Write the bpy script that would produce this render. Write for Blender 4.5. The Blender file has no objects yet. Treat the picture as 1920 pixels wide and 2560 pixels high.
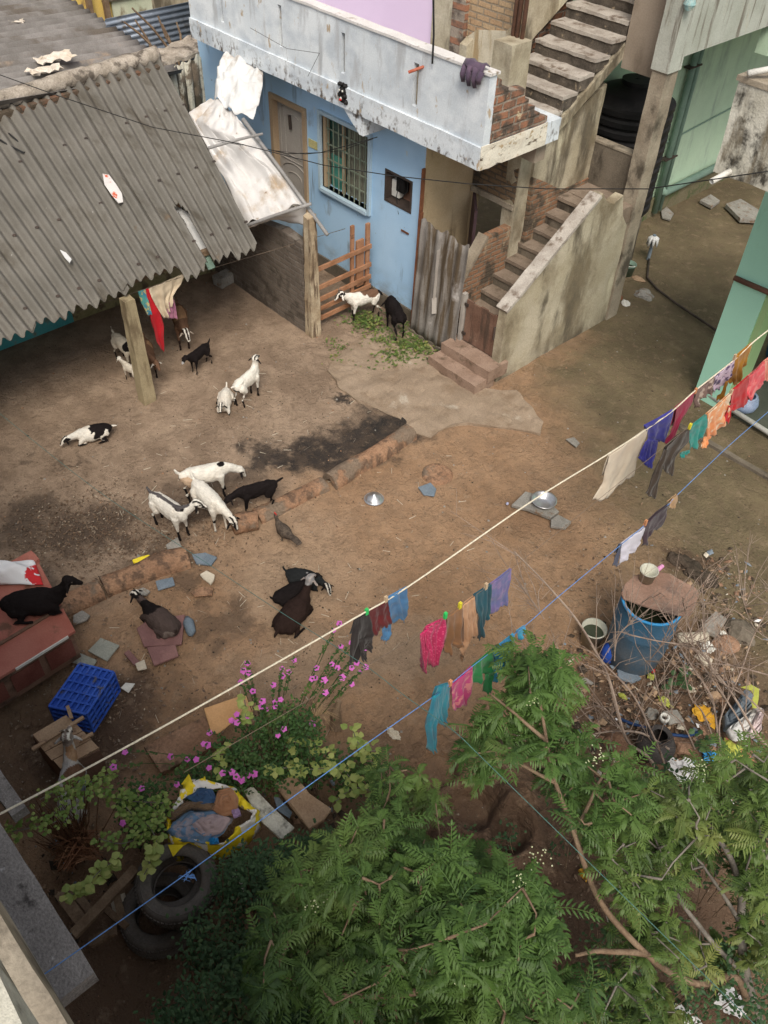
import bpy, bmesh, math, random
import numpy as np
from mathutils import Vector, Matrix, noise
R=math.radians
sc=bpy.context.scene
# ---------------- camera ----------------
FP=2176.0; CH=7.4
_p,_r,_y=R(45.22),R(2.54),R(-45.73)
_d=Vector((math.cos(_p)*math.sin(_y),math.cos(_p)*math.cos(_y),-math.sin(_p)))
_rt=Vector((math.cos(_y),-math.sin(_y),0)); _up=_rt.cross(_d)
RR=_rt*math.cos(_r)+_up*math.sin(_r); UU=-_rt*math.sin(_r)+_up*math.cos(_r)
CAM=Vector((0,0,CH))
cd=bpy.data.cameras.new('camera'); cam=bpy.data.objects.new('camera',cd); sc.collection.objects.link(cam)
cd.sensor_fit='VERTICAL'; cd.sensor_height=24.0; cd.lens=24.0*FP/2560; cd.clip_start=0.05; cd.clip_end=500
cam.matrix_world=Matrix(((RR.x,UU.x,-_d.x,0),(RR.y,UU.y,-_d.y,0),(RR.z,UU.z,-_d.z,CH),(0,0,0,1)))
sc.camera=cam
# ---------------- sky, sun, exposure ----------------
SUN_EL,SUN_AZ=R(52),R(128)
w=bpy.data.worlds.new('World'); sc.world=w; w.use_nodes=True
nt=w.node_tree; bg=nt.nodes['Background']
sky=nt.nodes.new('ShaderNodeTexSky'); sky.sky_type='NISHITA'; sky.sun_disc=False
sky.sun_elevation=SUN_EL; sky.sun_rotation=SUN_AZ; sky.air_density=1.0; sky.dust_density=4.0; sky.ozone_density=0.6
hs=nt.nodes.new('ShaderNodeHueSaturation'); hs.inputs['Saturation'].default_value=0.30
nt.links.new(sky.outputs[0],hs.inputs['Color']); nt.links.new(hs.outputs[0],bg.inputs[0]); bg.inputs[1].default_value=0.11
sd=bpy.data.lights.new('sun','SUN'); sun=bpy.data.objects.new('sun',sd); sc.collection.objects.link(sun)
sd.energy=1.75; sd.angle=R(24); sd.color=(1.0,0.91,0.78)
sdir=Vector((math.sin(SUN_AZ)*math.cos(SUN_EL),math.cos(SUN_AZ)*math.cos(SUN_EL),math.sin(SUN_EL)))
sun.rotation_euler=sdir.to_track_quat('Z','Y').to_euler()
vs=sc.view_settings; vs.view_transform='Standard'; vs.look='None'; vs.gamma=1.0; vs.exposure=0.50
# ---------------- picture point to place in the yard ----------------
def ray(x,y): return _d*FP+RR*(x-960)-UU*(y-1280)
def G(x,y,z=0.0): v=ray(x,y); return CAM+v*((z-CH)/v.z)
def PY(x,y,Y): v=ray(x,y); return CAM+v*(Y/v.y)
def PX(x,y,X): v=ray(x,y); return CAM+v*(X/v.x)
def prj(P):
    v=Vector(P)-CAM;z=v.dot(_d);return (960+FP*v.dot(RR)/z,1280-FP*v.dot(UU)/z)
def inpoly(x,y,P):
    c=False
    for (x0,y0),(x1,y1) in zip(P,P[1:]+P[:1]):
        if (y0>y)!=(y1>y) and x<(x1-x0)*(y-y0)/(y1-y0)+x0: c=not c
    return c
def cr(x0,y0,w,W=1659.0):
    k=w/W
    return lambda x,y:(x0+x*k,y0+y*k)
D=lambda x,y:(x*1920/1659,y*1920/1659)
cA=cr(1000,350,600); cB=cr(1050,0,600); cC=cr(1500,0,420); cE=cr(600,150,600); cF=cr(250,640,600)
c5=cr(1440,750,480,1633); cM=cr(860,1380,640); cG=cr(340,1100,480); cL=cr(0,1300,560); cT=cr(150,1860,700); cW=cr(380,1500,600); cR=cr(1380,1320,540); c0=cr(0,0,700)
# ---------------- object helpers ----------------
COL=sc.collection
def tag(o,label=None,cat=None,group=None,kind=None):
    if label: o['label']=label
    if cat: o['category']=cat
    if group: o['group']=group
    if kind: o['kind']=kind
    return o
def empty(name,loc,label,cat,group=None,rz=0):
    o=bpy.data.objects.new(name,None); COL.objects.link(o); o.location=loc; o.rotation_euler=(0,0,rz); o.empty_display_size=.1
    return tag(o,label,cat,group)
def rnd(a,b): return random.uniform(a,b)
class MB:
    def __init__(s): s.v=[]; s.f=[]; s.m=[]
    def add(s,vs,fs,mi=0):
        n=len(s.v); s.v+=[tuple(v) for v in vs]; s.f+=[[i+n for i in f] for f in fs]; s.m+=[mi]*len(fs); return s
    def hexa(s,c,mi=0):   # 8 corners: bottom 4 ccw, top 4 ccw
        return s.add(c,[(3,2,1,0),(4,5,6,7),(0,1,5,4),(1,2,6,5),(2,3,7,6),(3,0,4,7)],mi)
    def boxx(s,x0,x1,y0,y1,z0,z1,mi=0):
        return s.hexa([(x0,y0,z0),(x1,y0,z0),(x1,y1,z0),(x0,y1,z0),(x0,y0,z1),(x1,y0,z1),(x1,y1,z1),(x0,y1,z1)],mi)
    def obox(s,p0,p1,w,h,up=(0,0,1),mi=0):   # bar from p0 to p1
        p0=Vector(p0);p1=Vector(p1);t=(p1-p0).normalized();u=Vector(up)
        if abs(t.dot(u))>.99: u=Vector((1,0,0))
        a=t.cross(u).normalized();b=a.cross(t).normalized();a*=w/2;b*=h/2
        return s.hexa([p0-a-b,p0+a-b,p1+a-b,p1-a-b,p0-a+b,p0+a+b,p1+a+b,p1-a+b],mi)
    def prism(s,pts,vec,mi=0):
        n=len(pts);pts=[Vector(p) for p in pts];vec=Vector(vec)
        vs=pts+[p+vec for p in pts]
        fs=[tuple(range(n-1,-1,-1)),tuple(range(n,2*n))]+[(i,(i+1)%n,(i+1)%n+n,i+n) for i in range(n)]
        return s.add(vs,fs,mi)
    def tube(s,pts,rad,n=8,cap=True,mi=0):
        pts=[Vector(p) for p in pts]
        if not hasattr(rad,'__len__'): rad=[rad]*len(pts)
        vs=[];prev=None
        for i,p in enumerate(pts):
            t=(pts[min(i+1,len(pts)-1)]-pts[max(i-1,0)])
            if t.length<1e-9: t=Vector((0,0,1))
            t.normalize()
            if prev is None:
                a=t.cross(Vector((0,0,1)));
                if a.length<.05: a=t.cross(Vector((1,0,0)))
            else: a=prev-t*prev.dot(t)
            a.normalize();prev=a;b=t.cross(a)
            for k in range(n):
                th=2*math.pi*k/n;vs.append(p+(a*math.cos(th)+b*math.sin(th))*rad[i])
        fs=[(i*n+k,i*n+(k+1)%n,(i+1)*n+(k+1)%n,(i+1)*n+k) for i in range(len(pts)-1) for k in range(n)]
        if cap: fs+=[tuple(range(n-1,-1,-1)),tuple(range((len(pts)-1)*n,len(pts)*n))]
        return s.add(vs,fs,mi)
    def lathe(s,prof,c,n=32,mi=0,axis=None,close=False):
        c=Vector(c);q=Vector((0,0,1)).rotation_difference(Vector(axis)) if axis else None
        vs=[]
        for r,z in prof:
            for k in range(n):
                v=Vector((r*math.cos(2*math.pi*k/n),r*math.sin(2*math.pi*k/n),z))
                if q: v=q@v
                vs.append(c+v)
        m=len(prof);rg=range(m) if close else range(m-1)
        fs=[(i*n+k,i*n+(k+1)%n,((i+1)%m)*n+(k+1)%n,((i+1)%m)*n+k) for i in rg for k in range(n)]
        return s.add(vs,fs,mi)
    def grid(s,rows,mi=0):
        m=len(rows[0]);vs=[p for r in rows for p in r]
        fs=[(i*m+j,i*m+j+1,(i+1)*m+j+1,(i+1)*m+j) for i in range(len(rows)-1) for j in range(m-1)]
        return s.add(vs,fs,mi)
    def build(s,name,mats,root=None,smooth=False,rough=None,solid=None,bevel=None,tri=False):
        me=bpy.data.meshes.new(name)
        off=Vector((0,0,0));q=root
        while q: off+=Vector(q.location);q=q.parent
        top=root
        while top and top.parent: top=top.parent
        rot=Matrix.Rotation(-top.rotation_euler.z,3,'Z') if root else None
        vs=s.v
        if root: vs=[tuple(rot@(Vector(v)-off)) for v in vs]
        me.from_pydata([tuple(v) for v in vs],[],s.f)
        mats=mats if isinstance(mats,(list,tuple)) else [mats]
        for m in mats: me.materials.append(m)
        if len(mats)>1: me.polygons.foreach_set('material_index',s.m)
        if smooth: me.polygons.foreach_set('use_smooth',[True]*len(me.polygons))
        o=bpy.data.objects.new(name,me); COL.objects.link(o)
        if root: o.parent=root
        if rough:
            cell,amp,sc_=rough; bm=bmesh.new(); bm.from_mesh(me)
            bmesh.ops.recalc_face_normals(bm,faces=bm.faces)
            lo=[min(v.co[i] for v in bm.verts) for i in range(3)];hi=[max(v.co[i] for v in bm.verts) for i in range(3)]
            for ax in range(3):
                nrm=Vector((0,0,0));nrm[ax]=1
                k=int((hi[ax]-lo[ax])/cell)
                for j in range(1,k+1):
                    c=lo[ax]+j*(hi[ax]-lo[ax])/(k+1);pt=Vector((0,0,0));pt[ax]=c
                    bmesh.ops.bisect_plane(bm,geom=bm.verts[:]+bm.edges[:]+bm.faces[:],plane_co=pt,plane_no=nrm)
            for v in bm.verts:
                v.co+=noise.noise_vector((v.co+off)*sc_)*amp+noise.noise_vector((v.co+off)*sc_*3.1)*amp*.4
            bm.to_mesh(me);bm.free()
        if bevel:
            md=o.modifiers.new('bevel','BEVEL');md.width=bevel;md.segments=2;md.limit_method='ANGLE'
        if solid:
            md=o.modifiers.new('solid','SOLIDIFY');md.thickness=solid;md.offset=0
        return o
# ---------------- materials ----------------
class NT:
    def __init__(s,name):
        s.m=bpy.data.materials.new(name); s.m.use_nodes=True; s.t=s.m.node_tree; s.b=s.t.nodes['Principled BSDF']
        s.tc=s.t.nodes.new('ShaderNodeTexCoord'); s.geo=s.t.nodes.new('ShaderNodeNewGeometry')
        s.P=s.geo.outputs['Position']; s.b.inputs['Specular IOR Level'].default_value=.18
    def n(s,t): return s.t.nodes.new(t)
    def l(s,a,b): s.t.links.new(a,b)
    def val(s,sock,v):
        if hasattr(v,'is_linked') or isinstance(v,bpy.types.NodeSocket): s.l(v,sock)
        else: sock.default_value=v
    def math(s,op,a,b=None,clamp=False):
        n=s.n('ShaderNodeMath');n.operation=op;n.use_clamp=clamp;s.val(n.inputs[0],a)
        if b is not None: s.val(n.inputs[1],b)
        return n.outputs[0]
    def scale(s,vec,k):
        n=s.n('ShaderNodeVectorMath');n.operation='MULTIPLY';s.l(vec,n.inputs[0]);n.inputs[1].default_value=k;return n.outputs[0]
    def noise(s,k=5,det=4,vec=None,rough=.55,col=False):
        n=s.n('ShaderNodeTexNoise');n.inputs['Scale'].default_value=k;n.inputs['Detail'].default_value=det;n.inputs['Roughness'].default_value=rough
        s.l(vec if vec else s.P,n.inputs['Vector']);return n.outputs[1 if col else 0]
    def ramp(s,f,a,b):
        n=s.n('ShaderNodeMapRange');n.inputs['From Min'].default_value=a;n.inputs['From Max'].default_value=b;n.interpolation_type='SMOOTHSTEP';s.l(f,n.inputs['Value']);return n.outputs[0]
    def mix(s,f,a,b,mode='MIX'):
        n=s.n('ShaderNodeMix');n.data_type='RGBA';n.blend_type=mode;s.val(n.inputs[0],f)
        for sock,v in ((n.inputs[6],a),(n.inputs[7],b)):
            if isinstance(v,bpy.types.NodeSocket): s.l(v,sock)
            else: sock.default_value=(*v[:3],1)
        return n.outputs[2]
    def sep(s,vec=None):
        n=s.n('ShaderNodeSeparateXYZ');s.l(vec if vec else s.P,n.inputs[0]);return n.outputs
    def out(s,col,rough=.85,bump=None,bd=.02,bs=.5):
        s.val(s.b.inputs['Base Color'],col if isinstance(col,bpy.types.NodeSocket) else (*col,1)); s.val(s.b.inputs['Roughness'],rough)
        if bump is not None:
            n=s.n('ShaderNodeBump');n.inputs['Distance'].default_value=bd;n.inputs['Strength'].default_value=bs;s.l(bump,n.inputs['Height']);s.l(n.outputs[0],s.b.inputs['Normal'])
        return s.m
def surf(name,c1,c2,sc_=3,rough=.88,fine=.25,fs=60,bd=.01,bs=.5,stains=(),obj=False,metal=0,spec=.16):
    """two-tone surface with fine grain; stains: (colour, scale3, lo, hi, zmask or None)"""
    t=NT(name); P=t.tc.outputs['Object'] if obj else t.P
    col=t.mix(t.ramp(t.noise(sc_,5,P),.35,.65),c1,c2)
    for st in stains:
        c,k3,lo,hi=st[:4]
        m=t.ramp(t.noise(1.0,6,t.scale(P,k3),.62),lo,hi)
        if len(st)>4 and st[4]:
            z0,z1=st[4]; zz=t.sep()[2]
            m=t.math('MULTIPLY',m,t.ramp(zz,z0,z1))
        col=t.mix(m,col,c)
    fn=t.noise(fs,3,P,.7)
    g=t.ramp(fn,.2,.8)
    k=t.math('ADD',t.math('MULTIPLY',g,fine*2),1-fine)
    n=t.n('ShaderNodeCombineXYZ');[t.l(k,n.inputs[i]) for i in range(3)]
    col=t.mix(1.0,col,n.outputs[0],'MULTIPLY')
    t.b.inputs['Metallic'].default_value=metal;t.b.inputs['Specular IOR Level'].default_value=spec
    h=t.math('ADD',t.math('MULTIPLY',fn,.4),t.noise(fs*.25,4,P))
    return t.out(col,rough,h,bd,bs)
def brick(name,axes,c1,c2,mortar,bw=.22,bh=.075,stains=(),ms=.012):
    t=NT(name);x,y,z=t.sep();d={'x':x,'y':y,'z':z}
    n=t.n('ShaderNodeCombineXYZ');t.l(d[axes[0]],n.inputs[0]);t.l(d[axes[1]],n.inputs[1])
    dn=t.n('ShaderNodeVectorMath');dn.operation='MULTIPLY_ADD';t.l(t.noise(6,2,col=True),dn.inputs[0]);dn.inputs[1].default_value=(.02,.02,.02);t.l(n.outputs[0],dn.inputs[2])
    b=t.n('ShaderNodeTexBrick');t.l(dn.outputs[0],b.inputs['Vector']);b.inputs['Scale'].default_value=1
    b.inputs['Brick Width'].default_value=bw;b.inputs['Row Height'].default_value=bh;b.inputs['Mortar Size'].default_value=ms;b.inputs['Mortar Smooth'].default_value=.4;b.inputs['Bias'].default_value=0
    b.inputs['Color1'].default_value=(*c1,1);b.inputs['Color2'].default_value=(*c2,1);b.inputs['Mortar'].default_value=(*mortar,1)
    col=b.outputs[0]
    for c,k3,lo,hi in stains: col=t.mix(t.ramp(t.noise(1.0,6,t.scale(t.P,k3),.62),lo,hi),col,c)
    fn=t.noise(50,4);k=t.math('ADD',t.math('MULTIPLY',fn,.8),.6)
    m=t.n('ShaderNodeCombineXYZ');[t.l(k,m.inputs[i]) for i in range(3)]
    col=t.mix(1.0,col,m.outputs[0],'MULTIPLY')
    h=t.math('SUBTRACT',t.math('MULTIPLY',fn,.5),b.outputs[1])
    return t.out(col,.92,h,.02,.8)
M={}
M['blue']=surf('blue_paint',(.37,.575,.80),(.43,.635,.85),1.5,.8,.08,90,.004,.4,[((.25,.3,.36),(3,3,1.2),.58,.75),((.2,.18,.15),(2,2,3),.42,.62,(.7,-.1)),((.22,.30,.40),(5,5,.5),.60,.72),((.50,.60,.68),(4,4,3),.66,.70),((.16,.14,.12),(14,14,14),.70,.73)])
M['parapet']=surf('weathered_whitewash',(.62,.67,.71),(.73,.77,.80),1.3,.85,.1,60,.006,.5,
    [((.50,.55,.60),(1.8,1.8,2.4),.42,.68),((.46,.48,.50),(5,5,1.1),.54,.70),((.60,.52,.42),(5,5,.5),.62,.8),((.11,.09,.075),(13,13,9),.50,.66,(3.30,3.0)),((.13,.11,.09),(11,11,2.2),.60,.70,(3.6,3.0)),((.45,.36,.26),(9,9,4),.62,.7)])
M['fascia']=surf('flaking_white_edge',(.62,.56,.46),(.72,.68,.58),3,.85,.15,50,.008,.6,[((.14,.11,.08),(6,6,16),.57,.66),((.42,.32,.2),(8,8,12),.58,.66)])
M['beige']=surf('beige_plaster',(.48,.37,.23),(.54,.43,.28),2,.88,.12,60,.006,.4,[((.20,.15,.09),(3,3,.8),.55,.75),((.13,.1,.07),(2,2,3),.45,.75,(.9,-.2))])
M['beige2']=surf('streaked_plaster',(.40,.35,.25),(.48,.43,.33),1.7,.9,.16,45,.01,.6,[((.13,.11,.08),(1.5,1.5,.45),.52,.64),((.22,.18,.12),(2,2,1.2),.45,.7),((.62,.57,.42),(2.2,2.2,.6),.58,.75),((.10,.085,.065),(2,2,2),.35,.7,(.35,-.15))])
M['pink']=surf('lilac_paint',(.68,.54,.70),(.71,.57,.73),1.2,.75,.03,80,.003,.3)
M['concrete']=surf('raw_concrete',(.27,.225,.17),(.36,.31,.24),2.5,.92,.2,50,.01,.7,[((.10,.085,.065),(3,3,2),.5,.68)])
M['darkconc']=surf('grimy_concrete',(.13,.11,.085),(.19,.16,.125),2.5,.92,.2,50,.01,.7,[((.06,.05,.04),(3,3,1.5),.5,.68)])
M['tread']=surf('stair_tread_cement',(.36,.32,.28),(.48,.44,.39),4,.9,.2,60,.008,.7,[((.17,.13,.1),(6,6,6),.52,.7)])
M['riser']=surf('dark_riser',(.07,.06,.05),(.13,.11,.09),6,.92,.3,50,.008,.7,[((.3,.24,.17),(9,9,9),.6,.68)])  # risers in a much darker tone than the treads
M['ltread']=surf('dusty_tread',(.20,.155,.118),(.26,.205,.158),4,.9,.2,60,.008,.7,[((.13,.1,.075),(6,6,6),.52,.7)])
M['step']=surf('brown_steps',(.25,.17,.125),(.32,.225,.17),4,.9,.2,60,.008,.7,[((.14,.1,.07),(6,6,6),.55,.7)])
M['mould']=surf('mouldy_whitewash',(.50,.48,.40),(.62,.60,.52),3,.9,.15,50,.012,.8,[((.06,.055,.045),(5,5,3.5),.49,.66),((.2,.17,.12),(4,4,.8),.5,.65)])
M['chajja']=surf('lichen_concrete',(.25,.23,.215),(.32,.295,.275),4,.93,.3,70,.012,.8,[((.40,.38,.37),(16,16,16),.62,.68),((.09,.08,.075),(6,6,6),.55,.7)])
M['green']=surf('pale_green_paint',(.45,.60,.44),(.51,.66,.49),1.2,.8,.08,70,.004,.4,[((.28,.36,.30),(3,3,.7),.5,.75),((.16,.13,.09),(2,2,2),.4,.7,(.6,0.0))])
M['mint']=surf('mint_paint',(.38,.70,.55),(.41,.74,.58),1.0,.7,.04,70,.003,.3,[((.2,.4,.25),(2,2,.6),.6,.8)])
M['greybeam']=surf('streaky_grey_plaster',(.36,.37,.32),(.44,.45,.40),2,.9,.14,50,.008,.6,[((.18,.16,.13),(8,8,.7),.52,.66),((.45,.36,.24),(3,3,1),.58,.75)])
M['brickY']=brick('bare_brick_y',('y','z'),(.36,.17,.10),(.25,.13,.085),(.30,.25,.20),bw=.24,bh=.10,ms=.016,stains=[((.10,.08,.065),(4,4,5),.44,.62),((.55,.45,.3),(7,7,7),.62,.7)])
M['brickX']=brick('bare_brick_x',('x','z'),(.46,.33,.20),(.40,.26,.15),(.30,.24,.17),stains=[((.55,.22,.06),(2.0,2,.35),.6,.7),((.60,.53,.40),(3,3,.5),.6,.68),((.13,.11,.08),(3,3,3),.56,.7)])
M['brickD']=brick('dim_brick',('y','z'),(.32,.17,.10),(.26,.15,.09),(.24,.2,.15),stains=[((.1,.08,.06),(3,3,3),.45,.6),((.42,.33,.22),(4,4,2),.55,.7)])
M['brickG']=brick('sooty_brick',('x','z'),(.17,.14,.115),(.14,.115,.095),(.19,.165,.14),bw=.24,bh=.085,stains=[((.09,.075,.06),(3,3,3),.5,.65)])
M['brickN']=brick('narrow_brick',('x','z'),(.22,.15,.09),(.16,.11,.07),(.12,.1,.08),stains=[((.06,.05,.04),(3,3,3),.48,.62)])
M['mortarcap']=surf('mortar_ridge',(.30,.26,.21),(.42,.37,.31),6,.95,.25,45,.02,.9,[((.13,.11,.09),(5,5,5),.52,.66)])
M['asb']=surf('asbestos_sheet',(.14,.130,.112),(.185,.172,.15),1.2,.9,.16,90,.006,.5,[((.10,.088,.07),(1.2,1.2,1.2),.5,.75),((.095,.083,.066),(.7,5,1),.54,.72),((.15,.11,.075),(2.2,2.2,2),.64,.74),((.5,.48,.45),(14,14,14),.71,.74)])
M['asb2']=surf('old_asbestos_sheet',(.17,.158,.145),(.26,.245,.23),1.6,.9,.16,60,.006,.5,[((.14,.12,.10),(2,1,1),.5,.66),((.34,.26,.19),(2.5,1.2,1),.6,.72)])
M['tin']=surf('galvanised_sheet',(.20,.24,.30),(.27,.31,.37),2,.55,.12,40,.004,.4,[((.12,.10,.08),(4,4,2),.55,.7)],metal=.35)
M['tinboard']=surf('grimy_tin_board',(.17,.155,.14),(.26,.24,.22),2.2,.8,.16,40,.006,.5,[((.10,.075,.05),(7,7,.5),.47,.62),((.40,.38,.36),(2,2,1.5),.6,.72)])
M['yellow']=surf('yellow_wash',(.72,.52,.13),(.66,.48,.16),2,.85,.1,50,.004,.4,[((.3,.2,.1),(5,5,1),.58,.7)])
M['palegreen']=surf('faded_green_wash',(.50,.54,.40),(.58,.60,.46),2,.85,.1,50,.004,.4,[((.25,.2,.13),(4,4,2),.52,.68)])
M['tarp']=surf('dirty_white_tarp',(.55,.53,.51),(.64,.62,.60),1.5,.8,.06,80,.004,.3,[((.40,.31,.22),(2.2,2.2,2.2),.52,.72),((.22,.15,.09),(5,5,5),.66,.73)])
M['tarp2']=surf('grey_white_tarp',(.58,.58,.57),(.66,.66,.65),1.5,.8,.06,80,.004,.3,[((.38,.33,.28),(2.2,2.2,2.2),.54,.72)])
M['pole']=surf('bamboo_pole',(.24,.23,.22),(.32,.31,.30),4,.8,.2,60,.003,.4)
M['postwood']=surf('worn_whitewashed_post',(.34,.26,.17),(.50,.42,.30),3,.85,.2,40,.008,.7,[((.13,.09,.06),(9,9,1.2),.5,.62)])
M['shedpost']=surf('shed_post_cement',(.30,.245,.15),(.36,.30,.19),3,.9,.15,50,.006,.5,[((.17,.13,.08),(4,4,1),.55,.7)])
M['gatewood']=surf('gate_wood',(.30,.145,.075),(.40,.21,.12),4,.75,.2,70,.004,.5,[((.15,.08,.05),(12,2,12),.55,.7)])
M['rustgate']=surf('rusty_plank_gate',(.15,.085,.06),(.21,.125,.09),3,.85,.2,50,.006,.6,[((.09,.06,.045),(6,6,1),.5,.65),((.27,.2,.15),(3,3,3),.6,.72)])
M['doorwood']=surf('pale_door',(.36,.33,.30),(.41,.38,.34),2,.7,.1,60,.003,.4,[((.22,.18,.14),(4,4,1),.56,.72)])
M['doorframe']=surf('tan_frame',(.42,.31,.20),(.36,.26,.17),2,.75,.15,60,.003,.4)
M['darkdoor']=surf('dark_plum_door',(.075,.045,.05),(.11,.07,.075),2,.6,.1,60,.003,.4)
M['black']=surf('black_plastic',(.012,.012,.012),(.022,.02,.02),3,.5,.1,60,.003,.3)
M['darkvoid']=surf('dark_interior',(.02,.016,.013),(.03,.025,.02),3,.9)
M['iron']=surf('dark_iron',(.05,.04,.035),(.08,.06,.05),5,.6,.2,60,.003,.4)
M['rust']=surf('rusty_iron',(.22,.09,.045),(.14,.06,.035),8,.75,.2,60,.003,.4)
M['redpipe']=surf('red_pipe',(.36,.09,.05),(.42,.14,.09),8,.6,.2,60,.003,.4)
M['whitep']=surf('white_plastic',(.62,.61,.56),(.68,.67,.62),5,.5,.08)
M['steel']=surf('steel',(.55,.55,.56),(.62,.62,.63),8,.3,.1,60,.002,.2,metal=.85)
M['pipeg']=surf('green_painted_pipe',(.18,.27,.22),(.22,.32,.26),4,.6,.1)
M['brownpipe']=surf('brown_pipe',(.16,.085,.06),(.12,.065,.045),6,.6,.2)
M['fodder_dirt']=surf('dark_earth',(.05,.04,.03),(.08,.06,.045),6,.95,.3,60,.02,.8)
M['trench']=surf('cement_floor',(.10,.11,.085),(.14,.14,.11),2,.8,.15,50,.006,.5)
M['log']=surf('mud_brick_kerb',(.27,.155,.095),(.35,.21,.13),4,.95,.25,40,.03,1.0,[((.15,.095,.065),(9,9,4),.48,.62),((.2,.15,.11),(3,3,3),.5,.6)])
M['stone']=surf('grey_stone_slab',(.24,.225,.20),(.31,.295,.265),7,.92,.25,60,.01,.7,[((.2,.13,.08),(8,8,8),.55,.7)])
M['redtop']=surf('worn_red_laminate',(.35,.115,.085),(.42,.16,.12),3,.6,.12,70,.003,.4,[((.18,.09,.06),(4,4,4),.56,.7)])
M['cupwood']=surf('old_cupboard_wood',(.17,.095,.065),(.23,.14,.10),3,.8,.2,60,.005,.5,[((.09,.06,.045),(3,3,6),.5,.66)])
M['cuppanel']=surf('cupboard_red_panel',(.14,.045,.035),(.19,.07,.055),3,.7,.2,60,.004,.5)
M['crate']=surf('blue_crate_plastic',(.028,.085,.42),(.045,.12,.50),6,.55,.2,60,.003,.3,[((.10,.10,.12),(9,9,9),.58,.7)])
M['ply']=surf('plywood_brown',(.33,.22,.14),(.40,.28,.18),5,.85,.2,60,.005,.5,[((.16,.1,.07),(9,9,9),.58,.7)])
M['board']=surf('tan_board',(.55,.31,.14),(.60,.36,.18),2,.8,.1,60,.003,.4)
M['rubber']=surf('tyre_rubber',(.11,.098,.088),(.14,.125,.112),6,.85,.2,60,.004,.5,[((.11,.085,.065),(4,4,4),.5,.75)])
M['drum']=surf('blue_drum_plastic',(.04,.12,.20),(.06,.15,.25),3,.6,.15,50,.003,.4,[((.14,.15,.16),(3,3,2),.30,.6,(.85,.15))])
M['drumrim']=surf('bright_blue_rim',(.05,.30,.62),(.06,.33,.66),3,.5,.05)
M['lid']=surf('rusty_board_lid',(.25,.155,.115),(.31,.20,.15),4,.85,.2,50,.006,.6,[((.17,.12,.10),(3,3,3),.5,.65)])
M['pot']=surf('mould_green_tub',(.50,.50,.42),(.42,.42,.35),4,.7,.15)
M['bluebright']=surf('blue_plastic',(.02,.07,.36),(.03,.09,.42),4,.5,.1)
M['white']=surf('white_sack',(.75,.74,.74),(.82,.81,.81),5,.7,.04)
M['redcloth']=surf('red_print',(.60,.04,.04),(.65,.06,.05),5,.7,.05)
M['yel']=surf('yellow_sack',(.85,.66,.03),(.88,.72,.06),5,.6,.08)
M['cream_sack']=surf('cream_sack',(.58,.50,.40),(.66,.60,.52),5,.7,.12)
M['bark']=surf('brown_bark',(.17,.115,.075),(.23,.165,.11),8,.9,.25,60,.006,.7)
M['greybark']=surf('grey_bark',(.16,.14,.12),(.22,.20,.17),8,.9,.25,60,.006,.7)
M['drytwig']=surf('dry_twig',(.24,.18,.145),(.33,.26,.21),8,.9,.2)
M['earthmound']=surf('mound_earth',(.24,.14,.09),(.31,.19,.125),3,.95,.25,40,.03,.9,[((.12,.08,.055),(4,4,4),.52,.66)])
M['grille']=surf('window_grille',(.20,.24,.18),(.25,.28,.21),6,.5,.1)
M['glass']=surf('dim_window',(.07,.10,.085),(.12,.15,.12),4,.35,.1,spec=.5,stains=[((.04,.17,.13),(4,4,3),.5,.62),((.22,.19,.13),(8,8,2),.56,.68)])
M['ropew']=surf('cream_rope',(.70,.64,.50),(.62,.56,.44),80,.8)
M['ropeb']=surf('blue_rope',(.10,.22,.50),(.13,.27,.56),80,.7)
M['ropeg']=surf('green_cord',(.06,.13,.12),(.08,.17,.15),80,.7)
M['ropet']=surf('brown_cord',(.16,.12,.09),(.2,.15,.11),80,.8)
M['wire']=surf('black_cable',(.02,.02,.02),(.03,.03,.03),20,.5)
M['slate']=surf('grey_tile',(.28,.29,.25),(.34,.35,.30),8,.8,.15,60,.004,.5,[((.18,.14,.1),(8,8,8),.55,.7)])
M['plumtile']=surf('plum_tile',(.20,.105,.10),(.25,.135,.125),6,.8,.15)
M['rag']=surf('cream_rag',(.52,.46,.36),(.58,.52,.42),8,.8,.1)
M['bluegrey']=surf('blue_grey_sheet',(.15,.19,.23),(.2,.24,.28),4,.7,.2)
def leafmat(name,c1,c2,c3,k=3,trans=.25,var=.5):
    t=NT(name)
    oi=t.n('ShaderNodeAttribute');oi.attribute_name='lv'
    col=t.mix(oi.outputs['Fac'],c1,c2); col=t.mix(t.ramp(t.noise(k,2),.5,.75),col,c3)
    t.out(col,.55); t.b.inputs['Specular IOR Level'].default_value=.35
    tr=t.n('ShaderNodeBsdfTranslucent');t.l(col,tr.inputs[0])
    mx=t.n('ShaderNodeMixShader');mx.inputs[0].default_value=trans;t.l(t.b.outputs[0],mx.inputs[1]);t.l(tr.outputs[0],mx.inputs[2])
    o=[n for n in t.t.nodes if n.type=='OUTPUT_MATERIAL'][0];t.l(mx.outputs[0],o.inputs[0]);return t.m
M['neem']=leafmat('neem_leaf',(.026,.062,.013),(.085,.158,.032),(.145,.21,.05),1.2,.16)
M['neem2']=leafmat('neem_leaf_dry',(.032,.062,.014),(.10,.165,.034),(.19,.215,.055),1.5,.16)
M['smallleaf']=leafmat('shrub_leaf',(.03,.075,.028),(.075,.15,.055),(.11,.17,.06),3)
M['flowerleaf']=leafmat('periwinkle_leaf',(.03,.075,.02),(.07,.15,.035),(.13,.2,.05),4)
M['vine']=leafmat('variegated_leaf',(.15,.25,.05),(.46,.50,.16),(.30,.40,.10),14)
M['dryleaf']=leafmat('dry_grass',(.32,.22,.12),(.42,.31,.18),(.25,.17,.09),6)
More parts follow.
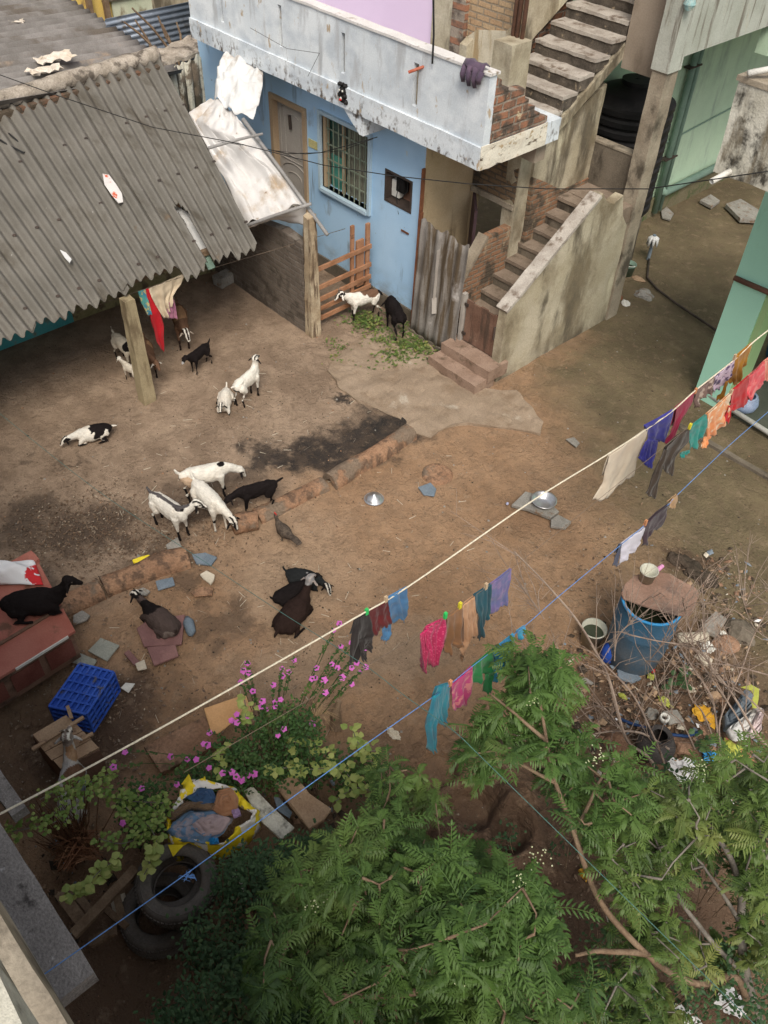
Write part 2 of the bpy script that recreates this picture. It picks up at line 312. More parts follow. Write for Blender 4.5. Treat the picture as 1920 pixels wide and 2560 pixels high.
M['fodder']=leafmat('cut_fodder',(.07,.12,.035),(.17,.24,.06),(.34,.32,.10),9)
M['blossom']=leafmat('pink_petal',(.62,.10,.52),(.78,.20,.68),(.70,.14,.6),9,.2)
M['whiteblossom']=leafmat('neem_blossom',(.52,.56,.30),(.62,.64,.42),(.5,.5,.3),9,.2)
def cloth_mat(name,c1,c2=None,pat=None,c3=None):
    t=NT(name);c2=c2 or tuple(x*.8 for x in c1)
    col=t.mix(t.ramp(t.noise(6,3),.35,.65),c1,c2)
    if pat=='blot': col=t.mix(t.ramp(t.noise(14,3),.5,.58),col,c3)
    if pat=='dots':
        v=t.n('ShaderNodeTexVoronoi');v.inputs['Scale'].default_value=45;t.l(t.P,v.inputs['Vector']);col=t.mix(t.ramp(v.outputs[0],.25,.4),c3,col)
    if pat=='stripe':
        wv=t.n('ShaderNodeTexWave');wv.inputs['Scale'].default_value=14;wv.inputs['Distortion'].default_value=2;t.l(t.P,wv.inputs['Vector']);col=t.mix(wv.outputs[1],col,c3)
    t.b.inputs['Sheen Weight'].default_value=.15
    return t.out(col,.9,t.noise(300,2),.002,.4)

M['brownplaster']=surf('brown_plaster',(.30,.245,.19),(.35,.29,.23),2,.9,.12,50,.006,.5,[((.2,.16,.12),(3,3,.8),.5,.75)])
# ================= GROUND =================
random.seed(7)
def axis(lo,hi,d,far):
    a=list(np.arange(lo,hi+1e-6,d)); L=[];x=lo;st=d
    while x>-far: st*=1.5;x-=st;L.append(x)
    Rr=[];x=hi;st=d
    while x<far: st*=1.5;x+=st;Rr.append(x)
    return L[::-1]+a+Rr
def gz(x,y):
    v=Vector((x,y,0))
    h=noise.noise(v*.7)*.02+noise.noise(v*2.6)*.010+noise.noise(v*7)*.005
    return h-.015
xs=axis(-14,2.5,.09,90);ys=axis(-1.5,13,.09,90)
vs=[(x,y,gz(x,y) if (-16<x<4 and -3<y<15) else -.015) for y in ys for x in xs];nx=len(xs)
g=MB();g.add(vs,[(j*nx+i,j*nx+i+1,(j+1)*nx+i+1,(j+1)*nx+i) for j in range(len(ys)-1) for i in range(nx-1)])
def ground_mat():
    t=NT('yard_dirt')
    dn=t.n('ShaderNodeVectorMath');dn.operation='MULTIPLY_ADD';t.l(t.noise(2.2,6,col=True,rough=.65),dn.inputs[0]);dn.inputs[1].default_value=(1.5,1.5,0);t.l(t.P,dn.inputs[2])
    of=t.n('ShaderNodeVectorMath');of.operation='SUBTRACT';t.l(dn.outputs[0],of.inputs[0]);of.inputs[1].default_value=(.75,.75,0)
    DP=of.outputs[0]
    flat=t.scale(DP,(1,1,0))
    def blob(px,rx,r0,r1,vec=flat,st=(1,1),ang=0):
        c=G(*px); n=t.n('ShaderNodeMapping');n.vector_type='TEXTURE';n.inputs['Location'].default_value=(c.x,c.y,0);n.inputs['Rotation'].default_value=(0,0,R(ang));n.inputs['Scale'].default_value=(rx*st[0],rx*st[1],1);t.l(vec,n.inputs['Vector'])
        ln=t.n('ShaderNodeVectorMath');ln.operation='LENGTH';t.l(n.outputs[0],ln.inputs[0])
        m=t.n('ShaderNodeMapRange');m.interpolation_type='SMOOTHSTEP';m.inputs['From Min'].default_value=r1;m.inputs['From Max'].default_value=r0;t.l(ln.outputs[1],m.inputs['Value']);return m.outputs[0]
    base=t.mix(t.ramp(t.noise(.9,5),.3,.7),(.285,.175,.102),(.36,.232,.142))
    greyd=t.mix(t.ramp(t.noise(1.6,6,rough=.65),.36,.64),(.235,.168,.118),(.345,.255,.182))
    x,y,z=t.sep(DP)
    # grey trodden soil in the goat yard (left of the kerb), darker olive soil beyond the stair
    m=t.ramp(x,-5.9,-6.7); col=t.mix(m,base,greyd)
    olive=t.mix(t.ramp(t.noise(1.3,5),.35,.65),(.122,.098,.058),(.175,.138,.082))
    m=t.ramp(t.math('ADD',t.math('MULTIPLY',x,.55),y),4.6,6.3)
    m2=t.math('MAXIMUM',t.math('MULTIPLY',m,t.ramp(x,-6.4,-5.6)),t.ramp(y,9.6,10.4)); col=t.mix(m2,col,olive)
    for a in ((D(620,1180),1.0,(1.5,1),(.36,.25,.165)),(D(640,1440),.7,(1,1),(.33,.235,.16)),(D(860,1400),.6,(1,1),(.33,.24,.165)),(D(590,1270),.6,(1,1),(.36,.255,.17))):
        col=t.mix(t.math('MULTIPLY',blob(a[0],a[1],.2,1.2,st=a[2]),.8),col,a[3])
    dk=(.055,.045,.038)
    for px,rx,st,ang in ((D(790,950),.85,(1.35,.55),70),(D(850,905),.35,(1,1.5),0),(D(690,985),.45,(1,.9),0),(D(560,985),.34,(1,1.3),0),(D(630,990),.3,(1,1),0),(D(745,860),.16,(1,1.6),0)):
        col=t.mix(t.math('MULTIPLY',blob(px,rx*1.12,.4,1.05,st=st,ang=ang),.95),col,(.036,.03,.027))
    m=t.math('MULTIPLY',blob(D(810,920),.55,.3,1.0),.8);col=t.mix(m,col,(.03,.027,.025))
    for px,rx,st in ((D(220,1140),.45,(1,1.5)),(D(430,1080),.55,(1,1.2)),(D(520,1050),.4,(1,1)),(D(55,1120),.4,(1,1)),(D(150,990),.14,(.7,1.6)),(D(50,990),.12,(1,1.3)),(D(90,1130),.6,(1,1.2)),(D(190,1150),.5,(1,1)),(D(420,1110),.35,(1,1)),(D(480,1340),.38,(1,1.2)),(D(400,1240),.3,(1,1)),(D(100,1600),.9,(1,1.4)),(D(330,1190),.25,(1,2)),(D(240,1540),.5,(1,1.5))):
        col=t.mix(t.math('MULTIPLY',blob(px,rx,.4,1.05,st=st),.62),col,(.075,.055,.042))
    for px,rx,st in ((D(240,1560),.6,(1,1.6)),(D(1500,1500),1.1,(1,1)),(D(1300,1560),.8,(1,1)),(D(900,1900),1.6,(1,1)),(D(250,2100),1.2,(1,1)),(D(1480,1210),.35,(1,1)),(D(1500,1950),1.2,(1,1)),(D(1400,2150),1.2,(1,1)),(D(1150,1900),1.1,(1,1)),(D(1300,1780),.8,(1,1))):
        col=t.mix(t.math('MULTIPLY',blob(px,rx,.3,1.15,st=st),.8),col,(.095,.06,.042))  # dark soil patches; those beneath the trees put shade into the soil colour
    mt=t.ramp(t.noise(4.5,6,rough=.72),.42,.60);col=t.mix(t.math('MULTIPLY',mt,.30),col,(.13,.09,.062))
    mt=t.ramp(t.noise(6.5,6,rough=.75,vec=t.scale(t.P,(1,1,1.1))),.54,.66);col=t.mix(t.math('MULTIPLY',mt,.35),col,(.37,.27,.185))
    sp=t.ramp(t.noise(13,5,rough=.75),.57,.68);col=t.mix(t.math('MULTIPLY',sp,.45),col,(.11,.078,.055))
    sp=t.ramp(t.noise(30,3,rough=.7),.64,.72);col=t.mix(t.math('MULTIPLY',sp,.5),col,(.07,.05,.035))
    sp=t.ramp(t.noise(22,3,rough=.7,vec=t.scale(t.P,(1,1.3,1))),.68,.74);col=t.mix(t.math('MULTIPLY',sp,.35),col,(.42,.34,.25))
    fn=t.noise(70,4,rough=.75);k=t.math('ADD',t.math('MULTIPLY',fn,.9),.55);cc=t.n('ShaderNodeCombineXYZ');[t.l(k,cc.inputs[i]) for i in range(3)]
    col=t.mix(1.0,col,cc.outputs[0],'MULTIPLY')
    vo=t.n('ShaderNodeTexVoronoi');vo.inputs['Scale'].default_value=9;vo.feature='SMOOTH_F1';t.l(DP,vo.inputs['Vector'])
    h=t.math('ADD',t.math('ADD',t.math('MULTIPLY',fn,.4),t.noise(14,6,rough=.7)),t.math('MULTIPLY',t.ramp(vo.outputs[0],.12,.5),.8))
    return t.out(col,.95,h,.03,.6)
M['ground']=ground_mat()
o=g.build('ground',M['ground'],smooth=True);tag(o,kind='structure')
# cement apron in front of the steps: thin irregular sheet
ap=[G(*D(*p),.0) for p in ((705,800),(760,740),(880,690),(940,760),(1020,838),(1110,845),(1150,880),(1172,915),(1168,938),(1100,925),(1010,915),(960,925),(930,945),(893,938),(880,915),(830,890),(770,870),(735,840))]
ap=[Vector((p.x,p.y,-.03)) for p in ap]
M['apron']=surf('worn_cement_apron',(.265,.20,.142),(.325,.25,.182),1.8,.9,.2,60,.008,.6,[((.24,.175,.12),(3,3,3),.5,.68),((.40,.34,.27),(2,2,2),.6,.7)])
o=MB().prism(ap,(0,0,.045)).build('path',M['apron'],rough=(.07,.03,5));tag(o,kind='structure')
# ================= BLUE HOUSE =================
XW0=-13.2
h=empty('blue_house',(-9.5,8.2,0),'sky blue single storey house with weathered white parapet balcony and an outside stair','house')
wi0,wi1=-10.08,-9.02; wz0,wz1=1.40,2.50
wi0=PY(804,283,8.2).x; wi1=PY(926,341,8.2).x; wz1=PY(865,312,8.2).z; wz0=PY(862,495,8.2).z
dx0=PY(675,225,8.2).x; dx1=PY(767,300,8.2).x; dz1=PY(720,250,8.2).z; dz0=.55
mx0=PY(964,420,8.2).x; mx1=PY(1031,480,8.2).x; mz1=PY(964,420,8.2).z; mz0=PY(962,500,8.2).z
wl=MB()
def wallY(mb,x0,x1,z0,z1,y0,y1,holes):
    xs=sorted({x0,x1,*[h[0] for h in holes],*[h[1] for h in holes]})
    for a,b in zip(xs,xs[1:]):
        hs=sorted([(h[2],h[3]) for h in holes if h[0]<=a+1e-6 and h[1]>=b-1e-6])
        z=z0
        for p,q in hs:
            if p>z: mb.boxx(a,b,y0,y1,z,p)
            z=q
        if z<z1: mb.boxx(a,b,y0,y1,z,z1)
wallY(wl,XW0,-7.92,-.1,3.0,8.2,8.42,[(dx0,dx1,dz0,dz1),(wi0,wi1,wz0,wz1),(mx0,mx1,mz0,mz1)])
wl.boxx(-8.14,-7.92,8.42,9.16,-.1,3.0);MB().boxx(-7.92,-7.908,8.2,9.165,-.1,3.0).build('side_render',M['beige'],h)
wl.build('wall',M['blue'],h)
MB().boxx(XW0,-7.95,8.17,8.198,-.1,.22).build('plinth',M['darkconc'],h,rough=(.2,.012,3))
# door with carved arches
d=MB().boxx(dx0+.06,dx1-.06,8.27,8.31,dz0,dz1-.06).build('door',M['doorwood'],h)
f=MB();f.boxx(dx0,dx0+.07,8.16,8.34,dz0,dz1);f.boxx(dx1-.07,dx1,8.16,8.34,dz0,dz1);f.boxx(dx0+.07,dx1-.07,8.16,8.34,dz1-.07,dz1);f.build('door_frame',M['doorframe'],h)
mo=MB();cx=(dx0+dx1)/2;wd=(dx1-dx0)/2-.14
for zc,hh in ((dz0+.2,.55),(dz0+.95,.7)):
    for s_,r_ in ((1,.0),(.62,.08)):
        pts=[Vector((cx-wd*s_,8.262,zc+r_))]+[Vector((cx+wd*s_*math.cos(math.pi-a*math.pi/10),8.262,zc+hh-r_+.16*s_*math.sin(a*math.pi/10))) for a in range(11)]+[Vector((cx+wd*s_,8.262,zc+r_))]
        mo.tube(pts+[pts[0]],.008,6)
mo.build('door_moulding',M['doorwood'],d)
hd=MB().obox((dx1-.16,8.25,1.5),(dx1-.16,8.25,1.72),.03,.03);hd.obox((cx-.05,8.25,dz1-.25),(cx-.02,8.24,dz1-.45),.04,.03);hd.build('handle',M['iron'],d)
# window
wf=MB();fr=.05
for a in ((wi0-fr,wi0,wz0-fr,wz1+fr),(wi1,wi1+fr,wz0-fr,wz1+fr)): wf.boxx(a[0],a[1],8.15,8.30,a[2],a[3])
wf.boxx(wi0,wi1,8.15,8.30,wz1,wz1+fr);wf.boxx(wi0,wi1,8.13,8.30,wz0-fr,wz0)
M['blueframe']=surf('pale_blue_frame',(.40,.53,.62),(.46,.58,.66),3,.7,.1)
win=wf.build('window',M['blueframe'],h)
MB().boxx(wi0,wi1,8.345,8.36,wz0,wz1).build('pane',M['glass'],win)
gr=MB();n=9
for i in range(1,n): x=wi0+(wi1-wi0)*i/n;gr.tube([(x,8.22,wz0),(x,8.22,wz1)],.009,6)
for z in np.linspace(wz0+.22,wz1-.2,4): gr.obox((wi0,8.24,z),(wi1,8.24,z),.012,.02)
gr.build('grille',M['grille'],win)
sh=MB();xm=wi0+(wi1-wi0)*.38
sh.boxx(xm-.02,xm+.02,8.26,8.30,wz0,wz1);sh.boxx(wi0,wi0+.06,8.22,8.30,wz0,wz1);sh.build('casement',M['doorframe'],win)
rows=[[Vector((xm+.05+(wi1-xm-.1)*j/30,8.31+.018*math.sin(j*1.4)+.01*math.sin(j*3+z*3),z)) for j in range(31)] for z in np.linspace(wz0,wz1,12)]
MB().grid(rows).build('curtain',cloth_mat('dull_curtain',(.16,.15,.11),(.10,.10,.08),'stripe',(.24,.24,.18)),win,smooth=True)
rows=[[Vector((wi0+.07+(xm-wi0-.1)*j/20,8.32+.015*math.sin(j*1.7),z)) for j in range(21)] for z in np.linspace(wz0,wz0+.5,8)]
MB().grid(rows).build('curtain',cloth_mat('teal_curtain',(.05,.22,.17),(.08,.28,.22)),win,smooth=True)
# switch plate, electric meter niche, vent
MB().boxx(dx1+.04,dx1+.24,8.185,8.197,1.92,2.04).build('name_plate',surf('yellow_plate',(.50,.45,.2),(.55,.5,.25),5),h)
nb=MB();nb.boxx(mx0,mx1,8.40,8.41,mz0,mz1);niche=nb.build('meter_niche',surf('niche_board',(.22,.12,.08),(.15,.08,.055),5,.9),h)
nf=MB();nf.boxx(mx0,mx0+.03,8.19,8.40,mz0,mz1);nf.boxx(mx1-.03,mx1,8.19,8.40,mz0,mz1);nf.boxx(mx0+.03,mx1-.03,8.19,8.40,mz0,mz0+.03);nf.boxx(mx0+.03,mx1-.03,8.19,8.40,mz1-.03,mz1);nf.build('frame',M['iron'],niche)
MB().boxx(mx0+.14,mx0+.30,8.28,8.39,mz1-.30,mz1-.10).build('meter',M['black'],niche,bevel=.01)
MB().boxx(mx0+.04,mx0+.2,8.29,8.39,mz0+.06,mz0+.3).build('switch_box',M['whitep'],niche,bevel=.01)
cw=MB();cw.tube([(mx0+.2,8.28,mz1-.25),(mx0+.26,8.22,mz0+.3),(mx0+.22,8.22,mz0+.12),(mx0+.3,8.2,mz0-.1)],.006,5);cw.tube([(mx0+.35,8.3,mz1-.1),(mx0+.4,8.25,mz0+.25),(mx0+.3,8.2,mz0+.1)],.005,5);cw.build('cable',M['wire'],niche)
p=PY(*cE(1115,1170),8.19);q=PY(*cE(1165,1210),8.19)
MB().boxx(p.x,q.x,8.185,8.197,q.z,p.z).build('vent_hole',M['rust'],h)
# slab + parapet
SY=7.75; SX=-6.59
par=MB();slots=[]
for (a,b_) in (((1203,20),(1208,200)),((1478,140),(1486,320))):
    q=cr(0,0,960)
    p0=PY(*q(*a),SY);p1=PY(*q(*b_),SY);slots.append((p0.x-.02,p0.x+.055,p1.z,p0.z))
q=cr(960,0,960);p0=PY(*q(133,270),SY);p1=PY(*q(133,460),SY);slots.append((p0.x-.01,p0.x+.075,p1.z,p0.z))
q=cr(0,0,960);p0=PY(*q(950,0),SY);p1=PY(*q(957,95),SY);slots.append((p0.x-.02,p0.x+.055,p1.z,p0.z+.1))
PL=PY(478,60,SY).x; slots=[s for s in slots if s[0]>PL+.1]
wallY(par,PL,SX,3.25,4.03,SY,SY+.12,[(a,b,max(c,3.3),min(d_,3.98)) for a,b,c,d_ in slots])
par.build('parapet',M['parapet'],h)
MB().boxx(PL-.02,SX+.02,SY-.02,SY+.15,4.03,4.06).build('parapet_coping',surf('pale_coping',(.62,.60,.58),(.7,.68,.66),3,.85,.1,50,.006,.5,[((.3,.24,.18),(6,6,6),.58,.7)]),h,rough=(.25,.006,4))
pb=MB()
for a,b,c,d_ in slots: pb.boxx(a-.01,b+.01,SY+.06,SY+.1,max(c,3.3)-.01,min(d_,3.98)+.01)
pb.build('slot_back',M['concrete'],h)
MB().boxx(PL,SX,SY-.03,9.2,2.98,3.25).build('balcony_slab',M['parapet'],h,rough=(.25,.008,3))
MB().boxx(SX,SX+.012,SY-.02,8.92,2.98,3.26).build('slab_edge',M['fascia'],h,rough=(.08,.01,7))
bx=PY(905,345,SY-.02).x
MB().prism([(bx-.42,SY,2.98),(bx,SY,2.98),(bx,SY,2.72),(bx-.08,SY,2.72)][::-1],(0,.45,0)).build('beam_end',M['parapet'],h)
MB().boxx(SX-.35,SX-.13,8.95,9.15,2.7,2.98).build('beam_end',M['brownplaster'],h,rough=(.1,.008,5))
# brick end wall with stepped top
prof=[(7.87,3.27),(8.9,3.27),(8.9,3.34),(8.74,3.34),(8.74,3.42),(8.62,3.42),(8.62,3.52),(8.5,3.52),(8.5,3.62),(8.42,3.62),(8.42,3.76),(8.1,3.80),(8.1,3.84),(7.96,3.84),(7.96,3.95),(7.87,4.0)]
MB().prism([(SX-.0,y,z) for y,z in prof],(-.14,0,0)).build('brick_end_wall',M['brickY'],h,rough=(.075,.012,6))
# recess: brick wall above doorway, plum door, beige wall
rc=MB();o0,o1=PY(*cA(510,340),9.17).x,-7.14;oz=PY(*cA(765,470),9.17).z
wallY(rc,-8.9,-7.1,-.1,3.0,9.17,9.3,[(o0,o1,0,oz+.02)])
rc.build('recess_wall',M['beige'],h)
MB().boxx(o0-.02,-7.1,9.15,9.168,oz+.08,3.0).build('lintel_brickwork',M['brickN'],h)
MB().boxx(o0-.02,-7.1,9.12,9.168,oz,oz+.07).build('lintel',M['concrete'],h,rough=(.1,.006,4))
MB().boxx(o0-.0,-7.1,10.3,10.32,0,oz+.3).build('dark_room',M['darkvoid'],h)
MB().hexa([(o0,9.16,.05),(o0+.42,8.75,.05),(o0+.45,8.78,.05),(o0+.03,9.19,.05),(o0,9.16,oz-.03),(o0+.42,8.75,oz-.03),(o0+.45,8.78,oz-.03),(o0+.03,9.19,oz-.03)]).build('inner_door',M['darkdoor'],h)
# upper storey
uy=9.05;ux=PY(1084,60,uy).x
MB().boxx(-14,ux,uy,uy+.2,3.2,7).build('upper_wall',M['pink'],h)
ub=PY(1290,60,uy).x;uc=PY(1140,60,uy).x
MB().boxx(ux,uc,uy-.04,uy+.2,3.2,7).build('upper_pilaster',M['beige2'],h)
MB().boxx(uc,ub,uy+.02,uy+.2,3.2,7).build('upper_brickwork',M['brickX'],h)
# lighter streaked render patch under brickwork
z1=PY(*cB(520,190),uy).z
MB().prism([(uc+.08,uy+.012,3.2),(ub,uy+.012,3.2),(ub,uy+.012,z1+.12),(ub-.15,uy+.012,z1-.0),(uc+.35,uy+.012,z1-.1),(uc+.2,uy+.012,z1-.22),(uc+.08,uy+.012,z1-.2)][::-1],(0,.012,0)).build('render_patch',surf('cream_render',(.50,.44,.33),(.60,.54,.42),3,.9,.15,50,.006,.5,[((.35,.26,.15),(6,6,.6),.5,.62),((.6,.35,.15),(5,5,.5),.64,.7)]),h)
pz=PY(*cB(560,290),8.6).z; px0=PY(*cB(500,400),8.6).x;px1=PY(*cB(630,400),8.6).x
MB().boxx(px0,px1,8.6,8.95,3.2,pz).build('balcony_post',M['beige2'],h,rough=(.12,.008,5))
for a in (635,665,700):
    x=PY(*cB(a,300),8.9).x
    MB().tube([(x,8.9,3.2),(x,8.9,7)],.028,8).build('drain_pipe',M['brownpipe'],h,smooth=True)
# stuff on parapet: rod, cloth, mask hanging
mk=empty('demon_mask',PY(857,232,SY-.03),'small black horned evil-eye mask with red tongue hung on the white parapet','mask')
c=Vector(mk.location)
mb=MB()
for (a,b_,r1,r2) in ((0,.02,.07,.085),(0,-.07,.06,.06),(-.055,.10,.028,.03),(.055,.10,.028,.03),(0,.11,.02,.025),(-.05,-.03,.035,.05),(.05,-.03,.035,.05),(.07,-.1,.035,.015)):
    mb.lathe([(0.001,-.03),(r1*.7,-.02),(r1,0),(r1*.7,.03),(0.001,.04)],c+Vector((a,0,b_)),12,axis=(0,-1,0))
mb.build('face',M['black'],mk,smooth=True)
e=MB()
for a in (-.03,.03): e.lathe([(.0005,.045),(.012,.04),(.018,.02)],c+Vector((a,0,.035)),10,axis=(0,-1,0))
e.lathe([(.0005,.045),(.018,.04),(.026,.01)],c+Vector((0,0,-.062)),12,axis=(0,-1,0));e.build('eye',M['whitep'],mk)
MB().lathe([(.0005,.06),(.014,.055),(.018,.03)],c+Vector((0,0,-.075)),10,axis=(0,-1,0)).build('tongue',M['redcloth'],mk)
a=PY(*cB(-80,500),SY-.12);b_=PY(*cB(230,385),SY+.25)
rd=MB().tube([a,b_],.018,8).build('rod',M['redpipe']);tag(rd,'reddish pipe resting across the top of the white parapet','pipe')
a=PY(*cB(92,-40),SY-.04);b_=PY(*cB(85,440),SY-.04)
tag(MB().tube([a,(a+b_)/2+Vector((.02,0,-.05)),b_],.012,6).build('hanging_cable',M['wire']),'dark cable hanging beside the lilac wall down to the parapet','cable')
# purple rag on corner
rows=[];T=[PY(*cB(x,y),SY-.04) for x,y in ((315,450),(350,455),(390,470),(430,500))];Bt=[PY(*cB(x,y),SY-.05) for x,y in ((300,560),(340,590),(380,605),(408,580))]
mb=MB()
for i in range(4):
    p=T[i];q=Bt[i];dx=Vector((.04,0,0));mid=(p+q)/2+Vector((0,-.03,0));mb.grid([[p-dx,p+Vector((0,-.04,.02)),p+dx],[mid-dx*.9,mid+Vector((0,-.04,0)),mid+dx*.9],[q-dx*.6,q+Vector((0,-.03,0)),q+dx*.6]])
p=T[1];mb.grid([[p+Vector((-.10+.06*j,.10,.03+.015*math.sin(j*2))) for j in range(6)],[p+Vector((-.10+.06*j,.02,.045+.02*math.sin(j*3))) for j in range(6)],[p+Vector((-.09+.055*j,-.03,.0-.015*j+.02*math.sin(j*2.5))) for j in range(6)]])
tag(mb.build('rag',cloth_mat('purple_rag',(.12,.08,.12),(.07,.05,.08)),solid=.012,smooth=True),'dark purple rag draped over the corner of the parapet','rag')
# ================= OUTSIDE STAIR =================
st=empty('outside_staircase',(-6.7,8.1,0),'grimy concrete staircase with a sloping side wall behind the small plank gate','staircase')
WX=-6.15
side=MB().prism([(WX,y,z) for y,z in ((8.1,-.05),(10.62,-.05),(10.6,1.55),(10.42,1.75),(10.32,2.08),(10.12,2.02),(9.95,2.08),(9.8,2.25),(9.72,2.2),(8.1,1.10))],(-.14,0,0)).build('side_wall',M['beige2'],st,rough=(.13,.012,3))
cp=MB().obox((WX-.07,8.08,1.13),(WX-.07,9.74,2.24),.19,.05);cp.build('sloping_coping',M['tread'],side,rough=(.1,.008,6))
inner=MB().prism([(-7.1,y,z) for y,z in ((8.22,-.05),(9.2,-.05),(9.2,1.62),(9.1,1.62),(8.65,1.60),(8.22,1.02))],(-.12,0,0)).build('inner_wall',M['brickD'],st,rough=(.12,.01,4))
MB().obox((-7.16,8.2,1.05),(-7.16,8.66,1.64),.17,.04).build('inner_coping',M['concrete'],st,rough=(.1,.006,5))
MB().boxx(-7.3,-7.08,9.15,9.45,-.05,2.98).build('pillar',M['beige2'],st,rough=(.12,.012,4))
tr=MB();rs=MB();n=9;y0=8.22;z0=.30
for i in range(n):
    ya=y0+.02+i*.225;zt=z0+.17*(i+1)
    L=-7.1;Rx=WX-.14
    tr.boxx(L,Rx,ya-.015,ya+.26,zt-.05,zt);rs.boxx(L,Rx,ya,ya+.24,zt-.17 if i else 0,zt-.05)
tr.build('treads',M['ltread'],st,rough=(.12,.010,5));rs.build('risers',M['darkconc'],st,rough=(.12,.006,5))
MB().boxx(-7.45,WX-.0,10.24,10.72,1.6,1.84).build('landing',M['ltread'],st,rough=(.12,.008,5))
MB().boxx(-7.9,WX-.2,10.72,10.84,0,2.43).build('landing_back_wall',M['darkconc'],st,rough=(.2,.01,3))
MB().boxx(-7.9,WX-.2,10.71,10.85,2.43,2.46).build('back_wall_coping',M['concrete'],st,rough=(.2,.006,3))
MB().prism([(-7.04,y,z) for y,z in ((9.40,2.25),(10.1,1.86),(10.72,1.86),(10.72,3.2),(10.2,3.0),(9.5,3.05),(9.40,3.0))],(-.12,0,0)).build('flank_wall',M['beige2'],st,rough=(.12,.01,3))
MB().prism([(-7.02,y,z) for y,z in ((9.40,.2),(10.72,1.4),(10.72,1.9),(10.1,1.9),(9.4,2.28))],(-.12,0,0)).build('brick_flank',M['brickD'],st,rough=(.12,.01,3))
# upper flight
ut=MB();ur=MB()
for i in range(15):
    ya=9.45+i*.283;zt=3.09+.172*i
    xl=-8.02 if i>0 else -7.95
    ut.boxx(xl,-6.99+.012*math.sin(i*5),ya-.015,ya+.30,zt-.045,zt);ur.boxx(xl,-7.0,ya,ya+.30,zt-.172,zt-.045)
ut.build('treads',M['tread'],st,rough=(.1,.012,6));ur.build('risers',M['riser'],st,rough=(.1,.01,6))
a=Vector((-7.5,9.46,2.74));b_=Vector((-7.5,9.46+.283*15,2.74+.172*15))
MB().obox(a,b_,1.06,.14).build('waist_slab',M['beige2'],st,rough=(.15,.015,4))
wz=[(8.95,3.2),(9.5,3.2),(13,5.3),(13,7),(8.95,7)]
MB().prism([(-8.05,y,z) for y,z in ((8.95,3.2),(9.6,3.2),(13,5.2),(13,5.7),(10.0,4.0+.25),(9.6,3.98),(9.3,3.95),(8.95,3.75))],(-.12,0,0)).build('upper_side_wall',M['beige2'],st,rough=(.15,.01,4))
MB().boxx(-8.4,-8.18,9.0,13,3.2,7.5).build('dark_brick_wall',M['brickY'],st)
# entry steps, gate, tin board
MB().boxx(-7.05,-6.12,7.62,8.02,-.05,.15).build('entry_step',M['step'],st,rough=(.12,.012,5))
MB().boxx(-7.02,-6.1,7.84,8.24,.1,.305).build('entry_step',M['step'],st,rough=(.12,.012,5))
gt=empty('plank_gate',(-6.9,8.12,.3),'low reddish brown plank gate with bolt at the foot of the stair','gate')
gt_b=MB()
for i in range(5): gt_b.boxx(-6.86+i*.128,-6.86+i*.128+.124,8.11,8.14,.33,.98-.02*(i%2))
gt_b.build('planks',M['rustgate'],gt,rough=(.12,.004,8))
MB().boxx(-6.86,-6.22,8.14,8.165,.84,.93).boxx(-6.86,-6.22,8.14,8.165,.42,.5).build('rail',M['rustgate'],gt)
MB().boxx(-6.94,-6.885,8.08,8.15,.3,1.05).build('gate_post',M['doorwood'],gt,rough=(.1,.006,8))
hg=MB();hg.boxx(-6.93,-6.82,8.09,8.108,.88,.92);hg.boxx(-6.93,-6.82,8.09,8.108,.42,.46);hg.build('hinge',M['iron'],gt)
MB().tube([(-6.30,8.09,.62),(-6.30,8.09,.82)],.014,6).build('bolt',M['iron'],gt)
bd=empty('tin_board',(-7.4,8.05,0),'tall grey corrugated tin board leaning beside the gate, stained with rust','tin sheet')
rows=[]
for k in range(13):
    t_=k/12
    row=[]
    for j in range(61):
        s_=j/60;x=-7.82+.90*s_;ztop=1.78-.05*s_+.03*math.sin(s_*14)+.015*math.sin(s_*40)
        z=.04+(ztop-.04)*t_;y=8.1-.10*(1-t_)+.014*math.sin(s_*math.pi*9)+.02*noise.noise(Vector((x*3,z*2,0)))
        row.append((x,y,z))
    rows.append(row)
MB().grid(rows).build('sheet',M['tinboard'],bd,solid=.006,smooth=True)
MB().obox((-7.86,8.08,.0),(-7.87,8.13,1.85),.04,.05).obox((-7.9,8.14,1.2),(-7.88,8.14,2.45),.05,.03).build('edge_batten',M['rust'],bd,rough=(.2,.005,5))
MB().obox((-7.4,8.02,.78),(-7.36,8.0,.55),.07,.012).obox((-7.42,8.05,1.5),(-7.40,8.02,.75),.05,.01).build('strip',M['doorwood'],bd)
MB().boxx(-7.85,-6.95,7.98,8.2,-.05,.06).build('base_kerb',M['darkconc'],bd,rough=(.15,.012,5))
# ================= GREEN BUILDING (behind the stair) =================
gb=empty('green_building',(-7.7,14,0),'pale green house on a grey streaked beam and a concrete corner column behind the stair','building')
MB().boxx(-8.4,-7.75,11.2,30,.35,3.95).build('wall',M['green'],gb)
MB().boxx(-8.4,-7.70,11.2,30,-.1,.36).build('plinth',surf('mossy_plinth',(.15,.14,.08),(.20,.17,.11),2,.95,.25,40,.02,.7,[((.09,.12,.05),(3,3,3),.5,.65)]),gb,rough=(.3,.02,2))
MB().boxx(-6.34,-6.12,10.62,10.88,-.05,3.6).build('column',M['concrete'],gb,rough=(.15,.012,3))
MB().boxx(-6.36,-6.10,10.60,10.9,3.6,8).build('column',M['greybeam'],gb,rough=(.15,.010,3))
MB().boxx(-6.3,-6.14,10.9,13.25,3.73,8).build('edge_beam',M['greybeam'],gb)
MB().boxx(-6.33,-6.13,13.25,30,3.3,8).build('flank_wall',M['green'],gb)
MB().boxx(-6.97,-6.36,10.86,10.98,3.40,8).build('cross_beam',M['brownplaster'],gb)
MB().boxx(-6.95,-6.34,10.98,30,3.95,4.1).build('soffit',M['green'],gb)
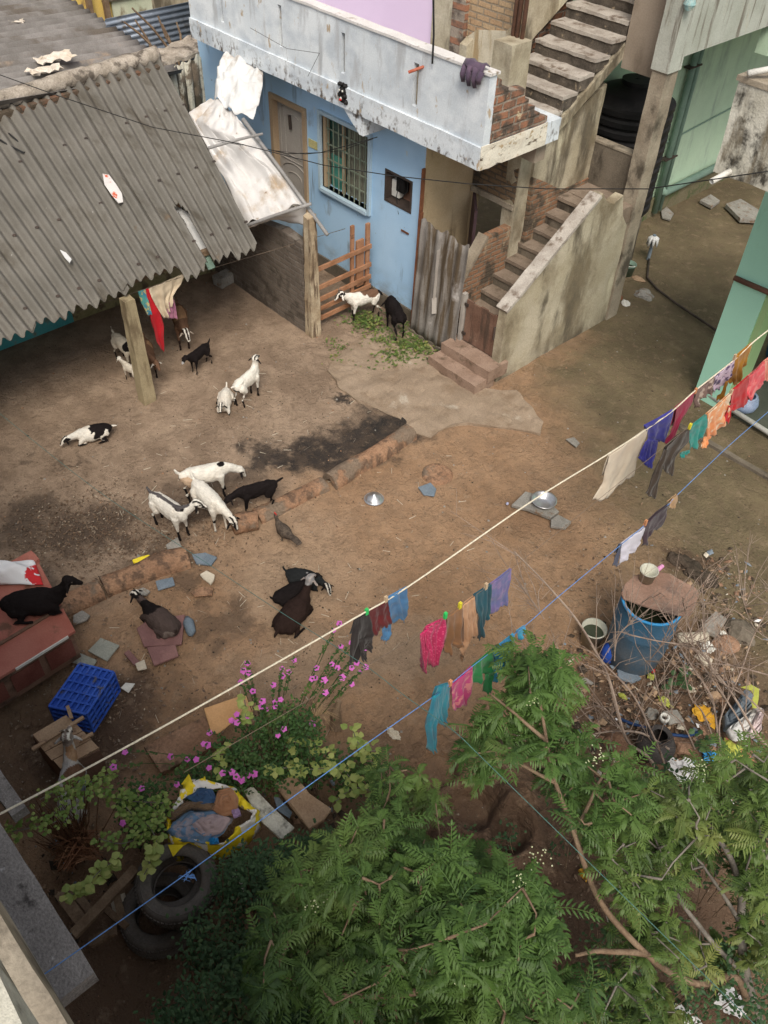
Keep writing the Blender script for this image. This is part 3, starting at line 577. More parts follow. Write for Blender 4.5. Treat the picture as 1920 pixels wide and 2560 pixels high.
for dx,r_,y0_ in ((0,.055,0),(.0,.04,.16)):
    p=PX(1655,457,-7.66);MB().tube([(-7.66,p.y+y0_,.1),(-7.66,p.y+y0_,3.9)],r_,12).build('down_pipe',M['pipeg'],gb,smooth=True)
p=PX(1655,457,-7.62);MB().tube([(-7.66,p.y+.14,.50),(-7.66,p.y+.25,.42),(-7.66,p.y+3,.44)],.07,12).build('waste_pipe',M['pipeg'],gb,smooth=True)
MB().tube([(-7.72,p.y-.6,1.35),(-7.72,p.y+4,1.62)],.014,6).build('thin_pipe',M['pipeg'],gb)
cl=MB()
for z in (1.1,2.6): MB().boxx(-7.72,-7.6,p.y-.10,p.y+.26,z,z+.025).build('pipe_clip',M['iron'],gb)
nk=MB().boxx(-6.13,-6.12,11.9,12.0,3.75,3.8)
# water tank
tk=empty('water_tank',(-7.25,11.75,0),'big black ribbed plastic water tank behind the stair landing','water tank')
c=Vector((-7.2,11.72,0));pr=[(.02,3.02),(.22,3.02),(.22,2.96),(.25,2.95),(.45,2.87),(.57,2.76)]
z=2.76
while z>1.25:
    pr+=[(.62,z-.02),(.62,z-.09),(.585,z-.11),(.585,z-.14)];z-=.15
pr+=[(.53,1.2),(.02,1.2)]
MB().lathe(pr,(c.x,c.y,0),40).build('barrel',M['black'],tk,smooth=False)
MB().boxx(c.x-.55,c.x+.32,c.y-.55,c.y+.55,0,1.2).build('stand',M['darkconc'],tk,rough=(.2,.01,3))
MB().tube([(c.x+.1,c.y-.3,2.6),(c.x+.05,c.y-.5,2.55),(c.x+.0,c.y-.56,2.2),(c.x,c.y-.56,1.4)],.012,6).build('hose',M['iron'],tk)
MB().tube([PY(*cC(275,960),11.7),PY(*cC(200,810),11.7)],.02,8).build('ball_valve_pipe',M['whitep'],tk)
# hanging lamp / tap at the top
tg=PX(*cC(885,40),-6.05)
tk2=MB().lathe([(.001,.09),(.05,.07),(.075,.0),(.05,-.06),(.001,-.07)],tg,14).build('clay_pot',surf('teal_pot',(.25,.4,.4),(.5,.5,.42),9,.6));tag(tk2,'small teal and white pot fixed on the grey beam at the top edge','pot')
# ================= RIGHT BUILDING (mint) =================
rb=empty('mint_building',(-3.9,10.1,0),'mint green pillar and mouldy balcony parapet of the house on the right','building')
pl=PX(1765,985,-4.1)
MB().boxx(-4.13,-3.68,10.0,10.35,-.05,4.6).build('pillar',M['mint'],rb)
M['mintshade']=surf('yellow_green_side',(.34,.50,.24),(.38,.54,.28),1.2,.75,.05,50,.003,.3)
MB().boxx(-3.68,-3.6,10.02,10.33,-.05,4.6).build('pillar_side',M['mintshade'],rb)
q_=PY(1835,695,9.95);MB().tube([(q_.x,9.96,q_.z),(-3.0,9.96,q_.z+.03)],.035,8).build('cross_pipe',M['brownpipe'],rb,smooth=True)
c1=PX(1781,428,-4.13)
MB().boxx(-4.13,1.5,c1.y,c1.y+.25,c1.z,c1.z+.88).build('balcony_parapet',M['mould'],rb,rough=(.14,.02,3))
MB().boxx(-4.05,1.5,c1.y+.25,c1.y+3,c1.z,c1.z+.14).build('balcony_floor',M['mould'],rb)
MB().boxx(-4.16,1.5,c1.y-.02,c1.y+.3,c1.z+.88,c1.z+.93).build('parapet_coping',M['concrete'],rb,rough=(.2,.01,3))
sp=PX(*cC(1270,1740),-4.0);MB().tube([(sp.x,c1.y-.22,c1.z+.0),(sp.x+.05,c1.y+.05,c1.z+.06)],.028,12,cap=False).build('drain_spout',M['whitep'],rb,solid=.006,smooth=True)
MB().tube([(-4.05,c1.y-.05,c1.z+.98),(-3.75,c1.y+.3,c1.z+1.08)],.03,10).build('drain_spout',M['whitep'],rb,smooth=True)
MB().boxx(-3.66,4.5,10.05,14.5,-.05,.06).build('veranda_floor',M['trench'],rb)
a=G(*D(1522,862));b_=G(*D(1659,950))
e_=b_+(b_-a)*2
MB().tube([(a.x,a.y,.10),(e_.x,e_.y-.0,.10)],.035,10).build('edge_pipe',M['whitep'],rb,smooth=True)
MB().boxx(-3.5,4.5,a.y-.02,10.05,-.05,.05).build('veranda_edge',M['trench'],rb)
MB().boxx(-4.1,4.5,9.2,9.28,-.05,.035).build('gutter_kerb',M['darkconc'],rb,rough=(.3,.006,3))
MB().boxx(-3.6,4.5,14.3,14.5,0,4.5).build('back_wall',M['mint'],rb)
# ================= GOAT SHED =================
sh=empty('goat_shed',(-10,4.5,0),'low open goat shed with a corrugated asbestos roof on a cement post','shed')
R0,R1=G(0,281,2.6),G(399,162,2.6);E0,E1=G(300,741,1.6),G(636,613,1.6)
def roofpt(t,s):  # t along ridge, s 0 ridge ->1 eave
    a=R0.lerp(R1,t);b=E0.lerp(E1,t);return a.lerp(b,s)
NC=15
HOLE=[(418,498),(432,506),(445,508),(463,521),(474,545),(480,562),(503,602),(515,625),(530,645),(548,672),(522,668),(505,632),(495,622),(480,590),(466,572),(455,545)]
def sheet(t0,t1,s0,s1f,lift,n=8):
    m=int(round((t1-t0)*NC*n));rows=[];K=34
    for k in range(K+1):
        row=[]
        for j in range(m+1):
            t=t0+(t1-t0)*j/m;s1=s1f(t);s=s0+(s1-s0)*k/K;p=roofpt(t,s)
            row.append(p+Vector((0,0,lift+.040*math.cos(t*NC*2*math.pi)+.02*noise.noise(Vector((t*2.5,s1*k/K*2,4)))+.006*noise.noise(p*1.3))))
        rows.append(row)
    mb=MB();mb.grid(rows)
    mb.f=[f for f in mb.f if not inpoly(*prj(mb.v[f[0]]),HOLE)];mb.m=[0]*len(mb.f)
    return mb
def w1(t): return 1.0+.006*noise.noise(Vector((t*60,0,0)))+.022*noise.noise(Vector((t*9,3,0)))
sheet(-3.2,-.53,0,w1,0).build('roof_sheet',M['asb'],sh,smooth=True,solid=.008)
sheet(-.57,.07,0,w1,.03).build('roof_sheet',M['asb'],sh,smooth=True,solid=.008)
sheet(.03,.47,0,lambda t:w1(t)*.985,.055).build('roof_sheet',M['asb'],sh,smooth=True,solid=.008)
sheet(.43,1.0,0,lambda t:w1(t)+.10*(1-t)+ (0.03 if t>.8 else 0),.085).build('roof_sheet',M['asb'],sh,smooth=True,solid=.008)
rd=MB();pts=[roofpt(-3.2+i*.1,-.02+.0*i)+Vector((0,0,.10)) for i in range(43)]
rd.tube([p+Vector((noise.noise(p*2)*.03,0,noise.noise(p*3)*.03)) for p in pts],.12,10);rd.build('ridge_mortar',M['mortarcap'],sh,smooth=True,rough=(.09,.018,8))
a=roofpt(-3.2,.035);b_=roofpt(1,.035)
MB().obox(a+Vector((0,0,.03)),b_+Vector((0,0,.03)),.10,.10).build('ridge_brick_course',brick('ridge_brick',('y','z'),(.20,.10,.06),(.10,.075,.055),(.08,.065,.05),bw=.16,bh=.2,stains=[((.09,.07,.05),(3,3,3),.42,.6)]),sh,rough=(.12,.012,6))
bj=0
for s_ in (.30,.62,.93):
    for t_ in np.linspace(-.5,.97,12):
        p=roofpt(round(t_*NC)/NC,s_);lift=.03 if t_<.05 else .055 if t_<.45 else .085
        MB().lathe([(.001,.02),(.022,.012),(.028,.0)],(p.x,p.y,p.z+lift+.04),8).build('bolt',M['iron'],sh)
# post and beams, back walls
MB().hexa([(-9.04,4.06,-.05),(-8.86,4.06,-.05),(-8.86,4.24,-.05),(-9.04,4.24,-.05),(-9.02,4.08,1.55),(-8.88,4.08,1.55),(-8.88,4.22,1.55),(-9.02,4.22,1.55)]).build('post',M['shedpost'],sh,rough=(.12,.008,5))
bm_=MB();a=roofpt(-3,.93);b_=roofpt(1,.93);bm_.obox(a-Vector((0,0,.08)),b_-Vector((0,0,.08)),.07,.07);a=roofpt(-3,.5);b_=roofpt(1,.5);bm_.obox(a-Vector((0,0,.09)),b_-Vector((0,0,.09)),.07,.07);bm_.build('purlin',M['bark'],sh)
MB().boxx(-12.9,-12.7,-6,6.9,-.05,2.4).build('back_wall',M['darkconc'],sh)
bw_=[G(*D(0,760)),G(*D(165,700)),G(*D(255,650)),G(*D(400,610)),G(*D(480,580))]
lw=MB();p0=G(*D(0,758));p1=G(*D(160,695));dirn=(p1-p0).normalized();pp0=p0-dirn*4
lw.prism([pp0,p1,p1-Vector((.12,0,0)),pp0-Vector((.12,0,0))],(0,0,.62))
lw.build('turquoise_wall',surf('turquoise_wall',(.07,.32,.34),(.10,.38,.40),2,.8,.12,50,.004,.4,[((.2,.2,.15),(4,4,3),.55,.7)]),sh)
p2=G(*D(480,578));MB().prism([p1,p2,p2-Vector((.12,0,0)),p1-Vector((.12,0,0))],(0,0,.5)).build('mud_wall',surf('crumbling_mud_wall',(.24,.22,.11),(.30,.26,.15),3,.9,.2,40,.01,.6,[((.12,.09,.06),(5,5,5),.52,.64)]),sh,rough=(.12,.02,5))
# brick side wall of shed & ramshackle timber post
by=6.8
tag(MB().prism([(-11.6,by,-.05),(-8.83,by,-.05),(-8.83,by,1.42),(-9.3,by,1.45),(-9.9,by,1.36),(-10.6,by,1.36),(-11.6,by,1.3)],(0,.14,0)).build('brick_wall',M['brickG'],rough=(.12,.014,4)),'dark sooty brick wall standing between the goat shed and the slatted gate','wall')
tag(MB().hexa([(-8.81,6.78,-.05),(-8.64,6.78,-.05),(-8.64,6.95,-.05),(-8.81,6.95,-.05),(-8.79,6.80,1.86),(-8.67,6.80,1.84),(-8.67,6.93,1.88),(-8.79,6.93,1.9)]).build('timber_post',M['postwood'],rough=(.09,.014,6)),'peeling whitewashed post holding up the corner of the tarpaulin','post')
# second roof, old fluted wall, tin fence, yellow house
r2=empty('rear_shed',(-15,6,0),'rear shed with old corrugated asbestos roof and debris behind the ridge','shed')
q00,q01,q10,q11=G(-420,90,3.15),G(177,0,2.62),G(-420,300,3.0),G(418,155,2.42)
q11b=q11+(q11-q01)*.15;q10b=q10+(q10-q00)*.15;q01b=q01-(q11-q01)*.3;q00b=q00-(q10-q00)*.3
rows=[];m=8*20
for k in range(2+20):
    s_=k/21;rows.append([q00b.lerp(q10b,j/m).lerp(q01b.lerp(q11b,j/m),s_)+Vector((0,0,.05*math.cos(j/8*2*math.pi)+.012*noise.noise(Vector((j*.05,s_*4,0))))) for j in range(m+1)])
MB().grid(rows).build('roof_sheet',M['asb2'],r2,smooth=True,solid=.008)
random.seed(3)
for (px,w_,l_) in (((140,160),.16,.36),((118,190),.12,.3),((20,73),.05,.35)):
    c=G(*px,2.7)
    rows=[[Vector((c.x+(i-4)*w_/4+rnd(-.03,.03),c.y+(j-4)*l_/5+rnd(-.03,.03),c.z+.06+rnd(0,.06))) for j in range(9)] for i in range(9)]
    tag(MB().grid(rows).build('plastic_scrap',M['cream_sack'],solid=.006),{160:'crumpled white plastic sheet lying on the rear asbestos roof',190:'flat white plastic scrap against the shed ridge',73:'small pale strip of debris high on the rear roof'}[px[1]],'plastic sheet')
# fluted stained wall
fx=-12.4
P0=G(400,170,2.45);P1=G(545,128,2.45)
rows=[];wv=[];
for k in range(8):
    row=[]
    for j in range(81):
        t=j/80;b=P0.lerp(P1,t);zz=2.45*(1-k/7)+.1*noise.noise(Vector((t*9,0,1)))*(k==0)
        row.append(Vector((b.x+.04*abs(math.sin(t*math.pi*8))+.02,b.y,zz)))
    rows.append(row)
fw=empty('fluted_wall',(P0.x,P0.y,0),'short mould-streaked ribbed wall with a crumbling mortar top beside the white tarpaulin','wall')
MB().grid(rows).build('ribbed_face',surf('streaked_ribs',(.42,.42,.36),(.52,.50,.42),2,.9,.2,50,.01,.6,[((.07,.06,.045),(9,9,1.0),.46,.54),((.15,.12,.09),(3,3,3),.5,.6)]),fw,smooth=True,solid=.03)
MB().prism([P0+Vector((.04,-.1,0)),P1+Vector((.04,0,.0)),P1+Vector((-.5,0,.1)),P0+Vector((-.45,-.1,.0))],(0,0,.07)).build('mortar_top',M['mortarcap'],fw,rough=(.09,.05,5))
tf=empty('tin_fence',(-15,8.4,0),'blue grey corrugated tin fence behind the rear shed','fence')
a,b_,c_,d_=PX(262,50,-15),PX(475,10,-15),PX(420,128,-15),PX(482,112,-15)
rows=[[Vector((-15+.02*math.cos(k/4*math.pi*2),y,z)) for y in (a.y,b_.y+.1)] for k,z in enumerate(np.linspace(1.7,a.z+.02,45))]
MB().grid(rows).build('sheet',M['tin'],tf,smooth=True,solid=.004)
random.seed(5)
for i,(p,q) in enumerate((((385,128),(338,50)),((375,110),(310,55)),((454,118),(441,55)),((502,128),(510,-10)),((434,132),(405,60)),((420,120),(330,20)),((445,140),(395,40)))):
    A_,B_=PX(*p,-14.6),PX(*q,-14.7)
    tag(MB().tube([A_-Vector((0,0,.8)),A_,(A_+B_)/2+Vector((0,rnd(-.05,.05),0)),B_],[.03,.025 if i not in (3,) else .05,.02,.015] if i!=3 else [.05]*4,6).build('stick',M['bark']),['thick dark stick leaning left against the tin fence','thin stick leaning far left by the tin fence','upright dark stick in the middle of the tin fence','stout brown pole between the tin fence and the white parapet','short stick leaning at the fence bottom','very long thin twig crossing the tin fence','slanting twig right of the thick dark stick'][i],'stick','sticks at the tin fence')
yh=empty('yellow_house',(-18,8,0),'yellow house with pale green panels at the top left edge','house')
a=PX(340,60,-18);b_=PX(270,0,-18)
MB().boxx(-18.2,-18,3,a.y-1.05,0,5).build('wall',M['yellow'],yh)
MB().boxx(-18.2,-18,a.y-1.05,14,0,5).build('wall',M['yellow'],yh)
g0=PX(285,40,-17.95);g1=PX(382,20,-17.95);z_=g0.z
MB().boxx(-18,-17.96,g0.y,g1.y,z_-.3,z_+.28).build('green_panel',M['palegreen'],yh)
MB().boxx(-18,-17.95,g1.y,g1.y+1.2,z_-.3,z_+.6).build('mud_panel',M['beige2'],yh)
for px in ((225,20),(268,25)):
    p=PX(*px,-17.9);MB().boxx(-17.96,-17.86,p.y-.05,p.y+.05,0,5).build('post',M['bark'],yh)
MB().boxx(-17.98,-17.9,g0.y-.2,g1.y+1,z_+.28,z_+.36).build('ledge',M['darkconc'],yh)
# ================= GOATS =================
dg=bpy.context.evaluated_depsgraph_get
def ell_tube(mb,pts,n=14):
    """pts: (pos, rside, rup); closed swept ellipse with rounded ends"""
    P=[Vector(p[0]) for p in pts];a=[p[1] for p in pts];b=[p[2] for p in pts]
    def rad_end(i,sgn):
        t=(P[1]-P[0]).normalized() if i==0 else (P[-1]-P[-2]).normalized()
        out=[]
        for q in (.35,.7,.92):
            e=math.sqrt(1-q*q);out.append((P[i]+t*sgn*q*(a[i]+b[i])/2,a[i]*e,b[i]*e))
        return out
    s=rad_end(0,-1)[::-1]+[(P[i],a[i],b[i]) for i in range(len(P))]+rad_end(-1,1)
    vs=[];m=len(s)
    for i,(p,ra,rb) in enumerate(s):
        t=(s[min(i+1,m-1)][0]-s[max(i-1,0)][0]).normalized()
        side=Vector((0,0,1)).cross(t)
        if side.length<.3: side=Vector((0,1,0))
        side.normalize();upv=t.cross(side).normalized()
        for k in range(n):
            th=2*math.pi*k/n;vs.append(p+side*math.cos(th)*ra+upv*math.sin(th)*rb)
    fs=[(i*n+k,i*n+(k+1)%n,(i+1)*n+(k+1)%n,(i+1)*n+k) for i in range(m-1) for k in range(n)]
    fs+=[tuple(range(n-1,-1,-1)),tuple(range((m-1)*n,m*n))]
    mb.add(vs,fs)
def furmat(name):
    t=NT(name);a=t.n('ShaderNodeVertexColor');a.layer_name='coat'
    o=t.tc.outputs['Object'];fn=t.noise(60,5,t.scale(o,(.35,1,1)),.75);k=t.math('ADD',t.math('MULTIPLY',fn,.9),.5)
    c=t.n('ShaderNodeCombineXYZ');[t.l(k,c.inputs[i]) for i in range(3)]
    col=t.mix(1.0,a.outputs[0],c.outputs[0],'MULTIPLY');t.b.inputs['Specular IOR Level'].default_value=.08
    return t.out(col,.9,fn,.012,1.0)
M['fur']=furmat('goat_coat')
M['eye']=surf('dark_eye',(.02,.015,.01),(.03,.02,.015),5,.2,.05,spec=.5)
M['horn']=surf('grey_horn',(.12,.10,.08),(.18,.15,.12),5,.6,.2)
def smoothmesh(mb,vox,name,it=5):
    me=bpy.data.meshes.new(name);me.from_pydata(mb.v,[],mb.f)
    bm=bmesh.new();bm.from_mesh(me);bmesh.ops.recalc_face_normals(bm,faces=bm.faces);bm.to_mesh(me);bm.free()
    o=bpy.data.objects.new(name,me);COL.objects.link(o)
    m=o.modifiers.new('r','REMESH');m.mode='VOXEL';m.voxel_size=vox;m.use_smooth_shade=True
    s=o.modifiers.new('s','SMOOTH');s.factor=.5;s.iterations=it
    bpy.context.view_layer.update();e=o.evaluated_get(dg());nm=bpy.data.meshes.new_from_object(e)
    bpy.data.objects.remove(o);bpy.data.meshes.remove(me);nm.name=name
    nm.polygons.foreach_set('use_smooth',[True]*len(nm.polygons));return nm
W=(.80,.76,.68);K=(.014,.011,.011);BR=(.17,.095,.06);DBR=(.030,.018,.015);TAN=(.36,.21,.115);CR=(.62,.52,.40);GY=(.30,.29,.29)
def goat(front,rear,label,base=W,pose='up',lie=False,neck=(0,0),hyaw=0,patches=(),socks=K,face=None,ears=None,stripe=None,blaze=None,z=0,S=None,horn=False,kid=False,stride=.03,tail=None,seed=0,group=None,muz=None,fur_noise=0):
    """neck=(yaw,pitch adj) degrees; front/rear = picture points of fore and hind feet"""
    random.seed(seed)
    A_=G(*front,z);B_=G(*rear,z);h=A_-B_;ang=math.atan2(h.y,h.x);L=h.length
    S=(S*.70 if S else max(.5,min(.8,L/.48)));ctr=(A_+B_)/2
    root=empty('goat',(ctr.x,ctr.y,z),label,'goat',group,ang)
    mb=MB();bz=0 if not lie else -.33
    thin=.85 if kid else 1.0
    sp=[((-.31,0,.51+bz),.085,.10),((-.24,0,.51+bz),.105*thin,.125),((-.08,0,.495+bz),.125*thin,.145),((.08,0,.475+bz),.135*thin,.16),((.20,0,.49+bz),.115*thin,.155),((.28,0,.52+bz),.08,.125)]
    if lie: sp=[((p[0]*.88,0,p[2]+.01),a*1.38,b*1.05) for p,a,b in sp]
    ell_tube(mb,sp,18)
    ny,npd=neck;pit={'up':62,'fwd':25,'graze':-42,'high':80}[pose]+npd
    nb=Vector((.27,0,.55+bz));cy,sy=math.cos(R(ny)),math.sin(R(ny));cp_,sp_=math.cos(R(pit)),math.sin(R(pit))
    nd=Vector((cp_*cy,cp_*sy,sp_));nl=.29 if not kid else .25
    hb=nb+nd*nl;mid=nb+nd*nl*.5+Vector((.03*cy,.03*sy,.0))
    ell_tube(mb,[(nb-Vector((.05,0,.03)),.085,.125),(nb+nd*nl*.22,.07,.098),(mid,.056,.073),(hb,.049,.058)],12)
    hpit={'up':-25,'fwd':-38,'graze':-62,'high':-15}[pose];hy=ny+hyaw
    hd=Vector((math.cos(R(hpit))*math.cos(R(hy)),math.cos(R(hpit))*math.sin(R(hy)),math.sin(R(hpit))))
    hs=Vector((-math.sin(R(hy)),math.cos(R(hy)),0));hu=hd.cross(hs).normalized()
    if hu.z<0: hu=-hu
    ks=1.22 if kid else 1.15
    sk=hb+hu*.015
    ell_tube(mb,[(sk-hd*.02,.047*ks,.052*ks),(sk+hd*.045,.046*ks,.05*ks),(sk+hd*.09-hu*.008,.036*ks,.038*ks),(sk+hd*.135-hu*.014,.028*ks,.029*ks),(sk+hd*.16-hu*.016,.026*ks,.025*ks)],12)
    earpos=[]
    for s_ in (-1,1):
        e0=sk+hs*s_*.042+hu*.012-hd*.015;ed=(hs*s_*.62-Vector((0,0,1))*.72-hd*.05).normalized();el=.15
        fw=ed.cross(hs*s_+Vector((0,0,.3))).normalized()
        rows=[(e0,.014),(e0+ed*el*.3,.026),(e0+ed*el*.65,.030),(e0+ed*el,.012)]
        tmp=MB()
        vs=[]
        for p,r_ in rows:
            nn=ed.cross(fw).normalized()
            for k in range(8): vs.append(p+fw*math.cos(k*math.pi/4)*r_+nn*math.sin(k*math.pi/4)*.011)
        mb.add(vs,[(i*8+k,i*8+(k+1)%8,(i+1)*8+(k+1)%8,(i+1)*8+k) for i in range(3) for k in range(8)]+[tuple(range(7,-1,-1)),tuple(range(24,32))])
        earpos.append((e0+ed*.03,e0+ed*el))
    legs=[]
    for s_ in (-1,1):
        if not lie:
            o=rnd(-stride,stride)*1.5;o2=rnd(-stride,stride)*1.5
            legs.append([((.21,.075*s_,.45),.062,.075),((.225,.082*s_,.33),.036,.042),((.235+o*.5,.08*s_,.235),.026,.028),((.235+o*.8,.08*s_,.11),.018,.019),((.24+o,.08*s_,.05),.021,.021),((.25+o,.08*s_,.012),.024,.024)])
            legs.append([((-.25,.075*s_,.46),.075,.10),((-.20+o2*.3,.092*s_,.35),.055,.068),((-.27+o2*.5,.088*s_,.26),.028,.032),((-.335+o2*.8,.082*s_,.205),.023,.027),((-.31+o2,.08*s_,.10),.018,.019),((-.305+o2,.08*s_,.05),.021,.021),((-.295+o2,.08*s_,.012),.024,.024)])
        else:
            sf=1 if s_>0 else .85
            legs.append([((.20,.09*s_,.15),.06,.07),((.30*sf+.02,.12*s_,.08),.036,.038),((.36*sf,.125*s_,.045),.028,.028),((.27*sf,.13*s_,.026),.02,.02),((.20*sf,.12*s_,.024),.022,.02)])
            legs.append([((-.22,.10*s_,.15),.085,.10),((-.08,.155*s_,.12),.06,.065),((-.16,.185*s_,.07),.034,.034),((-.26,.185*s_,.035),.026,.026),((-.12,.20*s_,.026),.02,.02),((-.04,.205*s_,.024),.022,.02)])
    for l_ in legs: ell_tube(mb,l_,10)
    for s_ in (-1,1):   # hip and shoulder bones
        ell_tube(mb,[((-.26,.07*s_,.585+bz),.022,.02),((-.20,.065*s_,.60+bz),.02,.018)],8);ell_tube(mb,[((.22,.05*s_,.60+bz),.022,.03),((.24,.08*s_,.50+bz),.02,.03)],8)
    tb=Vector((-.385,0,.56+bz));tt=tail or (-.05,0,.11)
    tt=Vector(tt);ell_tube(mb,[(tb+Vector((.05,0,-.02)),.03,.03),(tb+tt*.5,.024,.024),(tb+tt,.022,.018)],8)
    mb.v=[(v[0]*S,v[1]*S,v[2]*S) for v in mb.v]
    me=smoothmesh(mb,.0125*max(S,.8),'body')
    me.materials.append(M['fur'])
    ca=me.color_attributes.new('coat','FLOAT_COLOR','POINT');buf=np.zeros((len(me.vertices),4),dtype=np.float32)
    sd_=Vector((seed*3.7,seed*1.3,0));socks_h=.20 if not lie else -1
    face=face or base;ears=ears or face;mb_=Vector
    for i,v in enumerate(me.vertices):
        p=v.co/S;nz=noise.noise(p*5+sd_)*.5+noise.noise(p*14+sd_)*.25
        c=base
        for (cx,cy_,cz,r_,pc) in patches:
            q=Vector((p.x-cx,(p.y-cy_),(p.z-(cz+bz if cz>.3 else cz))))
            if q.length+nz*.12<r_: c=pc
        if stripe and p.x<.30 and abs(p.y)<.03+.02*nz and p.z>.56+bz: c=stripe
        # neck stripe
        rel=p-nb;tn=rel.dot(nd)
        if stripe and 0<tn<nl and (rel-nd*tn).z>.02 and abs((rel-nd*tn).dot(Vector((-sy,cy,0))))<.03: c=stripe
        hh=(p-sk).dot(hd);hr=(p-sk-hd*hh).length
        if hh>-.075 and hr<.085 and (p-sk).length<.24:
            c=face
            if blaze:
                ls=abs((p-sk).dot(hs)); 
                if (.018<ls<.040 and (p-sk).dot(hu)>-.02) or hh>.165: c=blaze
            if muz and hh>.12: c=muz
        for e0,e1 in earpos:
            ee=e1-e0;tq=max(0,min(1,(p-e0).dot(ee)/ee.length_squared))
            if (p-(e0+ee*tq)).length<.035 and tq>.0 : c=ears
        if p.z<socks_h+nz*.06 and not lie: c=socks
        if lie and p.z<.06 and (abs(p.y)>.13 or p.x>.3): c=socks
        if not lie and p.z<.03: c=tuple(x*.4 for x in socks)
        dirt=max(0,min(1,.35+nz*1.4-(p.z-.25)*1.2))*.45 if c[0]>.3 else 0
        c=tuple(a*(1-dirt)+b*dirt for a,b in zip(c,(.46,.36,.26)))
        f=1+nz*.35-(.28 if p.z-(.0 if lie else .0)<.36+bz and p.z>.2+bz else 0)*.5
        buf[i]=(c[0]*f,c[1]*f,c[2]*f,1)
    ca.data.foreach_set('color',buf.ravel())
    nr=[v.normal.copy() for v in me.vertices]
    for v,n_ in zip(me.vertices,nr): v.co+=n_*(noise.noise(v.co*Vector((1,1,1)).x*28+sd_)*.006+noise.noise(v.co*70+sd_)*.004)*S
    o=bpy.data.objects.new('body',me);COL.objects.link(o);o.parent=root
    for s_ in (-1,1):
        e=MB();e.lathe([(.0002,-.010),(.008,-.006),(.010,0),(.008,.006),(.0002,.010)],(sk+hd*.045+hs*s_*.041*ks+hu*.018)*S,10)
        q=bpy.data.meshes.new('eye');q.from_pydata(e.v,[],e.f);q.materials.append(M['eye']);oo=bpy.data.objects.new('eye',q);COL.objects.link(oo);oo.parent=root
        if horn:
            e=MB();b0=sk+hs*s_*.022+hu*.045-hd*.0;e.tube([b0*S,(b0+hu*.05-hd*.03)*S,(b0+hu*.07-hd*.08+hs*s_*.02)*S],[.012*S,.009*S,.003],8)
            q=bpy.data.meshes.new('horn');q.from_pydata(e.v,[],e.f);q.materials.append(M['horn']);oo=bpy.data.objects.new('horn',q);COL.objects.link(oo);oo.parent=root
    return root
goat((878,801),(938,787),'white goat with brown-grey saddle patch standing by the slatted gate at the blue wall',W,'fwd',neck=(0,5),patches=((-.20,0,.6,.16,BR),(-.38,0,.5,.12,K),(.0,.0,.62,.07,BR)),blaze=W,face=K,ears=W,seed=1,tail=(-.05,0,-.10),horn=True,S=1.02)
goat((980,820),(992,842),'black goat grazing with its rump towards us on the green fodder by the blue wall',K,'graze',seed=2,tail=(-.04,0,-.08),S=1.12)
goat((338,925),(300,893),'white goat with black patches and raised tail at the far left behind the shed post',(.62,.56,.46),'fwd',patches=((.22,0,.55,.12,K),(-.05,.1,.5,.09,K)),face=K,blaze=W,ears=K,seed=3,S=.95,neck=(10,0),tail=(-.03,0,.15))
goat((318,944),(350,962),'small white kid standing just left of the shed post',(.68,.62,.52),'fwd',kid=True,S=.62,seed=4,face=W,ears=W,tail=(-.05,0,.06))
goat((384,950),(372,905),'brown and black goat with a pale ear standing just right of the shed post',BR,'fwd',patches=((.1,-.1,.5,.12,K),(-.1,.1,.55,.1,TAN)),face=BR,ears=(.7,.65,.58),seed=5,S=.95,neck=(20,-25))
goat((466,893),(452,815),'tan backed brown goat with white striped face standing under the shed eave',BR,'fwd',patches=((-.05,0,.62,.17,TAN),(.12,0,.62,.11,TAN)),face=DBR,blaze=W,ears=(.5,.42,.34),seed=6,S=1.12,neck=(12,-25),tail=(-.02,0,.13),socks=DBR)
goat((482,938),(523,906),'small black kid with a white muzzle patch standing beside the tan backed brown goat',K,'fwd',kid=True,S=.78,neck=(0,-5),seed=7,muz=(.5,.5,.52),tail=(-.09,0,.10))
goat((638,985),(605,1014),'white kid with black socks standing with head held high in mid yard',W,'high',kid=True,S=.98,seed=8,ears=K,blaze=K,patches=((-.37,0,.42,.09,K),),tail=(-.09,0,.04),neck=(10,0),stride=.04)
goat((557,1047),(570,985),'white kid lying down facing us beside the kid with its head held high',W,'up',lie=True,kid=True,S=.85,seed=9,ears=K,blaze=K,neck=(0,-22),patches=((-.1,-.2,.06,.12,K),),socks=K)
goat((212,1103),(262,1090),'white goat with a black saddle lying alone at the left of the yard',W,'fwd',lie=True,S=.88,seed=10,patches=((-.08,0,.56,.19,K),(-.28,.0,.5,.12,K),(-.2,.1,.4,.12,K)),face=K,blaze=W,ears=K,neck=(8,-28),tail=(-.1,0,-.04))
goat((562,1232),(480,1250),'large white goat with tan hindquarters grazing rightwards behind the other two white goats',W,'graze',S=1.1,seed=11,patches=((-.34,-.1,.42,.17,(.55,.40,.28)),(.27,0,.66,.07,K),(-.38,0,.5,.07,K)),socks=K,ears=K,neck=(0,14),tail=(-.05,0,.12))
goat((462,1345),(404,1306),'white goat turning its head right, leftmost of the three white goats by the kerb',W,'fwd',S=1.08,seed=12,patches=((.25,0,.66,.09,K),),stripe=(.10,.09,.09),ears=K,blaze=K,neck=(52,6),hyaw=-8,tail=(-.06,0,.08))
goat((566,1338),(496,1268),'white goat stretching its neck over the end of the mud kerb',W,'graze',S=1.12,seed=13,ears=K,blaze=K,neck=(14,8),tail=(-.05,0,.13),stride=.05,socks=W,patches=((.22,-.08,.15,.1,K),(.22,.08,.1,.08,K)))
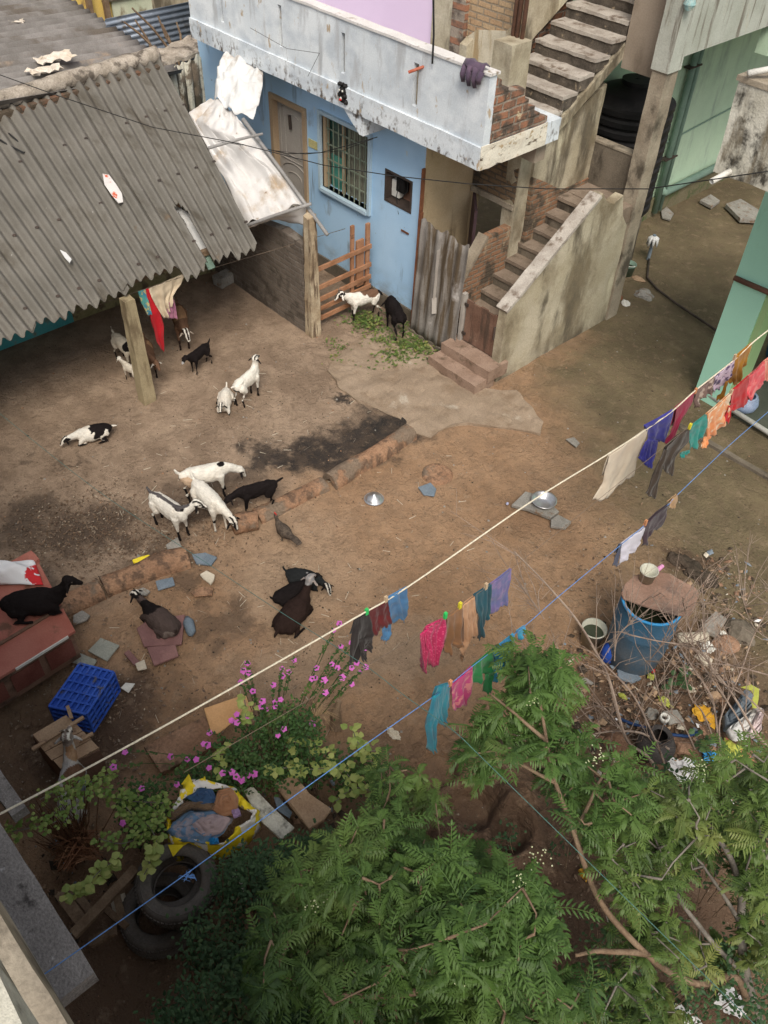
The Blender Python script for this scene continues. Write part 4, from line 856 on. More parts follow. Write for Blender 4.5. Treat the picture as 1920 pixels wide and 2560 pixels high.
goat((616,1280),(676,1264),'black kid with a raised tail standing at the kerb in front of the white goats',K,'fwd',kid=True,S=.92,seed=14,neck=(6,-42),muz=(.35,.35,.37),tail=(-.12,0,.06),stride=.05)
goat((138,1518),(45,1532),'black goat lying on the red-topped cupboard with its head up',K,'up',lie=True,S=1.12,seed=15,neck=(4,-14),z=.62,tail=(-.08,0,-.03),hyaw=-6)
goat((372,1538),(440,1598),'grey-brown goat lying on the plum tiles with a black and white face',(.085,.062,.055),'fwd',lie=True,S=1.0,seed=16,patches=((.22,0,.6,.14,K),(-.30,.1,.5,.08,(.2,.16,.14))),face=K,blaze=W,ears=K,neck=(4,4),socks=K,hyaw=8)
goat((764,1516),(702,1592),'large dark brown goat lying in front of two black goats in the yard',DBR,'up',lie=True,S=1.08,seed=17,neck=(6,-16),face=GY,blaze=(.45,.4,.38),ears=(.35,.3,.28),socks=K,tail=(-.06,0,-.08))
goat((752,1484),(704,1508),'jet black goat lying between the large brown goat and the striped-face goat',K,'fwd',lie=True,S=.82,seed=18,neck=(0,-10),face=K)
goat((782,1464),(742,1454),'charcoal goat with white striped face lying farthest of the three resting goats',(.022,.024,.025),'fwd',lie=True,S=.82,seed=19,neck=(-30,-15),hyaw=-20,face=K,blaze=W,ears=K,patches=((.05,0,.55,.08,GY),))
goat((206,1985),(200,2080),'white and brown striped goat facing the wooden pallet at the bottom left',(.48,.46,.44),'up',S=1.2,seed=20,patches=((.05,-.12,.6,.2,BR),(.3,-.06,.7,.12,TAN)),face=(.25,.2,.17),blaze=W,ears=(.5,.48,.46),neck=(0,-6),horn=True)
# hen
a=G(712,1352);hn=empty('hen',(a.x,a.y,0),'dark brown hen pecking alone in the middle of the yard','hen',rz=math.atan2(*((G(700,1325)-G(735,1360)).yx)))
mb=MB();ell_tube(mb,[((-.10,0,.17),.05,.045),((-.03,0,.165),.075,.075),((.05,0,.165),.07,.075),((.10,0,.19),.045,.05)],14)
ell_tube(mb,[((.10,0,.20),.035,.04),((.14,0,.25),.022,.024),((.155,0,.29),.024,.026)],10)
ell_tube(mb,[((-.12,0,.18),.04,.03),((-.22,0,.21),.045,.018),((-.30,0,.21),.04,.01)],10)
me=smoothmesh(mb,.009,'body',3);me.materials.append(surf('hen_feathers',(.055,.042,.034),(.11,.085,.065),30,.8,.4,90,.01,.8,obj=True));o=bpy.data.objects.new('body',me);COL.objects.link(o);o.parent=hn
for s_ in (-1,1):
    e=MB();e.tube([(0,.03*s_,.12),(.01,.03*s_,.01),(.05,.03*s_,.005)],[.012,.006,.004],6);q=bpy.data.meshes.new('leg');q.from_pydata(e.v,[],e.f);q.materials.append(M['horn']);oo=bpy.data.objects.new('leg',q);COL.objects.link(oo);oo.parent=hn
e=MB();e.tube([(.175,0,.29),(.21,0,.28)],[.01,.002],6);q=bpy.data.meshes.new('beak');q.from_pydata(e.v,[],e.f);q.materials.append(M['horn']);oo=bpy.data.objects.new('beak',q);COL.objects.link(oo);oo.parent=hn
e=MB();e.prism([(.14,-.004,.31),(.185,-.004,.31),(.175,-.004,.335),(.16,-.004,.325),(.145,-.004,.335)],(0,.008,0));q=bpy.data.meshes.new('comb');q.from_pydata(e.v,[],e.f);q.materials.append(M['redcloth']);oo=bpy.data.objects.new('comb',q);COL.objects.link(oo);oo.parent=hn
# ================= CLOTHES LINES =================
class Rope:
    def __init__(s,name,pa,za,pb,zb,mids,rad,mat,label,grp='lines strung across the yard'):
        s.A=G(*pa,za);s.B=G(*pb,zb);d=(s.B-s.A);s.n=Vector((d.y,-d.x,0)).normalized()
        pts=[s.A]+[s.at(*m) for m in mids]+[s.B]
        s.pts=pts
        P=[];m=len(pts)
        for i in range(m-1):
            p0=pts[max(i-1,0)];p1=pts[i];p2=pts[i+1];p3=pts[min(i+2,m-1)]
            for k in range(6):
                t=k/6;P.append(.5*((2*p1)+(p2-p0)*t+(2*p0-5*p1+4*p2-p3)*t*t+(3*p1-p0-3*p2+p3)*t**3))
        P.append(pts[-1])
        e0=(P[0]-P[1]).normalized();e1=(P[-1]-P[-2]).normalized()
        P=[P[0]+e0*.5]+P+[P[-1]+e1*2.5]
        tag(MB().tube(P,rad,6).build(name,mat,smooth=True),label,name.replace('_',' '),grp)
    def at(s,x,y,off=0):
        v=ray(x,y);t=((s.A-CAM).dot(s.n)+off)/v.dot(s.n);return CAM+v*t
rp1=Rope('clothes_rope',(0,2035),2.9,(1920,826),2.75,[D(250,1626),D(500,1487),D(765,1336),D(885,1265),D(1145,1085),D(1310,983),D(1400,925),c5(830,935),c5(1015,770),c5(1345,510),c5(1500,365)],.007,M['ropew'],'thick cream rope with the beige towel, crossing the whole yard')
rp2=Rope('clothes_rope',cM(-560,1150),2.9,(1940,895),2.75,[cM(330,630),cM(495,525),cM(660,425),cM(840,288),cM(950,212),cM(1085,110),c5(200,1690),c5(870,1150),c5(960,1095),c5(1110,975),c5(1310,795),c5(1470,650),c5(1600,525)],.0022,M['ropet'],'thin brown line hung with the pink shirt and orange floral cloth')
rp3=Rope('clothes_rope',(208,2367),3.1,(1920,1030),2.5,[cT(740,775),cM(220,1190),cM(470,1015),cM(690,855),cM(830,742),cM(1170,480),cM(1400,280),cR(535,125),c5(590,1910),c5(790,1735),c5(860,1660),c5(1300,1240)],.0030,M['ropeb'],'blue nylon rope, nearest of the clothes lines, knotted above the tyres')
rp4=Rope('clothes_rope',(-30,1010),2.0,(1180,1870),3.0,[D(200,1052),D(440,1212),D(600,1318),D(780,1432),D(870,1500),D(975,1575)],.0024,M['ropeg'],'dark green cord running from left down towards the leafy tree')
k=MB();random.seed(2);kc=rp3.at(*cT(750,785))
for i in range(12):
    a=kc+Vector((rnd(-.035,.035),rnd(-.035,.035),rnd(-.05,.02)));k.tube([kc,a*.6+kc*.4+Vector((rnd(-.02,.02),rnd(-.02,.02),.01)),a],[.003,.002,.001],4)
tag(k.build('rope_knot',M['ropeb']),'frayed blue knot tied on the blue rope above the top tyre','knot')
# cables in front of the blue house
def cable(pts,rad,mat,label):
    P=[Vector(p) for p in pts];Q=[]
    for i in range(len(P)-1):
        for k in range(8): Q.append(P[i].lerp(P[i+1],k/8))
    Q.append(P[-1]);tag(MB().tube(Q,rad,5).build('overhead_cable',mat,smooth=True),label,'cable','cables slung over the house front')
def W2(x,y,Y): return PY(x*1.1574,y*1.1574,Y)
cable([G(*D(-60,140),3.2),G(*D(120,205),3.1),W2(330,275,6.0),W2(515,310,6.5),W2(700,357,7.0),W2(850,380,7.3),W2(1010,397,7.5),W2(1180,408,7.9),W2(1400,408,8.2),W2(1659,370,8.2)],.006,M['wire'],'black cable crossing over the asbestos roof and on past the meter to the stair column')
cable([W2(500,308,6.6),W2(560,318,7.2),W2(620,332,7.6),W2(690,330,7.6),W2(760,312,7.6),W2(815,296,7.7)],.006,M['wire'],'black cable drooping from the tarpaulin poles across the door and window')
cable([W2(470,305,6.5),W2(590,325,7.3),W2(660,333,7.6),W2(740,325,7.65),W2(805,300,7.74)],.004,M['wire'],'thinner black cable twisted below the drooping cable at the window')
cable([W2(540,60,7.6),W2(620,105,7.6),W2(690,115,7.65),W2(690,115,7.68),W2(665,165,7.68)],.003,M['wire'],'thin wire hanging in front of the upper left parapet')
# garments: rows of picture points laid in the vertical plane of their line
random.seed(11)
def poly(pts,n):
    P=[Vector(p) for p in pts];Ls=[0]
    for a,b in zip(P,P[1:]): Ls.append(Ls[-1]+(b-a).length)
    out=[]
    for i in range(n):
        t=Ls[-1]*i/(n-1);k=0
        while k<len(Ls)-2 and Ls[k+1]<t: k+=1
        u=(t-Ls[k])/max(1e-9,Ls[k+1]-Ls[k]);out.append(P[k].lerp(P[k+1],u))
    return out
def garment(name,cat,rope,f,patches,mat,label,folds=4,amp=.018,grp='clothes hung on the lines',peg=None,nu=34,nv=26,back=True):
    mb=MB();seed=random.random()*50
    for pi,rows in enumerate(patches):
        R_=[poly([rope.at(*f(*p)) for p in r],nu) for r in rows];G_=[]
        for k in range(nv):
            s=k/(nv-1)*(len(R_)-1);i=min(int(s),len(R_)-2);u=s-i
            row=[]
            for j in range(nu):
                p=R_[i][j].lerp(R_[i+1][j],u);t=j/(nu-1);dn=k/(nv-1)
                tt=t+.10*noise.noise(Vector((t*2,dn*2.2,seed)));w=(.55*math.sin(tt*folds*1.5*math.pi+seed+dn*1.2)+1.5*noise.noise(Vector((tt*folds*1.1,dn*1.6,seed)))+.8*noise.noise(Vector((tt*7,dn*5,seed+4))))*amp*(.2+dn)
                jag=.03*noise.noise(Vector((t*14,seed,0)))*(dn**4)
                row.append(p+rope.n*(w+.01*pi)+Vector((0,0,jag)))
            G_.append(row)
        mb.grid(G_)
        if back and pi==0:   # the half that falls behind the line
            B=[]
            for k in range(8):
                dn=k/7*.55;s=dn*(len(R_)-1);i=min(int(s),len(R_)-2);u=s-i
                B.append([R_[i][j].lerp(R_[i+1][j],u)-rope.n*(.012+.03*dn+.4*amp*dn*math.sin(j/(nu-1)*folds*6+seed)) for j in range(nu)])
            mb.grid(B)
    o=mb.build(name,mat,solid=.004,smooth=True);tag(o,label,cat,grp);return o
cm=cloth_mat
garment('towel','towel',rp1,c5,[[[(285,1325),(450,1205),(622,1085)],[(262,1400),(430,1300),(590,1180)],[(225,1560),(360,1480),(530,1330)],[(140,1700),(260,1680),(340,1600),(430,1540),(492,1490)]]],cm('cream_towel',(.62,.54,.43),(.55,.46,.36)),'long cream towel with a ragged hem, on the cream rope',3)
garment('shirt','shirt',rp1,c5,[[[(585,1070),(700,1010),(832,932)],[(615,1150),(700,1100),(800,1050)],[(610,1230),(690,1200),(775,1205)]],[[(610,1190),(650,1190),(690,1190)],[(575,1395),(605,1415),(642,1430)]],[[(570,1200),(610,1170)],[(522,1340),(570,1375)]]],cm('royal_blue_cloth',(.035,.035,.25),(.05,.05,.32)),'royal blue shirt with hanging sleeves beside the cream towel',3)
garment('cloth','cloth',rp1,c5,[[[(850,915),(930,850),(1018,775)],[(835,1030),(900,960),(980,900)],[(800,1130),(860,1060),(900,1020)],[(752,1215),(790,1225),(830,1205)]]],cm('crimson_cloth',(.34,.025,.075),(.28,.02,.06)),'crimson cloth hanging to a point right of the royal blue shirt',2)
garment('cloth','cloth',rp1,c5,[[[(1030,775),(1100,720),(1183,655)],[(1005,860),(1080,800),(1165,730)],[(1010,915),(1060,850),(1110,820),(1170,790)]]],cm('speckled_cloth',(.22,.15,.13),(.17,.12,.11),'blot',(.48,.40,.34)),'brown and cream speckled cloth between the crimson and lilac cloths',4)
garment('cloth','cloth',rp1,c5,[[[(1185,655),(1270,580),(1348,510)],[(1170,740),(1240,690),(1330,600)],[(1165,785),(1240,745),(1290,700),(1320,650)]]],cm('lilac_white_cloth',(.62,.52,.66),(.55,.45,.60),'blot',(.10,.07,.16)),'white and lilac cloth with dark purple motifs in front of the mint pillar',4)
garment('cloth','cloth',rp1,c5,[[[(1350,490),(1420,430),(1500,365)],[(1325,640),(1370,600),(1450,520)],[(1320,705),(1370,728),(1400,660),(1440,560)]],[[(1265,690),(1290,680)],[(1240,770),(1265,760)],[(1210,850),(1240,840)]]],cm('mustard_cloth',(.42,.20,.02),(.34,.15,.015)),'mustard brown cloth at the right end of the cream rope',3)
garment('trousers','trousers',rp2,c5,[[[(870,1150),(965,1095)],[(770,1255),(965,1200)],[(745,1380),(850,1330)],[(745,1440),(812,1490)]],[[(735,1270),(790,1270)],[(690,1400),(735,1410)],[(590,1640),(658,1678)]]],cm('black_brown_cloth',(.035,.026,.02),(.055,.04,.03)),'black trousers with one long dangling leg',2)
garment('shirt','shirt',rp2,c5,[[[(965,1090),(1040,1030),(1112,975)],[(965,1160),(1040,1110),(1110,1060)],[(960,1260),(1030,1255),(1060,1180),(1110,1145)]],[[(880,1290),(960,1270)],[(880,1335),(940,1310)]]],cm('teal_cloth',(.015,.18,.16),(.02,.24,.20)),'teal shirt beside the black trousers with the dangling leg',3)
garment('cloth','cloth',rp2,c5,[[[(1115,970),(1210,890),(1312,795)],[(1110,1060),(1200,1000),(1300,900)],[(1105,1180),(1180,1140),(1260,1060),(1290,980)]],[[(1075,1160),(1140,1150)],[(1045,1250),(1085,1245)]]],cm('orange_floral',(.62,.22,.08),(.70,.33,.15),'blot',(.68,.52,.36)),'orange floral cloth between the teal shirt and the red cloth',4)
garment('cloth','cloth',rp2,c5,[[[(1320,780),(1400,710),(1472,645)],[(1310,900),(1390,830),(1465,740)],[(1310,940),(1390,925),(1430,880),(1465,840)]],[[(1290,900),(1335,880)],[(1240,1040),(1285,1030)]]],cm('red_cloth',(.46,.015,.02),(.36,.01,.015)),'bright red cloth with a narrow tail right of the orange floral cloth',3)
garment('cloth','cloth',rp2,c5,[[[(1475,645),(1540,590),(1602,525)],[(1460,740),(1540,680),(1605,610)],[(1440,815),(1490,850),(1550,770),(1600,720)]]],cm('coral_cloth',(.66,.07,.09),(.58,.06,.08),'blot',(.70,.16,.16)),'coral pink cloth between the red cloth and the salmon cloth',3)
garment('cloth','cloth',rp2,c5,[[[(1605,522),(1660,480),(1720,435)],[(1600,690),(1660,670),(1720,620)]]],cm('salmon_cloth',(.66,.25,.18),(.6,.2,.14)),'salmon orange cloth at the right picture edge',3)
garment('cloth','cloth',rp3,c5,[[[(595,1900),(690,1810),(792,1735)],[(580,1990),(680,1920),(770,1800)],[(562,2080),(600,2060),(645,1985),(700,1960),(755,1860)]]],cm('black_plum_cloth',(.035,.022,.03),(.05,.03,.04)),'black plum cloth on the blue rope beside the white cloth',4)
garment('cloth','cloth',rp3,cR,[[[(535,125),(620,60),(715,-5)],[(520,200),(600,150),(700,80)],[(500,288),(560,235),(640,190),(690,120)]]],cm('white_cloth',(.60,.58,.66),(.54,.52,.60)),'white cloth on the blue rope beside the black plum cloth',3)
garment('cloth','cloth',rp3,cR,[[[(522,130),(540,118)],[(500,200),(520,190)],[(468,285),(498,288)]]],cm('navy_strip',(.07,.08,.13)),'narrow navy strip hanging at the edge of the white cloth',1,.006)
garment('rag','rag',rp3,c5,[[[(820,1690),(862,1655)],[(795,1730),(862,1710)],[(800,1770),(835,1775)]]],cm('tan_rag',(.45,.28,.14)),'small tan rag knotted on the blue rope',2,.01)
garment('trousers','trousers',rp1,cM,[[[(75,432),(115,412),(158,385)],[(62,500),(120,480),(180,460)],[(45,570),(120,560),(188,530)],[(30,725),(55,722),(80,712)]],[[(95,560),(180,545)],[(100,640),(172,640)]],[[(98,630),(135,630)],[(105,690),(130,695)]]],cm('black_cloth',(.022,.018,.018),(.035,.028,.027)),'black trousers at the left end of the clothes beside the maroon cloth',2)
garment('cloth','cloth',rp1,cM,[[[(158,385),(220,350),(285,312)],[(175,450),(230,420),(290,380)],[(188,545),(215,510),(250,485),(300,455)]]],cm('maroon_cloth',(.13,.018,.02),(.10,.014,.016)),'maroon cloth between the black trousers and the sky blue shirt',3)
garment('shirt','shirt',rp1,cM,[[[(285,298),(350,262),(410,228)],[(292,370),(350,340),(412,310)],[(300,480),(345,465),(370,440),(400,465),(416,375)]],[[(250,480),(300,465)],[(238,500),(300,520)],[(245,570),(272,577)]]],cm('sky_blue_cloth',(.08,.22,.42),(.06,.17,.34)),'sky blue shirt right of the maroon cloth',3)
garment('shirt','shirt',rp2,cM,[[[(540,485),(600,455),(662,428)],[(515,540),(590,520),(662,500)],[(525,640),(590,640),(650,600)],[(535,720),(590,732),(612,715)]],[[(490,525),(545,485)],[(492,610),(530,620)],[(495,720),(520,715)],[(500,760),(512,758)]]],cm('pink_dotted_cloth',(.50,.02,.11),(.40,.02,.09),'dots',(.60,.08,.18)),'hot pink dotted shirt bunched at the left end of its line',5,.03)
garment('cloth','cloth',rp2,cM,[[[(665,425),(715,390),(765,352)],[(665,500),(715,480),(770,450)],[(650,600),(700,590),(760,560)],[(640,640),(680,662),(700,610),(770,590)]]],cm('brown_cloth',(.26,.13,.06),(.20,.10,.045)),'brown cloth next to the hot pink dotted shirt',3,.025)
garment('cloth','cloth',rp2,cM,[[[(765,352),(800,320),(845,288)],[(770,450),(810,440),(850,400)],[(760,560),(800,560),(850,520)],[(735,600),(750,700),(790,620),(830,590)]]],cm('peach_cloth',(.55,.33,.20),(.40,.22,.12)),'peach and tan pleated cloth between the brown cloth and the dark teal cloth',5,.035)
garment('cloth','cloth',rp2,cM,[[[(845,280),(900,245),(952,208)],[(852,360),(900,340),(950,320)],[(875,440),(910,430),(945,400)],[(855,558),(900,535),(935,430)]]],cm('dark_teal_cloth',(.02,.10,.13),(.015,.07,.10)),'dark teal cloth next to the purple gauze cloth',4,.03)
garment('cloth','cloth',rp2,cM,[[[(955,208),(1020,160),(1086,108)],[(950,300),(1010,260),(1070,200)],[(945,405),(1000,375),(1050,345)]]],cm('purple_gauze',(.15,.12,.28),(.12,.14,.30),'blot',(.22,.16,.32)),'dull purple gauze cloth at the right end of the middle clothes',2)
garment('shirt','shirt',rp3,cM,[[[(600,880),(645,862),(692,850)],[(580,960),(640,950),(692,930)],[(600,1080),(650,1050),(690,1020)],[(620,1120),(650,1105),(676,1100)]],[[(565,935),(625,900)],[(530,1080),(620,1060)],[(535,1160),(605,1130)],[(542,1280),(602,1282)]]],cm('teal_blue_cloth',(.015,.20,.27),(.02,.15,.22)),'teal blue shirt with one long sleeve hanging at the left end of the blue rope',3,.025)
garment('cloth','cloth',rp3,cM,[[[(695,862),(765,805),(832,742)],[(697,940),(765,900),(825,850)],[(700,1022),(740,1010),(770,985),(800,1000)]]],cm('magenta_cloth',(.46,.04,.17),(.38,.03,.14),'blot',(.55,.18,.20)),'magenta patterned cloth between the teal blue shirt and the green cloth',3)
garment('cloth','cloth',rp3,cM,[[[(835,742),(900,690),(960,638)],[(830,800),(900,760),(965,710)],[(820,872),(870,840),(920,800),(965,780)]],[[(905,790),(965,770)],[(900,905),(935,890)]]],cm('green_cloth',(.02,.24,.07),(.015,.18,.05)),'bright green cloth right of the magenta cloth, half under the tree leaves',3)
garment('cloth','cloth',rp3,cM,[[[(962,638),(1030,590),(1105,530)],[(985,700),(1040,680),(1100,620)],[(970,780),(1020,760),(1075,730)],[(965,840),(1000,790),(1050,740)]]],cm('cyan_cloth',(.05,.38,.60),(.04,.32,.52)),'cyan blue cloth seen between the tree leaves',3)
garment('cloth','cloth',rp3,cM,[[[(1125,515),(1175,480)],[(1130,570),(1172,530)]]],cm('cyan_rag',(.05,.36,.58)),'small cyan rag above the tree top on the blue rope',2,.01)
def pegs(rope,f,lst):
    for (x,y),mt,lb in lst:
        p=rope.at(*f(x,y))
        m=MB();t=Vector((-rope.n.y,rope.n.x,0))
        for s_ in (-1,1): m.hexa([p+rope.n*a*.012+rope.n*s_*.006+t*b_*.012+Vector((0,0,c_)) for c_ in (-.03,.03) for a,b_ in ((-.3,-1),(.3,-1),(.3,1),(-.3,1))])
        tag(m.build('clothes_peg',mt),lb,'clothes peg','clothes pegs on the lines')
pgc=lambda n,c:surf(n,c,tuple(x*.85 for x in c),5,.5,.05)
PG,PYL,PO,PW=pgc('peg_green',(.05,.6,.15)),pgc('peg_yellow',(.75,.65,.05)),pgc('peg_orange',(.65,.3,.15)),pgc('peg_wood',(.6,.45,.3))
pegs(rp1,cM,[((147,386),PG,'green peg between the black trousers and the maroon cloth'),((272,306),PW,'wooden peg between the maroon cloth and the sky blue shirt')])
pegs(rp2,cM,[((657,412),PG,'green peg at the right corner of the hot pink dotted shirt'),((752,346),PYL,'yellow peg between the brown cloth and the peach cloth'),((920,222),PW,'wooden peg on the dark teal cloth')])
pegs(rp3,cM,[((688,850),PO,'orange peg between the teal blue shirt and the magenta cloth')])
pegs(rp2,c5,[((970,1075),PYL,'lime yellow peg between the black trousers and the teal shirt'),((1320,785),PW,'pale peg at the left corner of the red cloth')])
pegs(rp3,c5,[((592,1895),PO,'orange peg between the white cloth and the black plum cloth')])
pegs(rp1,c5,[((1018,772),PO,'orange peg between the crimson and speckled cloths'),((1350,485),PW,'pale peg between the lilac and mustard cloths')])
# clothes hanging at the shed post
shl=Rope('cord',cF(100,300),1.42,cF(620,130),1.42,[cF(260,245),cF(420,190)],.004,M['ropet'],'cord under the shed eave carrying four small cloths','cord under the eave')
garment('cloth','cloth',shl,cF,[[[(262,245),(315,230)],[(290,330),(340,330)],[(330,410),(358,400)]]],cm('print_cloth',(.05,.22,.35),(.1,.35,.3),'blot',(.5,.45,.2)),'small blue and green printed cloth next to the shed post',2,.01,'cloths under the eave')
garment('cloth','cloth',shl,cF,[[[(315,228),(345,222)],[(330,330),(410,370)],[(365,480),(442,480)],[(390,590),(445,590)],[(425,650),(447,660)]]],cm('scarlet_cloth',(.50,.01,.02),(.38,.008,.015)),'long scarlet cloth tapering to a point under the shed eave',2,.02,'cloths under the eave')
garment('cloth','cloth',shl,cF,[[[(335,225),(450,180),(586,122)],[(350,280),(450,250),(560,190)],[(390,350),(440,340),(500,270)],[(440,430),(460,435),(490,330)]]],cm('cream_cotton',(.62,.52,.38),(.56,.46,.33)),'wide cream cloth slung under the shed eave',4,.03,'cloths under the eave')
garment('cloth','cloth',shl,cF,[[[(470,330),(510,300)],[(462,430),(538,435)]]],cm('mauve_cloth',(.38,.16,.24),(.3,.12,.2)),'small mauve cloth below the wide cream cloth',3,.012,'cloths under the eave')
# ================= TARPAULIN =================
tp=empty('tarpaulin_canopy',(-9.6,7.0,0),'dirty white tarpaulin stretched on bamboo poles between the shed roof and the blue house','tarpaulin')
q=cr(0,0,960)
def surfpatch(rows,nu,nv,amp,fr):
    R_=[poly(r,nu) for r in rows];out=[]
    for k in range(nv):
        s=k/(nv-1)*(len(R_)-1);i=min(int(s),len(R_)-2);u=s-i
        out.append([R_[i][j].lerp(R_[i+1][j],u)+Vector((0,0,amp*(.45*noise.noise(Vector((j*fr/nu*2.2,k/nv*2.5,3)))+.6*noise.noise(Vector((j/nu*4,k/nv*4,9)))+.35*noise.noise(Vector((j/nu*11,k/nv*11,5)))+.3*abs(noise.noise(Vector((j/nu*7+k/nv*3,k/nv*5,7))))))) for j in range(nu)])
    return out
rows=[[G(*q(900,440),2.55),G(*q(930,415),2.62),G(*q(970,440),2.6),G(*q(1030,520),2.5)],
      [G(*q(815,500),2.35),G(*q(930,560),2.42),G(*q(1030,600),2.42),G(*q(1090,590),2.4)],
      [G(*q(960,760),1.95),G(*q(1020,760),2.0),G(*q(1120,740),2.1),G(*q(1215,745),2.2)],
      [G(*q(1060,975),1.62),G(*q(1130,955),1.70),G(*q(1220,915),1.82),G(*q(1320,880),1.92)]]
MB().grid(surfpatch(rows,70,60,.11,3.5)).build('canopy',M['tarp'],tp,smooth=True,solid=.005)
rows=[[G(*q(1060,985),1.60),G(*q(1200,925),1.78),G(*q(1325,885),1.9)],[G(*q(1065,990),1.56),G(*q(1190,940),1.66),G(*q(1320,930),1.72)],[G(*q(1075,985),1.5),G(*q(1180,945),1.56),G(*q(1250,962),1.52),G(*q(1318,975),1.58)]]
MB().grid(surfpatch(rows,40,14,.03,3)).build('valance',M['tarp'],tp,smooth=True,solid=.005)
rows=[[G(*q(975,225),3.02),G(*q(1050,250),3.0),G(*q(1138,290),2.98)],[G(*q(940,300),2.85),G(*q(1040,350),2.85),G(*q(1135,380),2.80)],[G(*q(925,425),2.62),G(*q(1010,485),2.60),G(*q(1095,522),2.55)]]
MB().grid(surfpatch(rows,40,30,.11,2.5)).build('upper_sheet',M['tarp2'],tp,smooth=True,solid=.005)
for a,b_,r_ in (((G(*q(1050,515),2.62)),(G(*q(1415,1015),1.72)),.030),((G(*q(900,640),2.50)),(G(*q(1135,578),2.58)),.022),((G(*q(1065,975),1.70)),(G(*q(1345,880),2.03)),.026)):
    MB().tube([a,a.lerp(b_,.5)+Vector((0,0,.01)),b_],[r_,r_*.9,r_*.85],8).build('pole',M['pole'],tp,smooth=True)
# scraps lying on the asbestos roof
def on_roof(pts,label,mat,lift=.13):
    out=[]
    for x,y in pts:
        v=ray(x,y);n_=(R1-R0).cross(E0-R0).normalized();t=(R0-CAM).dot(n_)/v.dot(n_);out.append(CAM+v*t+Vector((0,0,lift)))
    return tag(MB().prism(out,(0,0,.012)).build('scrap',mat),label,'scrap')
on_roof([q(*p) for p in ((452,795),(480,800),(510,840),(535,880),(540,915),(520,920),(490,885),(460,840))],'oval white scrap with red print lying in the middle of the asbestos roof',surf('printed_scrap',(.6,.57,.55),(.66,.63,.6),5,.7,.05,stains=[((.55,.12,.06),(9,9,9),.6,.66)]))
on_roof([D(*p) for p in ((135,562),(148,568),(160,582),(156,590),(145,578))],'tiny white scrap near the lower left of the asbestos roof',M['tarp2'])
a=roofpt(-.12,.08);tag(MB().tube([roofpt(-.15,.05)+Vector((0,0,.05)),roofpt(-.07,.2)+Vector((0,0,.06)),roofpt(-.02,.26)+Vector((0,0,.06)),roofpt(.01,.25)+Vector((0,0,.05)),roofpt(-.03,.14)+Vector((0,0,.05))],.012,6).build('wire_loop',M['wire']),'bent black wire loop lying on the roof below the ridge','wire')
on_roof([(412,492),(440,500),(470,518),(490,560),(518,612),(497,626),(470,580),(440,530)],'white plastic lining showing through the broken edge of the asbestos roof',M['tarp2'],-.10)
on_roof([(500,612),(514,606),(536,648),(518,655)],'green cloth scrap under the broken roof edge below the white lining',M['pipeg'],-.12)
# slatted gate
X=-8.78;gx=empty('slatted_gate',(X,7.4,0),'reddish slatted wooden gate with tall boards against the blue wall','gate')
def gb_(y0,z0,y1,z1,w_,t_=.03,nm='rail'): MB().obox((X,y0,z0),(X,y1,z1),t_,w_,up=(0,0,1)).build(nm,M['gatewood'],gx,bevel=.003)
for z in (.16,.32,.48,.68,.98): gb_(6.98,z,8.05,z+.02,.07)
def gp(y,z0,z1,w_,dx=.03): MB().boxx(X-dx-.02,X-dx+.02,y-w_/2,y+w_/2,z0,z1).build('upright',M['gatewood'],gx,bevel=.003)
gp(7.02,.05,.72,.07);gp(7.7,.08,1.42,.06);gp(7.85,.4,1.15,.14);gp(8.0,.1,1.36,.07)
# low block near shed wall
def thingbox(name,px,sx,sy,sz,rz,mat,label,cat,z=0,rough=(.08,.006,8)):
    c=G(*px,z);m=MB().boxx(-sx/2,sx/2,-sy/2,sy/2,0,sz);o=m.build(name,mat)
    for v in o.data.vertices: v.co=Matrix.Rotation(R(rz),3,'Z')@v.co+c
    if rough:
        bm=bmesh.new();bm.from_mesh(o.data);bmesh.ops.subdivide_edges(bm,edges=bm.edges[:],cuts=3,use_grid_fill=True)
        for v in bm.verts: v.co+=noise.noise_vector(v.co*rough[2])*rough[1]*1.6
        bm.to_mesh(o.data);bm.free()
    return tag(o,label,cat)
thingbox('cement_block',cF(865,185),.2,.32,.16,8,M['stone'],'pale cement block lying at the foot of the brick wall','block')
